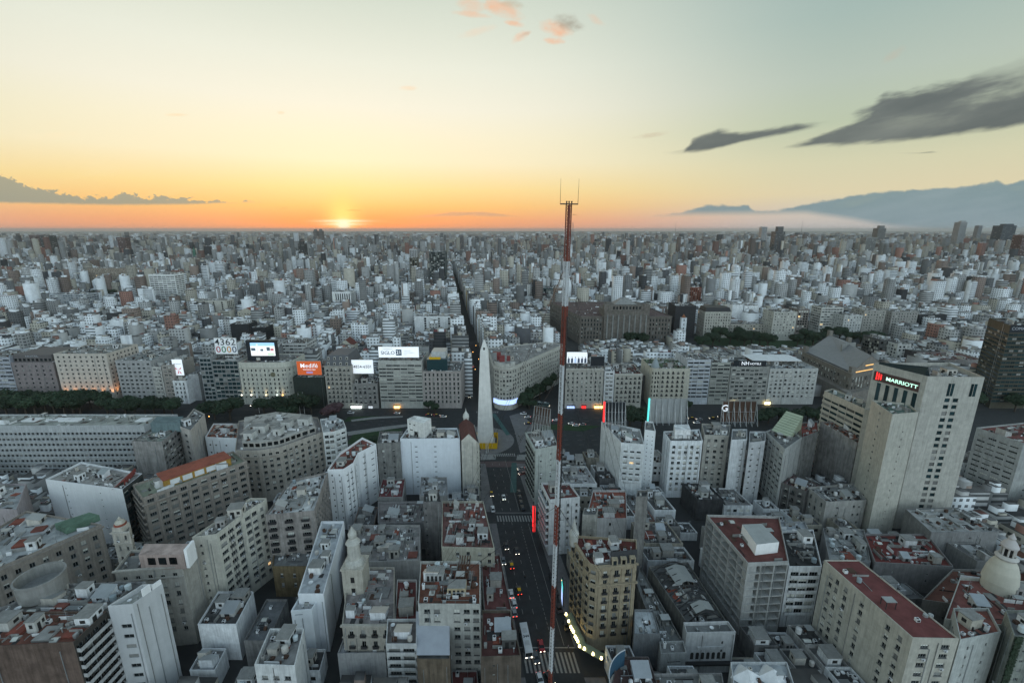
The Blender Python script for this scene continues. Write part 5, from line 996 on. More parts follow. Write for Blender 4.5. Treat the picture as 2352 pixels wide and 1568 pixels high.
t, wd, zb_, zt_ = board('large black framed electronic screen showing a bright city view', 563, 639, 782, 830, 337, 'ink', frame='iron', thick=2.5, name='electronic_screen', cat='screen')
for nm, c, e in (('scrsky', (0.35, 0.6, 0.85), .75), ('scrpale', (0.86, 0.86, 0.86), .8), ('scrcity', (0.12, 0.17, 0.22), .2), ('scrred', (0.6, 0.12, 0.15), .4), ('scrgreen', (0.5, 0.75, 0.45), .5), ('suit', (0.07, 0.09, 0.14), .15), ('blouse', (0.5, 0.62, 0.85), .4)): M[nm] = mat(nm, c, emit=e)
sx0, sx1, sz0, sz1 = -wd*.36, wd*.44, zb_+(zt_-zb_)*.28, zb_+(zt_-zb_)*.9; sw, sh = sx1-sx0, sz1-sz0
def sp(nm, m_, x0_, x1_, z0_, z1_, d_):
    b = MB(); b.poly([(sx0+sw*x0_, -d_, sz0+sh*z0_), (sx0+sw*x1_, -d_, sz0+sh*z0_), (sx0+sw*x1_, -d_, sz0+sh*z1_), (sx0+sw*x0_, -d_, sz0+sh*z1_)]); obj(nm, b.mesh(nm, [m_]), t)
sp('screen_image', 'scrpale', 0, 1, 0, .75, .03); sp('screen_image', 'scrsky', 0, 1, .75, 1, .03)
for a_, c_, e_, f_, m_ in ((.02, .2, .38, .6, 'scrcity'), (.4, .52, .36, .52, 'scrcity'), (.66, .8, .38, .66, 'scrcity'), (.82, .95, .4, .55, 'scrred'), (.25, .31, .08, .92, 'signwhite'), (.68, .95, .06, .16, 'scrgreen')): sp('screen_image', m_, a_, c_, e_, f_, .05)
p_, z_ = HMED; t, wd, zb_, zt_ = board('orange billboard reading Medifé in white letters', 680, 740, 829, 861, 324, 'signorange', z_-.9)
text('Medifé', t, (0, -.03, zb_+(zt_-zb_)*.66), 4.6, 'signwhite', bold=.02, spacing=1.06); text('Conocenos mejor', t, (0, -.03, zb_+(zt_-zb_)*.4), 1.3, 'signwhite', bold=.02)
b = MB(); b.box(-2.4, 2.4, -.05, -.01, zb_+(zt_-zb_)*.12, zb_+(zt_-zb_)*.26); M['lilac'] = mat('lilac', (0.45, 0.3, 0.6), emit=.3); obj('button', b.mesh('button', ['lilac']), t)
p_, z_ = H4854; t, wd, zb_, zt_ = board('white billboard with the number 4854-6501', 806, 859, 826, 858, 326, 'signwhite', z_-.9); text('4854-6501', t, (0, -.03, zb_+(zt_-zb_)*.5), 3.3, 'ink', bold=.025, sx=.95, spacing=1.03)
p_, z_ = HSIG; t, wd, zb_, zt_ = board('wide white lit board reading SIGLO 21', 868, 963, 796, 821, 324, 'signwhite', z_-.9)
text('SIGLO', t, (-wd*.27, -.03, zb_+(zt_-zb_)*.42), 3.8, 'inkblue', bold=.035); text('UNIVERSIDAD', t, (-wd*.27, -.03, zb_+(zt_-zb_)*.78), 1.2, 'inkgrey')
b = MB(); b.box(-wd*.07, wd*.07, -.05, -.02, zb_+(zt_-zb_)*.2, zb_+(zt_-zb_)*.74); obj('number_square', b.mesh('number_square', ['inkblue']), t); text('21', t, (0, -.08, zb_+(zt_-zb_)*.46), 3.6, 'signwhite', bold=.02)
for k, (sc_, tx_) in enumerate(((.62, 'Licenciaturas'), (.46, 'con reconocimiento'), (.3, 'oficial'))): text(tx_, t, (wd*.13, -.03, zb_+(zt_-zb_)*sc_), .95, 'inkgrey', align='LEFT')
t, wd, zb_, zt_ = board('tall lit white poster with red ribbon emblem on a narrow roof', 393, 424, 825, 862, 335, 'signwhite'); text('DE BOLLAS', t, (0, -.03, zb_+(zt_-zb_)*.72), 1.15, 'inkgrey', bold=.02)
b = MB(); zc = zb_+(zt_-zb_)*.36
for s_ in (-1, 1): b.poly([(0, -.03, zc), (s_*2.6, -.03, zc+2.2), (s_*2.2, -.03, zc+.6)]); b.poly([(0, -.03, zc), (s_*.5+.8, -.03, zc-3.2), (s_*1.6+.8, -.03, zc-3)])
obj('emblem', b.mesh('emblem', ['scrred']), t)
p_, z_ = HNH
t = thing('rooftop_sign', 'white rooftop letters reading NH HOTELS on dark band', 'sign', ((p_[0][0]+p_[1][0])/2, 331.5, 0)); wd = p_[1][0]-p_[0][0]
b = MB(); b.box(-wd*.42, wd*.42, 0, .4, z_, z_+4.2); obj('band', b.mesh('band', ['ink']), t); text('NH', t, (-wd*.12, -.06, z_+2.1), 4.0, 'signwhite', bold=.03); text('HOTELS', t, (wd*.15, -.06, z_+1.8), 2.3, 'signwhite', bold=.02)
p_, z_ = HSCR; t, wd, zb_, zt_ = board('bright curved screen showing six standing people in suits', 1302, 1349, 808, 834, 326, 'signwhite', z_-.9, name='electronic_screen', cat='screen', frame='iron')
for k in range(6):
    x = -wd*.4+wd*.8*k/5; b = MB(); m_ = 'blouse' if k in (2,) else 'suit'
    b.poly([(x-.85, -.03, zb_+.3), (x+.85, -.03, zb_+.3), (x+.8, -.03, zb_+3.4), (x+.3, -.03, zb_+3.9), (x-.3, -.03, zb_+3.9), (x-.8, -.03, zb_+3.4)], 0)
    b.poly([(x+.42*cos(a*pi/4), -.03, zb_+4.5+.55*sin(a*pi/4)) for a in range(8)], 1); obj('screen_figure', b.mesh('screen_figure', [m_, 'skin']), t)
board('dark empty billboard panel beside the screen of figures', 1357, 1388, 818, 841, 325, 'ink', z_-.9)
# lattice-backed hoardings standing on the near roofs
def lattice(label, x0, x1, yt, yb, Y, face, edge=None, zr=30, ang=0.0, back=True):
    a = PY(x0, yt, Y); c = PY(x1, yb, Y); wd = c[0]-a[0]; t = thing('roof_hoarding', label, 'billboard', ((a[0]+c[0])/2, Y, 0), ang)
    z0_, z1_ = c[2], a[2]; b = MB(); b.box(-wd/2, wd/2, 2.0, 2.25, z0_, z1_); obj('panel', b.mesh('panel', [face]), t)
    if edge: b = MB(); b.box(-wd/2-.7, -wd/2-.01, 1.6, 2.6, z0_, z1_); obj('lit_edge', b.mesh('lit_edge', [edge]), t)
    n_ = 7
    for k in range(n_):
        x = -wd/2+wd*k/(n_-1); b = MB(); b.tube((x, 1.8, zr), (x, 1.8, z1_), .16, 4); b.tube((x, -2.2, zr), (x, 1.7, z1_-.6), .13, 4)
        for q_ in range(4): zz0 = zr+(z1_-zr)*q_/4; zz1 = zr+(z1_-zr)*(q_+1)/4; b.tube((x, -2.2+3.9*q_/4, zz0), (x, 1.8, zz1), .08, 3)
        obj('truss', b.mesh('truss', ['metal']), t)
    for q_ in range(3): b = MB(); zz0 = z0_+(z1_-z0_)*q_/2; b.tube((-wd/2, 1.6, zz0), (wd/2, 1.6, zz0), .09, 4); obj('rail', b.mesh('rail', ['metal']), t)
    return t
lattice('rusty lattice-backed hoarding on the street corner roof', 1222, 1262, 938, 978, 208, 'rust', zr=29.2, ang=-.5)
lattice('black hoarding with red lit edge on the white building', 1392, 1436, 926, 972, 222, 'ink', 'redneon', 29.2)
lattice('galvanised lattice hoarding with cyan screen edge above the thin slab', 1496, 1576, 918, 974, 226, 'metal', 'cyanneon', 30.2)
t = lattice('brown hoarding with white letter G above the beige tower', 1664, 1736, 924, 972, 222, 'rust', None, 31.2); text('G', t, (-7.6, 1.4, 40), 5, 'signwhite', bold=.06)
# vertical neon sign above the pavement and the curved roof sign
x, y = P(1240, 1150, 22); t = thing('neon_sign', 'tall red neon sign projecting over the avenue pavement', 'sign', (x-2.4, y, 0)); b = MB(); b.box(-.25, .25, -2.8, 2.8, 8, 20); obj('panel', b.mesh('panel', ['iron']), t)
for (y0_, z0_, y1_, z1_) in ((-2, 19.4, -2, 9), (2, 18.4, 2, 14), (2, 14, -2, 12), (2, 11.5, 2, 8.6), (-2, 9, 0, 8.4), (-2, 19.4, 0, 19.6), (0, 17, 0, 11)):
    for s_ in (-.32, .32): b = MB(); b.tube((s_, y0_, z0_), (s_, y1_, z1_), .17, 6); obj('neon_tube', b.mesh('neon_tube', ['redneon']), t)
x, y = P(1300, 1318, 22); t = thing('neon_sign', 'violet and cyan lit sign on the side of the ochre apartment house', 'sign', (x-1.0, y-1, 0)); b = MB(); b.box(-.2, .2, -2, 2, 12, 20); obj('panel', b.mesh('panel', ['ink']), t)
for s_ in (-.24,): b = MB(); b.poly([(s_, 1.8, 12.2), (s_, -1.8, 12.2), (s_, -1.8, 17), (s_, 1.8, 17)], 0); b.poly([(s_, 1.8, 17.1), (s_, -1.8, 17.1), (s_, -1.8, 19.8), (s_, 1.8, 19.8)], 1); obj('lit_face', b.mesh('lit_face', ['blueled', 'cyanneon']), t)
x, y = P(1425, 1568, 18); t = thing('curved_sign', 'tall curved blue roof sign with white rim', 'sign', (x, y, 0)); prev = None
for k in range(10):
    a = 1.9+k*.17; r_ = 9; q_ = (r_*cos(a)+5.5, r_*sin(a)*1.1-3.0)
    if prev:
        b = MB(); b.poly([(*prev, 16.2), (*q_, 16.2), (*q_, 21.5), (*prev, 21.5)], 0); b.tube((*prev, 21.55), (*q_, 21.55), .13, 5, 1); obj('panel', b.mesh('panel', ['inkblue', 'mwhite']), t)
    prev = q_
# row of lamps under the awning of the ochre house
t = thing('awning', 'yellow lit awning with lamps round the foot of the ochre apartment house', 'awning', (*P(1380, 1500), 0)); ox, oy = t.location.x, t.location.y
pts_ = [(1303, 1412), (1309, 1428), (1314, 1441), (1317, 1447), (1320, 1452), (1324, 1463), (1327, 1468), (1330, 1474), (1334, 1485), (1345, 1491), (1365, 1503), (1384, 1513)]
for k, p in enumerate(pts_):
    x, y = P(*p, 4); b = MB(); b.cyl(x-ox-.5, y-oy-.4, 4.6, 5.3, .42, .3, 8); obj('lamp', b.mesh('lamp', ['warmlamp']), t)
for a, c in zip(pts_, pts_[1:]):
    x, y = P(*a, 4.3); x2, y2 = P(*c, 4.3); b = MB(); b.poly([(x-ox-.6, y-oy-.3, 4.3), (x2-ox-.6, y2-oy-.3, 4.3), (x2-ox+1.6, y2-oy+.9, 4.9), (x-ox+1.6, y-oy+.9, 4.9)]); obj('canopy_panel', b.mesh('canopy_panel', ['limegreen']), t)
# floodlights the photograph shows
def spot(name, loc, aim, e, col, size=1.3):
    l = bpy.data.lights.new(name, 'SPOT'); l.energy = e; l.color = col; l.spot_size = size; l.spot_blend = .9; l.shadow_soft_size = .3
    o = bpy.data.objects.new(name, l); COL.objects.link(o); o.location = loc; o.rotation_euler = (Vector(aim)-Vector(loc)).to_track_quat('-Z', 'Y').to_euler()
p_, z_ = HOTEL2
for k in range(6):
    x = p_[0][0]+(p_[1][0]-p_[0][0])*(.08+.18*k); spot('floodlight', (x, 331.2, 7), (x, 333, 16), 2600, (1, .45, .18))
for k in range(3): spot('floodlight', (p_[1][0]+1.6, 336+k*8, 7), (p_[1][0], 336+k*8, 16), 2600, (1, .4, .14))
for x, y, z, m_ in lamps_xy: spot('floodlight', (x, y-.4, z), (x, y+1.2, z+5), 350, (1, .75, .4) if m_ != 'coollamp' else (.9, 1, .9))

# ------------------------------------------------------------------ landmarks farther back
def far_b(name, label, x0, x1, yt, yb, d, st=None, col=(0.5, 0.5, 0.5), roof=RG, **k):
    """building whose foot shows at pixel row yb"""
    Yf = P(CX0, yb, 0)[1]; pts, z = row(x0, x1, yt, Yf, d); k.setdefault('huts', 2); k.setdefault('small', 4)
    return bld(name, label, pts, z, {0: st, 1: st if d > 15 else None, 3: st}, col, roof, **k), pts, z, Yf
FB = S(bay=4, ww=3.6, wh=1.4, fh=3.2, top=2, sill=0, ac=0, mull=0); FG = S(bay=3.6, ww=1.4, wh=1.5, fh=3.3, top=2, sill=0, ac=0, mull=0)
D0 = dict(detail=False)
far_b('office_tower', 'white slab tower with many horizontal bands among low roofs', 340, 400, 630, 712, 22, S(bay=7, ww=6.4, wh=1.5, fh=3.1, top=3, sill=0, sm=.6), (0.812, 0.824, 0.812), **D0)
far_b('office_block', 'wide bluish office block with pale bands far across the avenue', 112, 197, 676, 726, 22, FB, (0.42, 0.45, 0.48), **D0)
far_b('office_block', 'white building with bold vertical black stripes', 762, 805, 670, 724, 22, S(bay=3.4, ww=1.7, wh=21, fh=40, top=3, base=1, sill=0), (0.812, 0.824, 0.824), **D0)
far_b('apartment_building', 'tan blank-walled block beside the far avenue', 1070, 1118, 670, 712, 20, None, (0.36, 0.27, 0.15), **D0)
far_b('office_tower', 'dark glass tower rising beside the far avenue', 985, 1022, 578, 668, 30, S(bay=3, ww=2.7, wh=2.6, fh=3.2, sill=0, top=1.5), (0.1, 0.12, 0.12), RD, **D0)
far_b('office_tower', 'slim black tower topped by a white twin behind', 940, 958, 592, 656, 20, S(bay=5, ww=3.5, wh=2.8, fh=3.2, sill=0), (0.13, 0.12, 0.09), **D0)
far_b('apartment_building', 'white tower with rounded top shown blank to the avenue', 815, 845, 738, 792, 16, None, (0.742, 0.754, 0.766), **D0)
far_b('apartment_building', 'three white slabs with dark joints near the far avenue', 951, 1044, 726, 778, 18, S(cols=[.27, .61, .86], ww=2.5, wh=2.4, fh=3, top=2, sill=0), (0.812, 0.824, 0.835), **D0)
far_b('apartment_building', 'dark brown windowed block near the far avenue', 918, 948, 672, 716, 20, FG, (0.16, 0.14, 0.13), **D0)
far_b('office_block', 'dark teal glazed block behind the mast', 1238, 1292, 662, 702, 26, S(bay=4, ww=3.8, wh=2.8, fh=3.2, sill=0), (0.06, 0.11, 0.12), RG, **D0)
far_b('apartment_building', 'white terraced building with balcony bands', 1130, 1175, 684, 720, 20, FB, (0.766, 0.777, 0.777), **D0)
far_b('apartment_building', 'brick red and white striped tower near the courthouse', 1580, 1612, 660, 716, 18, S(bay=3, ww=1.8, wh=1.9, fh=3, sill=0, sm=.3), (0.24, 0.09, 0.06), **D0)
far_b('office_tower', 'black granite tower beside the courthouse', 1552, 1600, 702, 776, 26, None, (0.045, 0.045, 0.048), RD, **D0)
h, p_, z_, Y_ = far_b('church_tower', 'slim white bell tower with small red dome', 1566, 1578, 730, 786, 5, S(cols=[.5], ww=1.1, wh=2.6, fh=5, top=1.5, sill=0), (0.766, 0.8, 0.835), huts=0, small=0, **D0); cupola(h, ((p_[0][0]+p_[1][0])/2, Y_+2.5), 0, z_, 2.2, 2.8, 'tile', (0.3, 0.12, 0.06))
h, p_, z_, Y_ = far_b('ornate_building', 'cream ornate building with black mansard facing the plaza', 1620, 1681, 716, 776, 22, S(bay=3, ww=1.3, wh=2.1, fh=3.6, top=2.4, sill=0, balc=.5), (0.5, 0.48, 0.43), **D0)
b = MB(); i1 = inset(p_, .4); i2 = inset(p_, 2.2)
for k in range(4): j = (k+1) % 4; b.poly([(*i1[k], z_-.4), (*i1[j], z_-.4), (*i2[j], z_+5), (*i2[k], z_+5)])
b.poly([(*v, z_+5) for v in i2]); part(h, 'mansard', b, ['iron'])
far_b('apartment_building', 'stark white slab with slit windows behind the plaza', 1683, 1708, 700, 760, 16, None, (0.835, 0.847, 0.86), **D0)
far_b('apartment_building', 'stark white slab with rows of small windows by the plaza', 1710, 1744, 702, 760, 16, S(cols=[.3, .6], ww=1.6, wh=.6, fh=3, top=3, sill=0), (0.835, 0.847, 0.86), **D0)
far_b('ornate_building', 'low curved cream building on the plaza edge', 1676, 1764, 744, 776, 14, FG, (0.42, 0.4, 0.36), **D0)
far_b('ornate_building', 'cream corner block with bay windows facing the plaza trees', 1778, 1832, 716, 782, 24, FG, (0.52, 0.51, 0.47), **D0)
far_b('apartment_building', 'brown gridded block next to the plaza corner', 1834, 1860, 710, 768, 20, S(bay=3, ww=2.3, wh=2.2, fh=3.2, sill=0), (0.24, 0.21, 0.19), **D0)
far_b('apartment_building', 'white rounded tower with dark balcony bands by the plaza', 1888, 1938, 706, 768, 20, FB, (0.6, 0.6, 0.57), **D0)
far_b('apartment_building', 'pale stepped apartment house above the plaza trees', 1940, 1982, 724, 776, 20, FG, (0.56, 0.57, 0.56), **D0)
far_b('ornate_building', 'grey stone block with square windows above the plaza trees', 1986, 2036, 712, 772, 22, FG, (0.38, 0.37, 0.34), **D0)
far_b('office_block', 'black boxy office block behind the plaza', 2112, 2176, 722, 766, 26, None, (0.05, 0.052, 0.056), (0.3, 0.3, 0.31), **D0)
far_b('museum', 'grey building with arched roof gable behind the plaza', 2050, 2110, 716, 768, 24, FG, (0.36, 0.35, 0.33), **D0)
far_b('office_block', 'dark glass block with pale grid beside the opera house', 2022, 2062, 780, 842, 22, S(bay=3, ww=2.5, wh=2.2, fh=3.1, sill=0), (0.1, 0.1, 0.1), **D0)
far_b('apartment_building', 'white gridded facade joined to the dark glass block', 2063, 2094, 790, 850, 22, S(bay=3.2, ww=2, wh=1.8, fh=3.1, sill=0), (0.6, 0.6, 0.58), **D0)
far_b('warehouse', 'dark brown blank block behind the opera house', 2096, 2160, 806, 856, 24, None, (0.085, 0.075, 0.075), **D0)
far_b('theatre', 'grey building with red roofs behind the hotel tower', 2165, 2262, 826, 880, 26, None, (0.33, 0.31, 0.3), (0.2, 0.09, 0.08), **D0)
far_b('palace', 'long tan stone ministry with hundreds of windows far away', 200, 320, 616, 668, 30, FG, (0.33, 0.28, 0.23), **D0)
far_b('apartment_building', 'pair of cream tower blocks beyond the white slab', 440, 520, 690, 738, 18, S(cols=[.16, .36, .62, .86], ww=2.2, wh=2.4, fh=3, sill=0), (0.52, 0.5, 0.45), **D0)
far_b('office_block', 'black windowless block behind the big digits', 560, 608, 752, 800, 18, None, (0.03, 0.032, 0.036), RD, **D0)
far_b('office_block', 'tall black block beside the black windowless one', 528, 570, 744, 802, 18, None, (0.04, 0.042, 0.046), RD, **D0)
far_b('apartment_building', 'white balconied block beside the red gabled house', 642, 704, 788, 850, 22, FB, (0.58, 0.58, 0.57), **D0)
def gabled(label, x0, x1, yt, yb, d, hr, col, rc):
    h, p_, z_, Y_ = far_b('house', label, x0, x1, yt, yb, d, FG, col, huts=0, small=0, **D0); b = MB(); m0 = ((p_[0][0]+p_[1][0])/2, Y_); m1 = (m0[0], Y_+d)
    b.poly([(*p_[0], z_), (*m0, z_+hr), (*m1, z_+hr), (*p_[3], z_)]); b.poly([(*p_[1], z_), (*p_[2], z_), (*m1, z_+hr), (*m0, z_+hr)]); part(h, 'gable_roof', b, ['tile'], rc)
    b = MB(); b.poly([(*p_[0], z_), (*p_[1], z_), (*m0, z_+hr-.1)]); part(h, 'gable', b, ['plaster'], col)
gabled('cream house with steep dark red gabled roof behind the row', 778, 810, 794, 842, 14, 6, (0.56, 0.53, 0.45), (0.15, 0.05, 0.04))
gabled('cream villa with wide red tiled roof far behind the row', 545, 586, 716, 752, 18, 5, (0.54, 0.5, 0.42), (0.26, 0.075, 0.04))
# courthouse
Yc = P(CX0, 790)[1]; a = PY(1330, 790, Yc)[0]; c = PY(1538, 790, Yc)[0]; zc = zat(726, Yc)
CT = (0.2, 0.18, 0.16); cst = S(bay=3.6, ww=1.5, wh=3.2, fh=5, top=3.4, sm=1, pil=.5, sill=0, ac=0, var='dark', mull=0, cornice=((0, .8, 1), (7.4, .5, .6)))
h = bld('courthouse', 'massive brown stone courthouse with columned front and slate roofs', [(a, Yc), (c, Yc), (c-14, Yc+110), (a-26, Yc+110)], zc, {0: cst, 3: S(bay=4, ww=1.6, wh=3, fh=5, top=3.4, sill=0, ac=0, var='dark', mull=0)}, CT, (0.13, 0.09, 0.088), 'grimy', huts=4, small=8)
mx_ = a+(c-a)*.5; b = MB(); b.box(mx_-26, mx_+26, Yc-4, Yc+30, 0, zc+7); part(h, 'central_block', b, ['grimy'], CT); b = MB(); b.box(mx_-20, mx_+20, Yc-2, Yc+24, zc+7, zc+13); part(h, 'attic_storey', b, ['grimy'], CT)
for k in range(9): b = MB(); x = mx_-15+k*3.75; b.box(x-.9, x+.9, Yc-2.1, Yc-1.9, zc+8.4, zc+11.6); part(h, 'window', b, ['glass'])
b = MB(); b.poly([(mx_-13, Yc+4, zc+13), (mx_+13, Yc+4, zc+13), (mx_+5, Yc+10, zc+19), (mx_-5, Yc+10, zc+19)]); b.poly([(mx_+13, Yc+4, zc+13), (mx_+13, Yc+22, zc+13), (mx_+5, Yc+16, zc+19), (mx_+5, Yc+10, zc+19)]); b.poly([(mx_-13, Yc+22, zc+13), (mx_-13, Yc+4, zc+13), (mx_-5, Yc+10, zc+19), (mx_-5, Yc+16, zc+19)]); b.poly([(mx_-5, Yc+10, zc+19), (mx_+5, Yc+10, zc+19), (mx_+5, Yc+16, zc+19), (mx_-5, Yc+16, zc+19)]); part(h, 'central_roof', b, ['concrete'])
for k in range(8): b = MB(); x = mx_-22.5+k*6.4; b.cyl(x, Yc-4.6, 7, zc+2, 1.0, .85, 10); part(h, 'column', b, ['concrete'])
for k in range(5): b = MB(); x = mx_-14+k*7; b.box(x-1.7, x+1.7, Yc-4.06, Yc-3.9, .5, 6); part(h, 'doorway', b, ['dark'])
for s_ in (-1, 1): b = MB(); x = mx_+s_*23; b.box(x-3.4, x+3.4, Yc-3, Yc+6, zc+7, zc+14); part(h, 'pavilion', b, ['grimy'], CT)
# opera house
zO = 27; q = Q(zO, (1880, 852), (2034, 850), (1992, 806), (1848, 790)); q = [P(1957, 858, zO), P(2040, 842, zO), P(1950, 784, zO), P(1843, 806, zO)]
OC = (.24, .22, .195)
h = bld('opera_house', 'grand stone opera house with broad grey pitched roof', q, zO, {0: S(bay=4, ww=1.6, wh=3.4, fh=6, top=4, sm=1, pil=.5, sill=0, ac=0, mull=0, cornice=((0, .6, .9),)), 3: S(bay=4, ww=1.5, wh=2.6, fh=5.5, top=4, sm=1, pil=.4, sill=0, ac=0, mull=0, cornice=((0, .6, .9),))}, OC, (0.2, 0.2, 0.19), huts=0, small=0)
A_, B_, C_, D_ = [Vector(v) for v in inset(q, 2)]; m0, m1 = (A_+B_)/2, (C_+D_)/2; hr = 11
b = MB(); b.poly([(*A_, zO), (*m0, zO+hr), (*m1, zO+hr), (*D_, zO)]); b.poly([(*B_, zO), (*C_, zO), (*m1, zO+hr), (*m0, zO+hr)]); part(h, 'pitched_roof', b, ['oc'], (0.24, 0.24, 0.24))
b = MB(); b.poly([(*A_, zO-.2), (*B_, zO-.2), (*m0, zO+hr-.2)]); b.poly([(*C_, zO-.2), (*D_, zO-.2), (*m1, zO+hr-.2)]); part(h, 'pediment', b, ['plaster'], OC)
b = MB(); on = Vector((B_.y-A_.y, A_.x-B_.x)).normalized(); dd = (B_-A_).normalized(); L = (B_-A_).length; b.obox(A_, dd, on, 1, L-1, .1, .4, zO-.6, zO-.1); part(h, 'lit_cornice', b, ['dimamber'])
b = MB(); b.obox(A_, dd, on, L*.38, L*.62, .05, .2, zO+3.2, zO+3.8); part(h, 'lit_window', b, ['dimamber'])
for (p, r_) in ((A_, 2.2), (D_, 2.2), (C_, 2.2), (B_, 2.2), (m1, 2.4)): b = MB(); b.box(p.x-1.6, p.x+1.6, p.y-1.6, p.y+1.6, zO-.5, zO+(4.5 if p is not m1 else hr+4)); part(h, 'acroterion', b, ['plaster'], OC)
b = MB(); e0, e1 = m0.lerp(m1, .5)-dd*9, m0.lerp(m1, .5)+dd*9; ax = (m1-m0).normalized(); b.obox(e0, dd, ax, 0, 18, -1, 1, zO, zO+hr+.8); part(h, 'cross_rib', b, ['concrete'])
b = MB(); q2 = [P(1905, 885, 13), P(2050, 872, 13), P(1990, 800, 13), P(1840, 830, 13)]; b.prism(inset(q, -5), 0, 14, 0, 1); part(h, 'lower_storeys', b, ['plaster', 'roof'], OC)
# banded tower at the edge
Yt = 322; zt_ = zat(748, Yt); a = PY(2322, 748, Yt)[0]; c = PY(2430, 748, Yt)[0]; bl_ = PY(2268, 745, Yt+30)[:2]
h = bld('office_tower', 'brown and green banded glass tower at the edge of the avenue', [(a, Yt), (c, Yt), (c+6, Yt+30), bl_], zt_, {0: S(bay=3.4, ww=3.25, wh=1.7, fh=3.0, top=6, sm=.2, mull=1, sill=0, ac=0, frame='iron', rec=.1, var='dark'), 3: S(bay=3.4, ww=3.25, wh=1.7, fh=3.0, top=6, sm=.2, mull=1, sill=0, ac=0, frame='iron', rec=.1, var='dark')}, (.085, .08, .06), RD, huts=1, small=3)
x_, y_ = rel(h); b = MB(); b.box(a-.2, c+.2, Yt-.25, Yt-.02, zt_-5, zt_+.6); part(h, 'sign_band', b, ['ink']); text('COMAFI', h, (a+7-x_, Yt-.3-y_, zt_-2.2), 3, 'inkgrey', sx=1.1)
# congress dome and named towers on the skyline
def sky_tower(label, x0, x1, yt, Y, d, col, top=None):
    pts, z = row(x0, x1, yt, Y, d); h = bld('tower_block', label, pts, z, {k: S(bay=5, ww=3.6, wh=1.8, fh=3.4, sill=0, top=4, var='dark') for k in (0, 1, 3)}, col, RG, huts=1, small=0, detail=False, hcol=col)
    if top: b = MB(); cxx = (pts[0][0]+pts[1][0])/2; w_ = (pts[1][0]-pts[0][0])*.3; b.box(cxx-w_, cxx+w_, Y+2, Y+d*.6, z-.9, z+top); part(h, 'crown', b, ['plaster'], col)
sky_tower('slender pale tower breaking the horizon', 1751, 1763, 521, 2600, 30, (0.42, 0.42, 0.42)); sky_tower('dark stepped tower next to the slender pale one', 1782, 1804, 532, 2100, 36, (0.12, 0.12, 0.12), 22)
sky_tower('tallest pale tower on the horizon', 2207, 2223, 510, 2400, 34, (0.36, 0.37, 0.37), 6); sky_tower('slim grey tower beyond the tallest one', 2249, 2258, 518, 2800, 26, (0.26, 0.27, 0.28)); sky_tower('broad dark blue tower at the end of the skyline', 2305, 2336, 518, 2300, 50, (0.07, 0.085, 0.1), 8)
sky_tower('block tower with open crown on the horizon', 2018, 2036, 524, 2300, 34, (0.2, 0.2, 0.19), 12); sky_tower('wide grey tower below the open crown', 1990, 2014, 545, 1900, 30, (0.26, 0.26, 0.25))
sky_tower('first of twin peaked towers beside the setting sun', 719, 728, 530, 3600, 30, (0.17, 0.15, 0.14), 12); sky_tower('second of twin peaked towers beside the setting sun', 731, 740, 530, 3600, 30, (0.17, 0.15, 0.14), 12)
sky_tower('reddish pair tower at the hazy far side', 66, 88, 540, 1900, 30, (0.17, 0.12, 0.11)); sky_tower('dark pair tower at the hazy far side', 90, 112, 541, 1850, 30, (0.1, 0.1, 0.1)); sky_tower('brown square tower beyond the ministry', 268, 286, 546, 1900, 26, (0.17, 0.11, 0.1))
sky_tower('black cross-topped tower below the sun', 684, 698, 560, 1500, 22, (0.07, 0.07, 0.07), 8); sky_tower('dark slab tower near the horizon', 1442, 1456, 548, 2000, 24, (0.14, 0.15, 0.16)); sky_tower('banded tower beyond the mast', 1410, 1430, 556, 1900, 24, (0.36, 0.36, 0.33))
sky_tower('round-capped dark tower under the sunset', 1052, 1064, 542, 2600, 26, (0.16, 0.15, 0.15), 6); sky_tower('pale tower with dark crown near the far avenue', 940, 956, 572, 1500, 22, (0.5, 0.5, 0.5)); sky_tower('tall brown slab right of the white hotels', 2350, 2376, 540, 1500, 30, (0.15, 0.09, 0.08))
pts, z = row(428, 456, 606, 1700, 40); h = bld('congress_building', 'distant domed palace with green copper dome', pts, z, {}, (0.36, 0.34, 0.3), RG, huts=0, small=0, detail=False); x_, y_ = rel(h); cupola(h, (x_, y_), 0, z-1, 15, 40, 'oc', (0.06, 0.16, 0.11), 16)
def radio(label, px, yt, Y):
    a = PY(px, yt, Y); t = thing('radio_mast', label, 'mast', (a[0], Y, 0)); b = MB(); b.tube((0, 0, 0), (0, 0, a[2]), 1.2, 4, 0, .4); obj('pole', b.mesh('pole', ['iron']), t)
radio('thin radio mast on the horizon between towers', 1844, 508, 2500); radio('faint radio mast near the blue cloud bank', 1553, 506, 3000)

# ------------------------------------------------------------------ trees
def crown_mesh(seed, m, n=3200, flat=.75):
    r = random.Random(seed); b = MB(); blobs = []
    for i in range(11):
        a = r.uniform(0, 2*pi); d = r.uniform(.15, .62); blobs.append((d*cos(a), d*sin(a), r.uniform(-.28, .45)*flat, r.uniform(.28, .46)))
    for i in range(n):
        x, y, z, rad = r.choice(blobs)
        u = Vector((r.gauss(0, 1), r.gauss(0, 1), r.gauss(0, 1))).normalized(); k = rad*r.uniform(.72, 1.08)
        c = Vector((x, y, z))+u*k*Vector((1, 1, flat)).length/1.6
        nn = (u+Vector((r.uniform(-.7, .7), r.uniform(-.7, .7), r.uniform(-.3, .9)))).normalized(); t = nn.orthogonal().normalized(); w_ = nn.cross(t); s = r.uniform(.05, .115)
        b.poly([tuple(c-t*s), tuple(c+w_*s*.7), tuple(c+t*s), tuple(c-w_*s*.7)])
    return b.mesh('crown', [m])
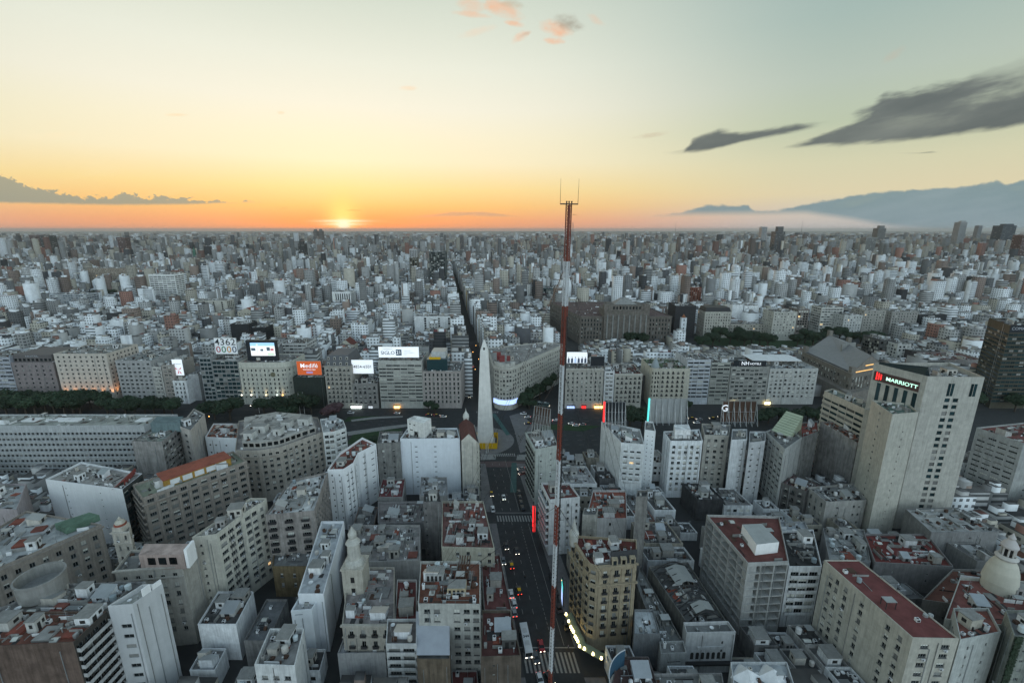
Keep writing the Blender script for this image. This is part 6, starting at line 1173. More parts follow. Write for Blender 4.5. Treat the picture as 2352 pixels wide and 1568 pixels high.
def trunk_mesh(seed):
    r = random.Random(seed); b = MB(); b.tube((0, 0, 0), (.02, .01, .42), .045, 7, 0, .032)
    for i in range(6):
        a = i*pi/3+r.uniform(-.3, .3); e = (.34*cos(a), .34*sin(a), r.uniform(.55, .8)); b.tube((.02, .01, r.uniform(.3, .42)), e, .022, 5, 0, .006)
    return b.mesh('trunk', ['bark'])
CR = [crown_mesh(i, 'leaf') for i in range(4)]; CRP = crown_mesh(9, 'leafpink'); TR = [trunk_mesh(i) for i in range(3)]
TN = [0]
def tree(px, py, h, r, label, group=None, pink=False, z=0.0, at=None):
    TN[0] += 1; x, y = at or P(px, py, 0); t = thing('tree', label, 'tree', (x, y, z), random.uniform(0, 6), group)
    obj('trunk', TR[TN[0] % 3], t, scale=(h, h, h)); obj('crown', CRP if pink else CR[TN[0] % 4], t, (0, 0, h*.64), scale=(r, r, h*.44)); return t
ORD = ['first', 'second', 'third', 'fourth', 'fifth', 'sixth', 'seventh', 'eighth', 'ninth', 'tenth', 'eleventh', 'twelfth', 'thirteenth', 'fourteenth', 'fifteenth', 'sixteenth', 'seventeenth', 'eighteenth', 'nineteenth', 'twentieth']
G1 = 'trees of the belt in front of the hotels'
for k, px in enumerate((-30, -5, 18, 40, 62, 84, 106, 128, 150, 170, 186)): tree(px, 948+(k % 3)*4, 16+(k % 2)*1.5, 9.0, ORD[k]+' dark tree, counted from the picture edge, in the belt before the hotels', G1)
for k, px in enumerate((248, 268, 290, 312, 334, 356, 378, 398)): tree(px, 950+(k % 2)*4, 13+(k % 3)*.7, 8, ORD[k]+' dark tree from the left in the belt before the arcaded attic block', 'trees before the arcaded attic block')
for k, px in enumerate((6, 52, 96, 140, 176, 208, 232)): tree(px, 938, 15, 8.5, ORD[k]+' tree of the rear row in the belt before the hotels', 'rear row of the tree belt')
for px, py, h_, r_, lb in ((494, 962, 15, 9.5, 'big rounded dark tree before the black glass offices'), (530, 966, 17, 11, 'biggest dark tree before the rounded cream hotel'), (468, 956, 10, 6, 'smaller tree next to the amber light before the slim glass block'), (608, 952, 13, 8.5, 'dark tree at the door of the rounded cream hotel'), (640, 956, 15, 9.5, 'dark tree between rounded hotel and pink tree'), (684, 954, 17, 10, 'tall dark tree below the orange billboard'), (716, 950, 16, 9, 'dark tree touching the ornate mansard building'), (664, 962, 12, 8, 'low dark tree behind the pale street lamps')): tree(px, py, h_, r_, lb)
tree(768, 966, 14, 10, 'purple-pink blossoming tree beside the avenue', None, True)
for k, (px, py, h_) in enumerate(((985, 946, 9), (1000, 948, 8))): tree(px, py, h_, 4.6, ORD[k]+' small dark street tree at the foot of the pinkish corner building', 'street trees by the pinkish corner building')
for k, (px, py, h_) in enumerate(((1192, 936, 9), (1207, 932, 12), (1224, 926, 14), (1240, 916, 14), (1254, 902, 14), (1266, 890, 14), (1278, 878, 14), (1290, 868, 13), (1216, 940, 8))): tree(px, py, h_, 6.5, ORD[k]+' tree up the diagonal avenue beside the rounded prow building', 'trees along the diagonal avenue')
tree(1446, 986, 17, 9.5, 'large round tree behind the black hoarding'); tree(1474, 984, 15, 8, 'large round tree beside the galvanised lattice hoarding'); tree(1577, 944, 9, 4.5, 'small tree at the foot of the bluish white offices')
for k, px in enumerate((1742, 1764, 1788, 1810, 1832, 1854, 1874, 1890)): tree(px, 978-(k % 3)*5, 11+(k % 2), 6.8, ORD[k]+' dark tree from the left in the belt behind the glass-roofed block', 'trees behind the glass-roofed block')
for k, (px, py) in enumerate(((1612, 800), (1636, 796), (1652, 786), (1676, 790), (1694, 782), (1708, 798), (1726, 788), (1744, 796), (1762, 802), (1830, 796), (1848, 788), (1866, 798), (1884, 790), (1902, 782), (1926, 786), (1950, 790), (1974, 794), (1996, 796), (2014, 792))): tree(px, py, 16+(k % 3)*2, 10, ORD[k]+' dense plaza tree from the left, between courthouse and opera house', 'trees of the plaza')
for k, (px, py) in enumerate(((1446, 794), (1462, 792), (1478, 796))): tree(px, py, 17, 9, ORD[k]+' green tree from the left before the courthouse columns', 'trees before the courthouse')
for px, py, lb in ((2070, 776, 'lone dark tree before the arched museum'), (2090, 780, 'second dark tree before the arched museum'), (2230, 940, 'tree at the foot of the banded glass tower'), (2330, 945, 'tree beside the banded glass tower at the picture edge')): tree(px, py, 15, 8, lb)
for k, (px, py) in enumerate(((212, 690), (226, 684), (240, 690), (254, 684), (268, 690), (258, 698), (224, 698))): tree(px, py, 18, 12, ORD[k]+' tree of the small park below the tan ministry', 'trees of the small park')
for k, (px, py) in enumerate(((858, 1016), (884, 1004))): tree(px, py, 4, 4, ORD[k]+' low shrub on the lawn beside the obelisk', 'shrubs on the lawn')
# climbing plants on the olive block
cb = MB(); r = random.Random(4); A_, B_ = Vector((*P(2330, 1460, 30), 0)), Vector((*P(2346, 1460, 30), 0)); ivy = thing('ivy', 'strip of dark ivy climbing the olive-grey block', 'ivy', (A_.x, A_.y, 0))
for i in range(2200):
    p = A_.lerp(B_, r.random())-A_; zz = r.uniform(2, 30); c = Vector((p.x, -.25-r.random()*.35, zz)); nn = Vector((r.uniform(-.5, .5), -1, r.uniform(-.2, .7))).normalized(); t_ = nn.orthogonal().normalized(); w_ = nn.cross(t_); s = r.uniform(.15, .3)
    cb.poly([tuple(c-t_*s), tuple(c+w_*s), tuple(c+t_*s), tuple(c-w_*s)])
obj('foliage', cb.mesh('foliage', ['leaf']), ivy)

# ------------------------------------------------------------------ vehicles
def car_proto():
    t = bpy.data.objects.new('car', None)
    b = MB(); W_ = .86
    prof = [(-2.1, .35), (-2.14, .62), (-2.05, .86), (-1.15, .93), (1.75, .95), (2.08, .88), (2.12, .5), (2.05, .33)]
    for s in (-1, 1): b.poly([(s*W_, y, z) for y, z in (prof if s > 0 else prof[::-1])])
    for (y0, z0), (y1, z1) in zip(prof, prof[1:]+prof[:1]): b.poly([(W_, y0, z0), (-W_, y0, z0), (-W_, y1, z1), (W_, y1, z1)])
    b.box(-.62, .62, -.35, 1.25, 1.40, 1.46)
    B = b.mesh('body', ['paint'])
    g = MB(); lo = [(-.8, -1.1, .93), (.8, -1.1, .93), (.8, 1.8, .95), (-.8, 1.8, .95)]; hi = [(-.62, -.35, 1.41), (.62, -.35, 1.41), (.62, 1.25, 1.41), (-.62, 1.25, 1.41)]
    for i in range(4): j = (i+1) % 4; g.poly([lo[i], lo[j], hi[j], hi[i]])
    Gm = g.mesh('glazing', ['glass'])
    wm = MB()
    for i in range(12):
        a, c = 2*pi*i/12, 2*pi*(i+1)/12; wm.poly([(-.1, .31*cos(a), .31*sin(a)), (.1, .31*cos(a), .31*sin(a)), (.1, .31*cos(c), .31*sin(c)), (-.1, .31*cos(c), .31*sin(c))])
    for s in (-1, 1): wm.poly([(s*.1, .31*cos(2*pi*i/12), .31*sin(2*pi*i/12)) for i in range(12)])
    Wm = wm.mesh('wheel', ['tyre'])
    l = MB(); l.box(-.17, .17, -.03, .03, -.1, .1); Hm = l.mesh('headlight', ['head']); l = MB(); l.box(-.17, .17, -.03, .03, -.08, .1); Tm = l.mesh('tail_light', ['tail'])
    return B, Gm, Wm, Hm, Tm
CB, CG, CW, CH, CT_ = car_proto()
def car(px, py, toward, col, label, rz=None, taxi=False, lights=True, group=None, sc=1.0, van=False):
    x, y = P(px, py, 0); a = (math.atan2(.1495, 1)+(0 if toward else pi)) if rz is None else rz
    t = thing('taxi' if taxi else ('van' if van else 'car'), label, 'taxi' if taxi else ('van' if van else 'car'), (x, y, .012), a, group)
    obj('body', CB, t, color=col, scale=(1, 1.1, 1.45) if van else None); obj('glazing', CG, t, scale=(1, 1.1, 1.45) if van else None)
    if taxi: b = MB(); b.box(-.6, .6, -.3, 1.2, 1.462, 1.5); obj('yellow_roof', b.mesh('yellow_roof', ['yellow']), t)
    for sx_ in (-.8, .8):
        for yy in (-1.35, 1.3): obj('wheel', CW, t, (sx_, yy, .31))
        if lights: obj('headlight', CH, t, (sx_*.75, -2.13, .66)); obj('tail_light', CT_, t, (sx_*.75, 2.12, .72))
        else: pass
    return t
BK, WT_, SV, RD_ = (.015, .015, .018), (.62, .63, .64), (.28, .29, .3), (.3, .015, .02)
car(1163, 1256, 1, BK, 'dark car with amber headlights driving in the near lane by red terraces'); car(1187, 1267, 1, BK, 'dark car with white headlights in the middle lane by red terraces')
car(1156, 1290, 1, (.1, .12, .14), 'grey-blue car with headlights following the kerb lane'); car(1175, 1300, 0, BK, 'black taxi with yellow roof driving away past the grey-blue car', taxi=True)
car(1154, 1326, 0, SV, 'silver car driving away close to the kerb'); car(1174, 1366, 0, WT_, 'white car with tail lights beside the long red-roofed house'); car(1192, 1358, 0, BK, 'black taxi with yellow roof beside the white car', taxi=True)
car(1181, 1408, 0, SV, 'silver car directly behind the white bus'); car(1181, 1388, 0, WT_, 'second white car ahead of the silver car by the kerb'); car(1231, 1512, 1, (.06, .07, .08), 'slate grey car waiting at the crossing beside the bus')
car(1243, 1486, 1, RD_, 'red car with bright headlights approaching the crossing'); car(1129, 1136, 1, BK, 'black taxi with glowing yellow roof near the obelisk end', taxi=True); car(1157, 1144, 1, WT_, 'white car with headlights in the middle of the avenue')
car(1132, 1172, 0, WT_, 'white van with red tail lights before the crossing', van=True); car(1197, 1078, 0, SV, 'silver car turning out at the crossing near the bus lane', rz=-1.2); car(1200, 1089, 0, (.2, .06, .06), 'maroon car turning out behind the silver one', rz=-1.2)
car(1262, 1560, 1, BK, 'black car with headlight crossing below the mast', rz=.5); car(1240, 1562, 1, WT_, 'white car beyond the near crossing', rz=.2)
for k, (px, py) in enumerate(((1300, 1440), (1284, 1400), (1276, 1360), (1268, 1330))): car(px, py, 1, BK, ORD[k]+' black car parked in the shadow along the awning side, counted from the crossing', lights=False, group='cars parked along the awning side')
for k, (px, py) in enumerate(((1192, 1132), (1194, 1144), (1197, 1156), (1200, 1168))): car(px, py, 0, BK, ORD[k]+' black car parked by the ornate street corner building, counted from the obelisk', lights=False, group='cars parked by the street corner building')
AV = [(912, 950, WT_, 'white car on the avenue below the louvred offices', 0, 0), (1018, 958, WT_, 'white car on the avenue beside the onion turret', 0, 0), (1004, 955, BK, 'black taxi on the avenue next to the white car by the turret', 1, 0), (985, 954, BK, 'black taxi farther from the onion turret', 1, 0),
      (806, 950, WT_, 'white van on the avenue beside the pink tree', 0, 1), (1202, 952, WT_, 'white van parked behind the rusty hoarding', 0, 1), (1212, 959, WT_, 'white car below the parked white van', 0, 0), (1212, 974, BK, 'yellow-roofed taxi beside the rusty hoarding', 1, 0),
      (1262, 968, SV, 'silver car first in the queue beside the mast', 0, 0), (1276, 966, WT_, 'white car second in the queue beside the mast', 0, 0), (1312, 974, WT_, 'white car beyond the mast on the avenue', 0, 0), (1322, 978, WT_, 'white car touching the one beyond the mast', 0, 0), (1338, 976, SV, 'silver car alone before the black hoarding', 0, 0),
      (1588, 962, BK, 'taxi with amber lights behind the galvanised hoarding', 1, 0), (1606, 964, SV, 'silver car behind the bright white tower', 0, 0), (1636, 962, BK, 'dark taxi beside the brown hoarding', 1, 0), (1655, 958, BK, 'dark car beside the brown hoarding', 0, 0), (1600, 972, WT_, 'white car above the bright white tower roof', 0, 0),
      (560, 972, WT_, 'white car half hidden by the biggest dark tree', 0, 0), (595, 972, SV, 'silver car behind the curved building roof', 0, 0), (640, 974, WT_, 'white car behind the white cap building', 0, 0)]
for px, py, c, lb, tx_, vn in AV: car(px, py, 1, c, lb, rz=pi/2+(0 if px < 1100 else pi), taxi=bool(tx_), van=bool(vn))
for k, (px, py, tw_, c, lb) in enumerate(((1078, 912, 1, BK, 'dark car leaving the obelisk on the far avenue'), (1068, 885, 1, BK, 'second dark car up the far avenue'), (1072, 868, 0, RD_, 'red tailed car beside the far bus'), (1086, 842, 0, WT_, 'white car on the far avenue'), (1063, 832, 1, WT_, 'white car with headlights below the glowing lamps'), (1060, 815, 1, SV, 'silver car with headlights in the far avenue queue'), (1057, 800, 1, BK, 'dark car with headlights in the far avenue queue'), (1052, 782, 1, WT_, 'white car last seen up the far avenue'), (1080, 818, 0, BK, 'black car driving up the far avenue'), (1050, 765, 1, SV, 'silver car between the far white slabs'))): car(px, py, tw_, c, lb)
def bus(px, py, toward, col, label, rz=None, sign=None):
    x, y = P(px, py); a = (math.atan2(.1495, 1)+(0 if toward else pi)) if rz is None else rz
    t = thing('bus', label, 'bus', (x, y, .012), a); b = MB(); b.box(-1.25, 1.25, -5.6, 5.6, .35, 2.95); b.box(-1.15, 1.15, -5.4, 5.4, 2.95, 3.1); obj('body', b.mesh('body', ['oc']), t, color=col)
    for s in (-1, 1):
        for k in range(6): b = MB(); b.box(-.02, .02, -.75, .75, 1.45, 2.5); obj('window', b.mesh('window', ['glass']), t, (s*1.26, -4.4+k*1.75, 0))
        for yy in (-3.6, 3.2): obj('wheel', CW, t, (s*1.15, yy, .48), scale=1.5)
        obj('headlight', CH, t, (s*.85, -5.64, .8), scale=1.3); obj('tail_light', CT_, t, (s*.85, 5.64, .9), scale=1.3)
    b = MB(); b.box(-1.1, 1.1, -5.66, -5.6, 1.2, 2.6); obj('windscreen', b.mesh('windscreen', ['glass']), t)
    for yy in (-2.5, 2.2): b = MB(); b.box(-.6, .6, yy-.8, yy+.8, 3.1, 3.35); obj('roof_unit', b.mesh('roof_unit', ['oc']), t, color=(.5, .5, .5))
    if sign: text(sign, t, (0, 0, 3.13), 1.3, 'ink', rx=0, rz=0, bold=.03)
    return t
bus(1208, 1478, 1, (.62, .63, .64), 'white bus with numbered roof waiting at the near crossing', sign='344'); bus(1070, 862, 0, (.5, .3, .28), 'bus with red tail lights on the far avenue'); bus(1245, 932, 1, (.1, .14, .14), 'dark green double length bus beside the diagonal trees', rz=pi/2-.3)

# ------------------------------------------------------------------ street lamps, signals, lights
def lamp(px, py, h_, label, m_='head', group=None, arm=1.6, rz=0.0):
    x, y = P(px, py); t = thing('street_lamp', label, 'street lamp', (x, y, 0), rz, group); b = MB(); b.tube((0, 0, 0), (0, 0, h_), .09, 6, 0, .06); b.tube((0, 0, h_), (arm, 0, h_+.3), .05, 5); obj('post', b.mesh('post', ['iron']), t)
    b = MB(); b.cyl(arm, 0, h_+.05, h_+.32, .3, .22, 8); obj('lamp_head', b.mesh('lamp_head', [m_]), t)
for k, (px, py) in enumerate(((606, 950), (628, 950), (712, 945), (574, 956))): lamp(px, py, 8, ORD[k]+' lit street lamp among the dark trees before the rounded hotel', 'head', 'street lamps among the trees')
for k, (px, py) in enumerate(((1083, 828), (1090, 812), (1096, 845), (1088, 870))): lamp(px, py, 9, ORD[k]+' orange glowing street lamp along the far avenue', 'amber', 'orange lamps of the far avenue')
lamp(1238, 1262, 9, 'orange lamp on a long white arm reaching over the avenue', 'amber', arm=4, rz=0); lamp(1300, 1375, 8, 'amber signal lamp on the awning side of the avenue', 'amber', rz=pi)
lamp(1059, 748, 8, 'green traffic light far up the avenue', 'green', arm=3); lamp(1036, 682, 10, 'cold lit lamp at the far bend of the avenue', 'blueled'); lamp(1026, 640, 10, 'warm lit lamp farthest up the avenue', 'amber'); lamp(478, 975, 6, 'amber lamp beside the big rounded dark tree', 'amber')
lamp(1153, 1420, 8, 'dark street lamp on the near kerb of the avenue', 'iron'); lamp(1140, 1330, 8, 'dark street lamp midway along the near kerb', 'iron'); lamp(1128, 1230, 8, 'dark street lamp by the red terraces', 'iron')
for k, (px, py) in enumerate(((596, 948), (690, 952), (700, 950))):
    x, y = P(px, py); t = thing('flagpole', ORD[k]+' of the tall white poles beside the pink tree', 'pole', (x, y, 0), 0, 'white poles beside the pink tree'); b = MB(); b.tube((0, 0, 0), (0, 0, 17), .16, 6, 0, .08); obj('pole', b.mesh('pole', ['white']), t); b = MB(); b.box(-.35, .35, -.2, .2, 11, 15); obj('panel', b.mesh('panel', ['white']), t)

# ------------------------------------------------------------------ pedestrians
def person_mesh():
    me = bpy.data.meshes.new('body')
    J = {'pel': (0, 0, .95), 'waist': (0, 0, 1.1), 'chest': (0, 0, 1.33), 'neck': (0, .0, 1.5), 'head': (0, -.02, 1.62), 'crown': (0, -.01, 1.74), 'ls': (.19, 0, 1.42), 'le': (.25, .06, 1.15), 'lw': (.25, -.06, .93), 'lh': (.25, -.1, .84), 'rs': (-.19, 0, 1.42), 're': (-.25, -.04, 1.15), 'rw': (-.25, -.16, .95), 'rh': (-.25, -.2, .87),
         'lhip': (.1, 0, .9), 'lk': (.11, -.12, .5), 'la': (.11, .0, .09), 'lt': (.11, -.16, .04), 'rhip': (-.1, 0, .9), 'rk': (-.11, .06, .5), 'ra': (-.11, .22, .1), 'rt': (-.11, .1, .04)}
    R = {'pel': .15, 'waist': .13, 'chest': .165, 'neck': .06, 'head': .105, 'crown': .07, 'ls': .075, 'rs': .075, 'le': .05, 're': .05, 'lw': .036, 'rw': .036, 'lh': .042, 'rh': .042, 'lhip': .1, 'rhip': .1, 'lk': .065, 'rk': .065, 'la': .045, 'ra': .045, 'lt': .045, 'rt': .045}
    E = [('pel', 'waist'), ('waist', 'chest'), ('chest', 'neck'), ('neck', 'head'), ('head', 'crown'), ('chest', 'ls'), ('ls', 'le'), ('le', 'lw'), ('lw', 'lh'), ('chest', 'rs'), ('rs', 're'), ('re', 'rw'), ('rw', 'rh'), ('pel', 'lhip'), ('lhip', 'lk'), ('lk', 'la'), ('la', 'lt'), ('pel', 'rhip'), ('rhip', 'rk'), ('rk', 'ra'), ('ra', 'rt')]
    ks = list(J); me.from_pydata([J[k] for k in ks], [(ks.index(a), ks.index(c)) for a, c in E], [])
    o = bpy.data.objects.new('tmp', me); COL.objects.link(o); o.modifiers.new('s', 'SKIN'); o.modifiers.new('u', 'SUBSURF').levels = 1
    for i, k in enumerate(ks): me.skin_vertices[0].data[i].radius = (R[k], R[k]); me.skin_vertices[0].data[i].use_root = (k == 'pel')
    dg = bpy.context.evaluated_depsgraph_get(); out = bpy.data.meshes.new_from_object(o.evaluated_get(dg)); bpy.data.objects.remove(o)
    for m_ in ('oc', 'ink', 'skin'): out.materials.append(M[m_])
    for p in out.polygons:
        z = p.center.z; p.material_index = 2 if (z > 1.47 or z < .9 and abs(p.center.x) > .21) else (1 if z < .98 else 0)
        if z > 1.66 or (z > 1.56 and p.center.y > .02): p.material_index = 1
    return out
PM = person_mesh()
for k, (px, py, c, a, lb) in enumerate(((1105, 1049, (.3, .3, .32), 0, 'person in grey walking on the pale island below the obelisk'), (1134, 1050, (.12, .03, .03), 1.2, 'person in dark red near the zebra crossing'), (1136, 1053, (.02, .02, .02), 2, 'person in black beside the one in dark red'), (1186, 1054, (.05, .05, .08), 3, 'person in navy at the bus lane end of the crossing'), (1190, 1049, (.02, .02, .02), .4, 'person in black behind the one in navy'),
        (1191, 1004, (.03, .03, .03), 1, 'person in black on the corner pavement'), (1194, 1006, (.08, .06, .05), 2.4, 'person in brown on the corner pavement'), (1195, 1012, (.04, .05, .06), 4, 'person in dark jacket nearest the corner building'), (1183, 1000, (.3, .28, .25), 5, 'person in beige crossing the corner pavement'), (1206, 1330, (.03, .03, .03), 0, 'person in black walking past the ochre house pavement'), (1305, 1490, (.25, .26, .3), 1, 'person in grey under the lit awning'), (1175, 945, (.1, .1, .12), 2, 'person in dark coat under the electronic ribbon'))):
    x, y = P(px, py); t = thing('person', lb, 'person', (x, y, .14), a); obj('body', PM, t, color=c)

# ------------------------------------------------------------------ guyed mast
MY = 50.0; mb_ = P(1265, 1568, CAMH-MY*tan(radians(50.7))); bx = (1265-CX0)/FPX*(MY*CP+MY*tan(radians(50.7))*SP); tx = PY(1307, 470, MY)
HB = bld('apartment_building', 'building below the camera that carries the red and white mast', [(-14, 36), (7.2, 36), (7.2, 58), (-14, 58)], 52, {}, GREY, RG, huts=1, small=4)
z0m = 51.1; zb_f = CAMH-MY*tan(radians(50.7)); slope = (tx[0]-bx)/(tx[2]-zb_f); mx0 = bx-slope*(zb_f-z0m)
mast = thing('radio_mast', 'tall guyed lattice mast painted in red and white bands', 'mast', (mx0, MY, z0m))
zt_m = tx[2]-z0m; mast.rotation_euler = (0, math.atan(slope), 0)
bounds = [zt_m]
for py in (600, 703, 838, 950, 1056, 1160, 1250, 1345, 1440, 1540): bounds.append(PY(1290, py, MY)[2]-z0m)
bounds.append(0)
for k in range(len(bounds)-1):
    z1_, z0_ = bounds[k], bounds[k+1]; m_ = 'red' if k % 2 == 0 else 'mwhite'; b = MB(); r_ = .33
    for a in range(3):
        an = a*2*pi/3+.5; an2 = (a+1)*2*pi/3+.5; p, q_ = (r_*cos(an), r_*sin(an)), (r_*cos(an2), r_*sin(an2)); b.tube((*p, z0_), (*p, z1_), .06, 6)
        n_ = max(1, int((z1_-z0_)/.55))
        for s in range(n_):
            za, zb2 = z0_+(z1_-z0_)*s/n_, z0_+(z1_-z0_)*(s+1)/n_; b.tube((*p, za), (*q_, (za+zb2)/2), .035, 4); b.tube((*q_, (za+zb2)/2), (*p, zb2), .035, 4)
    b.box(-.13, .13, -.16, -.08, z0_+.05, z1_-.05)
    obj('mast_section', b.mesh('mast_section', [m_]), mast)
b = MB(); b.box(-.04, .04, -.24, -.165, 0, zt_m-1, 0); obj('cable_tray', b.mesh('cable_tray', ['metal']), mast); b = MB(); b.box(.24, .36, -.1, .16, 0, zt_m-12, 0); obj('feeder_cable', b.mesh('feeder_cable', ['iron']), mast)
b = MB(); b.box(-.95, .95, -.06, .06, zt_m, zt_m+.12); obj('top_bar', b.mesh('top_bar', ['iron']), mast)
for s in (-.93, .93): b = MB(); b.tube((s, 0, zt_m+.1), (s*1.02, 0, zt_m+2.6), .025, 5, 0, .012); obj('whip_antenna', b.mesh('whip_antenna', ['rust']), mast)
for s in (-.25, 0, .28): b = MB(); b.cyl(s, 0, zt_m+.1, zt_m+.36, .05, .09, 8); obj('lamp', b.mesh('lamp', ['iron']), mast)
for k in range(26): b = MB(); zz = zt_m-1-k*2.3; s = -1 if k % 2 else 1; b.tube((s*.4, 0, zz), (s*.85, 0, zz), .02, 4); obj('step_bolt', b.mesh('step_bolt', ['iron']), mast)
b = MB()
for k in range(9): b.tube((.42, 0, zt_m-4.4+k*.3), (.56, 0, zt_m-4.4+k*.3), .015, 3)
b.tube((.42, 0, zt_m-4.6), (.42, 0, zt_m-1.8), .02, 3); b.tube((.56, 0, zt_m-4.6), (.56, 0, zt_m-1.8), .02, 3); obj('dipole_array', b.mesh('dipole_array', ['metal']), mast)
def guy(pz, gx, gy, gz, lb, r_=.022):
    x = mx0+slope*(pz-z0m); b = MB(); b.tube((x-mx0, 0, pz-z0m), (gx-mx0, gy-MY, gz-z0m), r_, 4); o = thing('guy_wire', lb, 'wire', (mx0, MY, z0m), 0, 'guy wires of the mast'); obj('wire', b.mesh('wire', ['iron']), o)
pz1 = PY(1300, 605, MY)[2]; pz2 = PY(1290, 850, MY)[2]; pz3 = PY(1280, 1160, MY)[2]
for gx, gy, gz, w1 in ((-26, 106, 29, 'the terracotta roof'), (-24, 108, 29, 'the roof pipework'), (42, 92, 18, 'the white tent roofs'), (39, 94, 18, 'the cinema')):
    for pz, w2 in ((pz1, 'topmost'), (pz2, 'middle'), (pz3, 'lowest')): guy(pz, gx, gy, gz, f'{w2} guy wire running from the mast towards {w1}')

# ------------------------------------------------------------------ the rest of the city
RNG = random.Random(2024)
E2 = Vector((-.1478, .989)); E1 = Vector((1, 0))
def G(u, v): Y = 318+v*.989; return Vector((cx(Y)+u, Y))
taken = []
for pts, z in HEROES:
    taken.append((pts, min(p[0] for p in pts), max(p[0] for p in pts), min(p[1] for p in pts), max(p[1] for p in pts)))
def clear(poly, m=0.0):
    xs = [p[0] for p in poly]; ys = [p[1] for p in poly]; a0, a1, b0, b1 = min(xs)-m, max(xs)+m, min(ys)-m, max(ys)+m
    for pts, x0, x1, y0, y1 in taken:
        if a1 < x0 or a0 > x1 or b1 < y0 or b0 > y1: continue
        c = ((sum(xs)/len(xs)), (sum(ys)/len(ys)))
        tests = [c]+[tuple(p) for p in poly]+[((poly[i][0]+poly[i-1][0])/2, (poly[i][1]+poly[i-1][1])/2) for i in range(len(poly))]
        if any(inpoly(p, pts) for p in tests): return False
        if any(inpoly(p, poly) for p in pts) or inpoly((sum(p[0] for p in pts)/len(pts), sum(p[1] for p in pts)/len(pts)), poly): return False
    return True
PLAZA = [P(1590, 806), P(2040, 808), P(2040, 772), P(1590, 768)]; DIAG = [P(1188, 945), P(1236, 945), P(1312, 850), P(1330, 790), P(1296, 790), P(1262, 860)]; PARK = [P(200, 704), P(280, 704), P(280, 676), P(200, 676)]; FRONTC = [P(1340, 830), P(1530, 830), P(1540, 792), P(1330, 792)]
for q in (PLAZA, DIAG, PARK): taken.append((q, min(p[0] for p in q), max(p[0] for p in q), min(p[1] for p in q), max(p[1] for p in q)))
FZ = FRONTC
def tone(r, Y=0.0):
    k = r.random()
    if Y > 700 and k < .42 and r.random() < min(.7, (Y-700)/1400): k = r.uniform(.42, 1)   # white wall tones drawn less often with distance
    if k < .42: v = r.uniform(.7, .86); return (v*.98, v, v*1.02), 'white'
    if k < .66: v = r.uniform(.24, .48); return (v, v*.985, v*.96), 'pale grey'
    if k < .78: v = r.uniform(.34, .5); return (v*1.05, v*.97, v*.82), 'cream'
    if k < .86: v = r.uniform(.12, .26); return (v, v, v), 'mid grey'
    if k < .93: v = r.uniform(.16, .26); return (v*1.2, v*.92, v*.78), 'brown'
    if k < .97: v = r.uniform(.05, .12); return (v, v, v*1.05), 'charcoal'
    v = r.uniform(.2, .3); return (v*1.3, v*.7, v*.55), 'brick red'
def rooft(r):
    k = r.random()
    if k < .62: v = r.uniform(.08, .19); return (v, v*.98, v*.96), 'grey'
    if k < .76: v = r.uniform(.24, .42); return (v, v, v), 'pale'
    if k < .81: return tuple(x*r.uniform(.8, 1.2) for x in RT), 'red'
    v = r.uniform(.07, .14); return (v, v, v), 'dark'
def split(u0, u1, v0, v1, r, mn, mxs):
    w_, d_ = u1-u0, v1-v0
    if (w_ < mxs and d_ < mxs and r.random() < .75) or (w_ < 2*mn and d_ < 2*mn): return [(u0, u1, v0, v1)]
    if w_*r.uniform(.8, 1.25) > d_ and w_ >= 2*mn: c = u0+w_*r.uniform(.36, .64); return split(u0, c, v0, v1, r, mn, mxs)+split(c, u1, v0, v1, r, mn, mxs)
    if d_ >= 2*mn: c = v0+d_*r.uniform(.36, .64); return split(u0, u1, v0, c, r, mn, mxs)+split(u0, u1, c, v1, r, mn, mxs)
    return [(u0, u1, v0, v1)]
lots = []
# near low-rise infill between the foreground buildings
def inview(x, y, z, m=60):
    p = proj(x, y, z); return p and -m < p[0] < 2352+m and p[1] < 1568+m
for side in (-1, 1):
    vv = -248
    while vv < -72:
        uu = 16.5
        while uu < 270:
            for (a, c, d_, e) in split(uu, uu+46, vv, vv+42, RNG, 9, 17): lots.append((*sorted((side*a, side*c)), d_, e, 'near'))
            uu += 46.0
        vv += 42.6 if vv < -200 or vv > -160 else 44
vv = -252.0
while vv < -80:
    for side in (-1, 1):
        uu = 16.0
        while uu < 262: lots.append((*sorted((side*uu, side*(uu+7.4))), vv, vv+7.2, 'small')); uu += 7.6
    vv += 7.4
# blocks beyond the avenue
v0 = 30.0; bi = 0; first = True
v = 0.0
while v < 5200:
    dep = 96 if not first else 92; va = v+(29 if first else 0); vb = v+dep
    half = (318+vb)*1.22+60
    for side in (-1, 1):
        u = 9.0 if v < 250 else 7.2 if v < 1050 else 1.0
        while u < half:
            far_ = v > 1500
            mn, mx_ = (8, 18) if v < 500 else (8.5, 18) if v < 1300 else (12, 26) if v < 2800 else (18, 38)
            for (a, c, d_, e) in split(u, u+98, va, vb, RNG, mn, mx_): lots.append((*sorted((side*a, side*c)), d_, e, 'far'))
            u += 98+11
    v += dep+12; first = False
def height(r, Y, X):
    k = r.random()
    if r.random() < .09: return r.uniform(3, 7)
    if Y < 700: h_ = r.uniform(5, 13) if k < .42 else r.uniform(11, 21) if k < .76 else r.uniform(19, 29) if k < .96 else r.uniform(29, 38)
    elif Y < 1500: h_ = r.uniform(5, 15) if k < .42 else r.uniform(13, 25) if k < .78 else r.uniform(25, 40) if k < .93 else r.uniform(40, 62)
    else:
        h_ = r.uniform(8, 16) if k < .4 else r.uniform(15, 28) if k < .76 else r.uniform(26, 40) if k < .95 else r.uniform(42, 72)
        if X > Y*.45 and Y > 1500: h_ *= 1.25
        if k > .996: h_ = r.uniform(75, 105)
    return h_
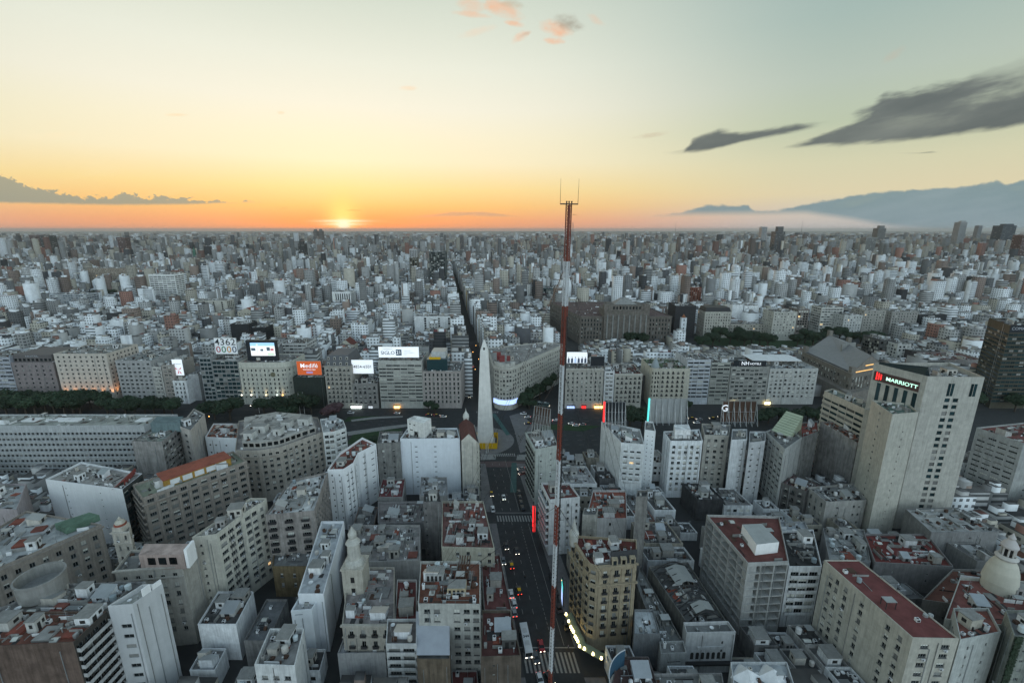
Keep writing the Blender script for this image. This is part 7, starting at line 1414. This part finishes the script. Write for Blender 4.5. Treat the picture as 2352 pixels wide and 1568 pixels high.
LM = [('the courthouse', 1435, 740), ('the opera house', 1940, 830), ('the white slab tower', 370, 670), ('the vertical-striped building', 783, 695), ('the tan blank block', 1094, 680), ('the dark glass tower', 1003, 620), ('the three white slabs', 998, 750), ('the red gabled house', 793, 800), ('the red tiled villa', 565, 720), ('the cream floodlit hotel', 190, 860), ('the mauve hotel', 75, 870), ('the rounded cream hotel', 605, 870), ('the louvred offices', 918, 870), ('the prow building', 1200, 850), ('the turreted cream building', 1540, 880), ('the lettered hotel', 1720, 880), ('the plaza trees', 1720, 780), ('the black granite tower', 1576, 735), ('the banded glass tower', 2310, 840), ('the black boxy offices', 2145, 740), ('the bluish banded offices', 155, 700), ('the black windowless block', 584, 770), ('the dark teal block', 1265, 680), ('the cream twin towers', 480, 712),
      ('the obelisk', 1115, 900), ('the ochre apartment house', 1400, 1380), ('the domed corner tower', 807, 1300), ('the cream red-roofed slab', 2050, 1400), ('the concrete frame building', 1720, 1240), ('the hotel tower', 2180, 1000), ('the stained blank flank', 1940, 1060), ('the arched hall', 1590, 1370), ('the great dome', 2290, 1300), ('the bright white tower', 1575, 1080), ('the terracotta roof', 1030, 1330), ('the long narrow white building', 735, 1280), ('the cream corner building', 540, 1280), ('the brown slab', 90, 1480), ('the long office slab', 160, 1030), ('the ochre attic', 450, 1090), ('the curved building', 650, 1040), ('the pale blue-white block', 985, 1070), ('the soot-streaked shaft', 1473, 1230), ('the white party wall', 190, 1150), ('the white stair tower', 320, 1450), ('the thin white slab', 1493, 1050)]
NUM = ['', 'single-storey', 'two-storey', 'three-storey', 'four-storey', 'five-storey', 'six-storey', 'seven-storey', 'eight-storey', 'nine-storey', 'ten-storey', 'eleven-storey', 'twelve-storey', 'thirteen-storey', 'fourteen-storey', 'fifteen-storey']
USED = {}
def autolabel(x, y, z, tn, rt, nh, r):
    p = proj(x, y, z); nm, lx, ly = min(LM, key=lambda l: hypot(l[1]-p[0], (l[2]-p[1])*1.6)); st = NUM[max(1, min(15, int(z/3.1)))]
    dx_, dy_ = p[0]-lx, p[1]-ly
    rl = ('behind' if dy_ < 0 else 'before') if abs(dy_) > abs(dx_) else ('left of' if dx_ < 0 else 'right of')
    hut = ['no huts', 'one hut', 'two huts', 'three huts'][min(3, nh)]
    base = f'{tn} {st} building, {rt} roof, {hut}, {rl} {nm}'
    for extra in ('', 'narrow ', 'small ', 'plain ', 'weathered ', 'deep ', 'low-parapet ', 'squat ', 'square ', 'thin ', 'set-back '):
        s = extra+base
        if s not in USED: USED[s] = 1; return s
    return base
cand = []; mass = []
for (u0, u1, va, vb, kind) in lots:
    g_ = .0 if kind == 'near' else .02
    q = [G(u0+g_, va), G(u1-g_, va), G(u1-g_, vb), G(u0+g_, vb)]; c = (q[0]+q[2])/2
    if c.y < 62 or not inview(c.x, c.y, 15, 90 if c.y < 900 else 160): continue
    if c.y < 1000 and not clear([tuple(p) for p in q]): continue
    if kind != 'far' and (q[0].y < 64 or max(p.y for p in q) > 238): continue
    if kind == 'small' and not clear([tuple(p) for p in q]): continue
    if kind != 'far':
        pp = [tuple(p) for p in q]; taken.append((pp, min(p[0] for p in pp), max(p[0] for p in pp), min(p[1] for p in pp), max(p[1] for p in pp)))
    if kind == 'near': h_ = RNG.uniform(6, 12.5) if c.x > 20 else RNG.uniform(7, 16)
    elif kind == 'small': h_ = RNG.uniform(3.5, 9)
    else: h_ = height(RNG, c.y, c.x)
    if kind == 'far' and inpoly(tuple(c), FZ): h_ = min(h_, 12)
    if kind == 'far' and 345 < c.y < 420: h_ = min(h_, 27)
    if kind == 'far' and c.y > 345 and abs(u0 if u0 > 0 else u1) < 16 and c.y < 1500: h_ = RNG.uniform(24, 40)
    # keep the plaza, courthouse and opera house in sight
    pr = proj(c.x, c.y, h_)
    if kind == 'far' and c.y < 540 and 1325 < pr[0] < 1545 and pr[1] < 806: h_ = max(6, zat(806, c.y))
    if kind == 'far' and c.y < 520 and 1590 < pr[0] < 2050 and pr[1] < 800: h_ = max(6, zat(812, c.y))
    cand.append((hypot(c.x, c.y), q, c, h_, kind))
cand.sort(key=lambda t: t[0])
NMAX = max(0, 298-NB[0]); nind = 0
def seen(c, h_):
    p = proj(c.x, c.y, h_); return p and -20 < p[0] < 2372 and p[1] < 1570
# single buildings: those that show largest; the near infill first thinned to what is in view
for (d_, q, c, h_, kind) in cand:
    if nind < NMAX and seen(c, h_):
        r = random.Random(nind*31+5); tc_, tn = tone(r); rc, rt = rooft(r); nh = r.choice((0, 1, 1, 2, 2, 3))
        fs = r.random(); st = S(bay=r.uniform(2.8, 3.8), ww=r.uniform(1.1, 1.8), wh=1.5, fh=3.1, top=r.uniform(1.6, 2.4), sill=0, ac=0) if fs < .5 else S(bay=4, ww=3.6, wh=1.3, fh=3.1, top=1.8, sill=0, ac=0) if fs < .64 else None
        bld('town_building', autolabel(c.x, c.y, h_, tn, rt, nh, r), [tuple(p) for p in q], h_, {0: st, 1: st if r.random() < .4 else None, 3: st if r.random() < .4 else None}, tc_, rc, 'plaster' if r.random() < .6 else 'grimy', par=r.uniform(.5, 1.1), huts=nh, small=r.randint(3, 9), terr=1 if r.random() < .3 else 0, group='town buildings between the landmarks', detail=False, take=False)
        nind += 1
    else: mass.append((q, c, h_))
print('INDIVIDUAL', NB[0], 'MASS', len(mass))
# everything farther: one mass of box buildings with roof clutter
bx = []      # centre, half u, half v, z0, z1, wall colour, roof colour, facade style
mr = random.Random(77)
for q, c, h_ in mass:
    hu = abs(q[1].x-q[0].x)/2; hv = (q[3]-q[0]).length/2; Y = c.y
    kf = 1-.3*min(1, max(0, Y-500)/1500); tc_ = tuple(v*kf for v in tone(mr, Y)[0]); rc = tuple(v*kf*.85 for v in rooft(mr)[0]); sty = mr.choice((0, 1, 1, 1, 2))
    cut = mr.random()
    if cut < .35 and hv > 6 and Y < 2600:      # step back: lower rear or front part
        k = mr.uniform(.35, .65); s = mr.choice((-1, 1)); bx.append((c+E2*(s*hv*(1-k)), hu, hv*k, 0, h_, tc_, rc, sty)); bx.append((c-E2*(s*hv*k), hu, hv*(1-k), 0, h_*mr.uniform(.45, .85), tc_, rc, sty))
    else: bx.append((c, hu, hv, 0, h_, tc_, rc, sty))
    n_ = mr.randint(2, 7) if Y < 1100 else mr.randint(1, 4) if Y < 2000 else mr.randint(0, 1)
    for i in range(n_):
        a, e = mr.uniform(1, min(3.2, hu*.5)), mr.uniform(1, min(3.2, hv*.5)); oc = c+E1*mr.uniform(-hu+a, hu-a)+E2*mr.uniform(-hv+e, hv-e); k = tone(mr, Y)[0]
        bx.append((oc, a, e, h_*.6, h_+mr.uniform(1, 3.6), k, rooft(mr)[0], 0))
# outer suburbs
for i in range(15000):
    Y = 318+5100*mr.uniform(1, 2.0)**1.9; X = mr.uniform(-1.25, 1.25)*Y; s = mr.uniform(12, 30)*(1+Y/15000)
    k = mr.random(); h_ = mr.uniform(5, 12) if k < .7 else mr.uniform(12, 26) if k < .95 else mr.uniform(28, 62)
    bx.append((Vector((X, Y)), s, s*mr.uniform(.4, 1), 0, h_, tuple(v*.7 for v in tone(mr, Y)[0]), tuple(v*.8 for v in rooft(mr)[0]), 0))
n = len(bx); cc = np.array([(t[0].x, t[0].y) for t in bx]); hu = np.array([t[1] for t in bx]); hv = np.array([t[2] for t in bx]); z0 = np.array([t[3] for t in bx]); z1 = np.array([t[4] for t in bx])
wc = np.array([t[5] for t in bx]); rc = np.array([t[6] for t in bx]); sty = np.array([t[7] for t in bx], float)
verts = np.zeros((n, 8, 3)); e1 = np.array([1.0, 0]); e2 = np.array([E2.x, E2.y])
for k, (a, e) in enumerate(((-1, -1), (1, -1), (1, 1), (-1, 1))):
    xy = cc+a*hu[:, None]*e1+e*hv[:, None]*e2
    verts[:, k, :2] = xy; verts[:, k, 2] = z0; verts[:, k+4, :2] = xy; verts[:, k+4, 2] = z1
F = np.array([(0, 1, 5, 4), (1, 2, 6, 5), (2, 3, 7, 6), (3, 0, 4, 7), (4, 5, 6, 7)])
faces = (F[None]+8*np.arange(n)[:, None, None]).reshape(-1, 4)
me = bpy.data.meshes.new('city_mass'); nf = len(faces)
me.vertices.add(n*8); me.vertices.foreach_set('co', verts.ravel()); me.loops.add(nf*4); me.loops.foreach_set('vertex_index', faces.ravel()); me.polygons.add(nf); me.polygons.foreach_set('loop_start', np.arange(nf)*4); me.polygons.foreach_set('loop_total', np.full(nf, 4))
uv = np.zeros((n, 5, 4, 2)); off = np.random.RandomState(3).rand(n)*3
for f in range(4):
    L = (hu if f % 2 == 0 else hv)*2
    uv[:, f, 0] = np.stack([off, z0], 1); uv[:, f, 1] = np.stack([off+L, z0], 1); uv[:, f, 2] = np.stack([off+L, z1], 1); uv[:, f, 3] = np.stack([off, z1], 1)
ul = me.uv_layers.new(name='UVMap'); ul.data.foreach_set('uv', uv.ravel())
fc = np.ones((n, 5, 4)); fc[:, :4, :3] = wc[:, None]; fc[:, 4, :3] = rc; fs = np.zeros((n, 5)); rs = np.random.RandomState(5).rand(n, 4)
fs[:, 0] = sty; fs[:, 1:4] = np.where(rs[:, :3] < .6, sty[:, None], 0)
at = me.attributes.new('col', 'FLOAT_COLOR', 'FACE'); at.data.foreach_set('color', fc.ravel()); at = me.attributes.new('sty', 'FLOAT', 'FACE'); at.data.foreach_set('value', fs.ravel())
me.update(calc_edges=True); me.validate()
m = bpy.data.materials.new('distant_walls'); m.use_nodes = True; nt = m.node_tree; bs = nt.nodes['Principled BSDF']; bs.inputs['Roughness'].default_value = .9; bs.inputs['Specular IOR Level'].default_value = .2; Lk = nt.links.new
def nn(t, **k):
    o = nt.nodes.new(t)
    for a, c in k.items(): setattr(o, a, c)
    return o
def mth(op, a, c=None):
    o = nn('ShaderNodeMath', operation=op)
    for i, x in enumerate((a, c)):
        if x is None: continue
        if isinstance(x, (int, float)): o.inputs[i].default_value = x
        else: Lk(x, o.inputs[i])
    return o.outputs[0]
ac = nn('ShaderNodeAttribute', attribute_name='col'); asx = nn('ShaderNodeAttribute', attribute_name='sty'); uvn = nn('ShaderNodeUVMap'); uvn.uv_map = 'UVMap'; sp_ = nn('ShaderNodeSeparateXYZ'); Lk(uvn.outputs[0], sp_.inputs[0])
fu = mth('ABSOLUTE', mth('SUBTRACT', mth('FRACT', mth('DIVIDE', sp_.outputs[0], 3.1)), .5)); fv = mth('ABSOLUTE', mth('SUBTRACT', mth('FRACT', mth('DIVIDE', sp_.outputs[1], 3.1)), .5))
band_ = mth('LESS_THAN', fv, .23); grid_ = mth('MULTIPLY', band_, mth('MAXIMUM', mth('LESS_THAN', fu, .25), mth('GREATER_THAN', asx.outputs['Fac'], 1.5)))
mask = mth('MULTIPLY', grid_, mth('GREATER_THAN', asx.outputs['Fac'], .5))
ge = nn('ShaderNodeNewGeometry'); nz = nn('ShaderNodeTexNoise'); nz.inputs['Scale'].default_value = .18; nz.inputs['Detail'].default_value = 5; Lk(ge.outputs['Position'], nz.inputs['Vector'])
mr_ = nn('ShaderNodeMapRange'); Lk(nz.outputs['Fac'], mr_.inputs[0]); mr_.inputs[1].default_value = .3; mr_.inputs[2].default_value = .7; mr_.inputs[3].default_value = .84; mr_.inputs[4].default_value = 1.05
sc_ = nn('ShaderNodeVectorMath', operation='SCALE'); Lk(ac.outputs['Color'], sc_.inputs[0]); Lk(mr_.outputs[0], sc_.inputs[3])
mx2 = nn('ShaderNodeMix', data_type='RGBA'); Lk(mth('MULTIPLY', mask, .85), mx2.inputs[0]); Lk(sc_.outputs[0], mx2.inputs[6]); mx2.inputs[7].default_value = (.03, .033, .035, 1); Lk(mx2.outputs[2], bs.inputs['Base Color'])
me.materials.append(m)
co = obj('distant_city', me, kind='stuff'); tag(co, 'grey mass of distant city buildings reaching the horizon', 'city')
# dark tree clumps scattered through the far city
tb = MB(); rr = random.Random(12)
for i in range(1500):
    Y = 900+5500*rr.random()**1.6; X = rr.uniform(-1.15, 1.15)*Y; s = rr.uniform(5, 12)*(1+Y/5000)
    for k in range(6):
        x, y, z = X+rr.uniform(-s, s), Y+rr.uniform(-s, s), rr.uniform(4, 13); e = rr.uniform(2, 5)*(1+Y/5000); tb.poly([(x-e, y, z-e*.6), (x+e, y-e*.3, z-e*.5), (x+e*.6, y+e*.4, z+e*.5), (x-e*.6, y, z+e*.6)])
to = obj('far_trees', tb.mesh('far_trees', ['leaf']), kind='stuff'); tag(to, 'dark scattered street trees of the distant city', 'trees')

bake_text()
# ------------------------------------------------------------------ haze
hb_ = MB(); hb_.box(-43000, 43000, -3500, 45000, -1, 190); hz = obj('haze', hb_.mesh('haze', []), kind='stuff'); tag(hz, 'pale evening haze thickening over the distant city', 'haze')
hm = bpy.data.materials.new('haze'); hm.use_nodes = True; nt = hm.node_tree; nt.nodes.clear(); vo = nt.nodes.new('ShaderNodeVolumePrincipled'); vo.inputs['Color'].default_value = (.6, .64, .64, 1); vo.inputs['Density'].default_value = HAZE; vo.inputs['Anisotropy'].default_value = .2
out = nt.nodes.new('ShaderNodeOutputMaterial'); nt.links.new(vo.outputs[0], out.inputs['Volume']); hz.data.materials.append(hm)
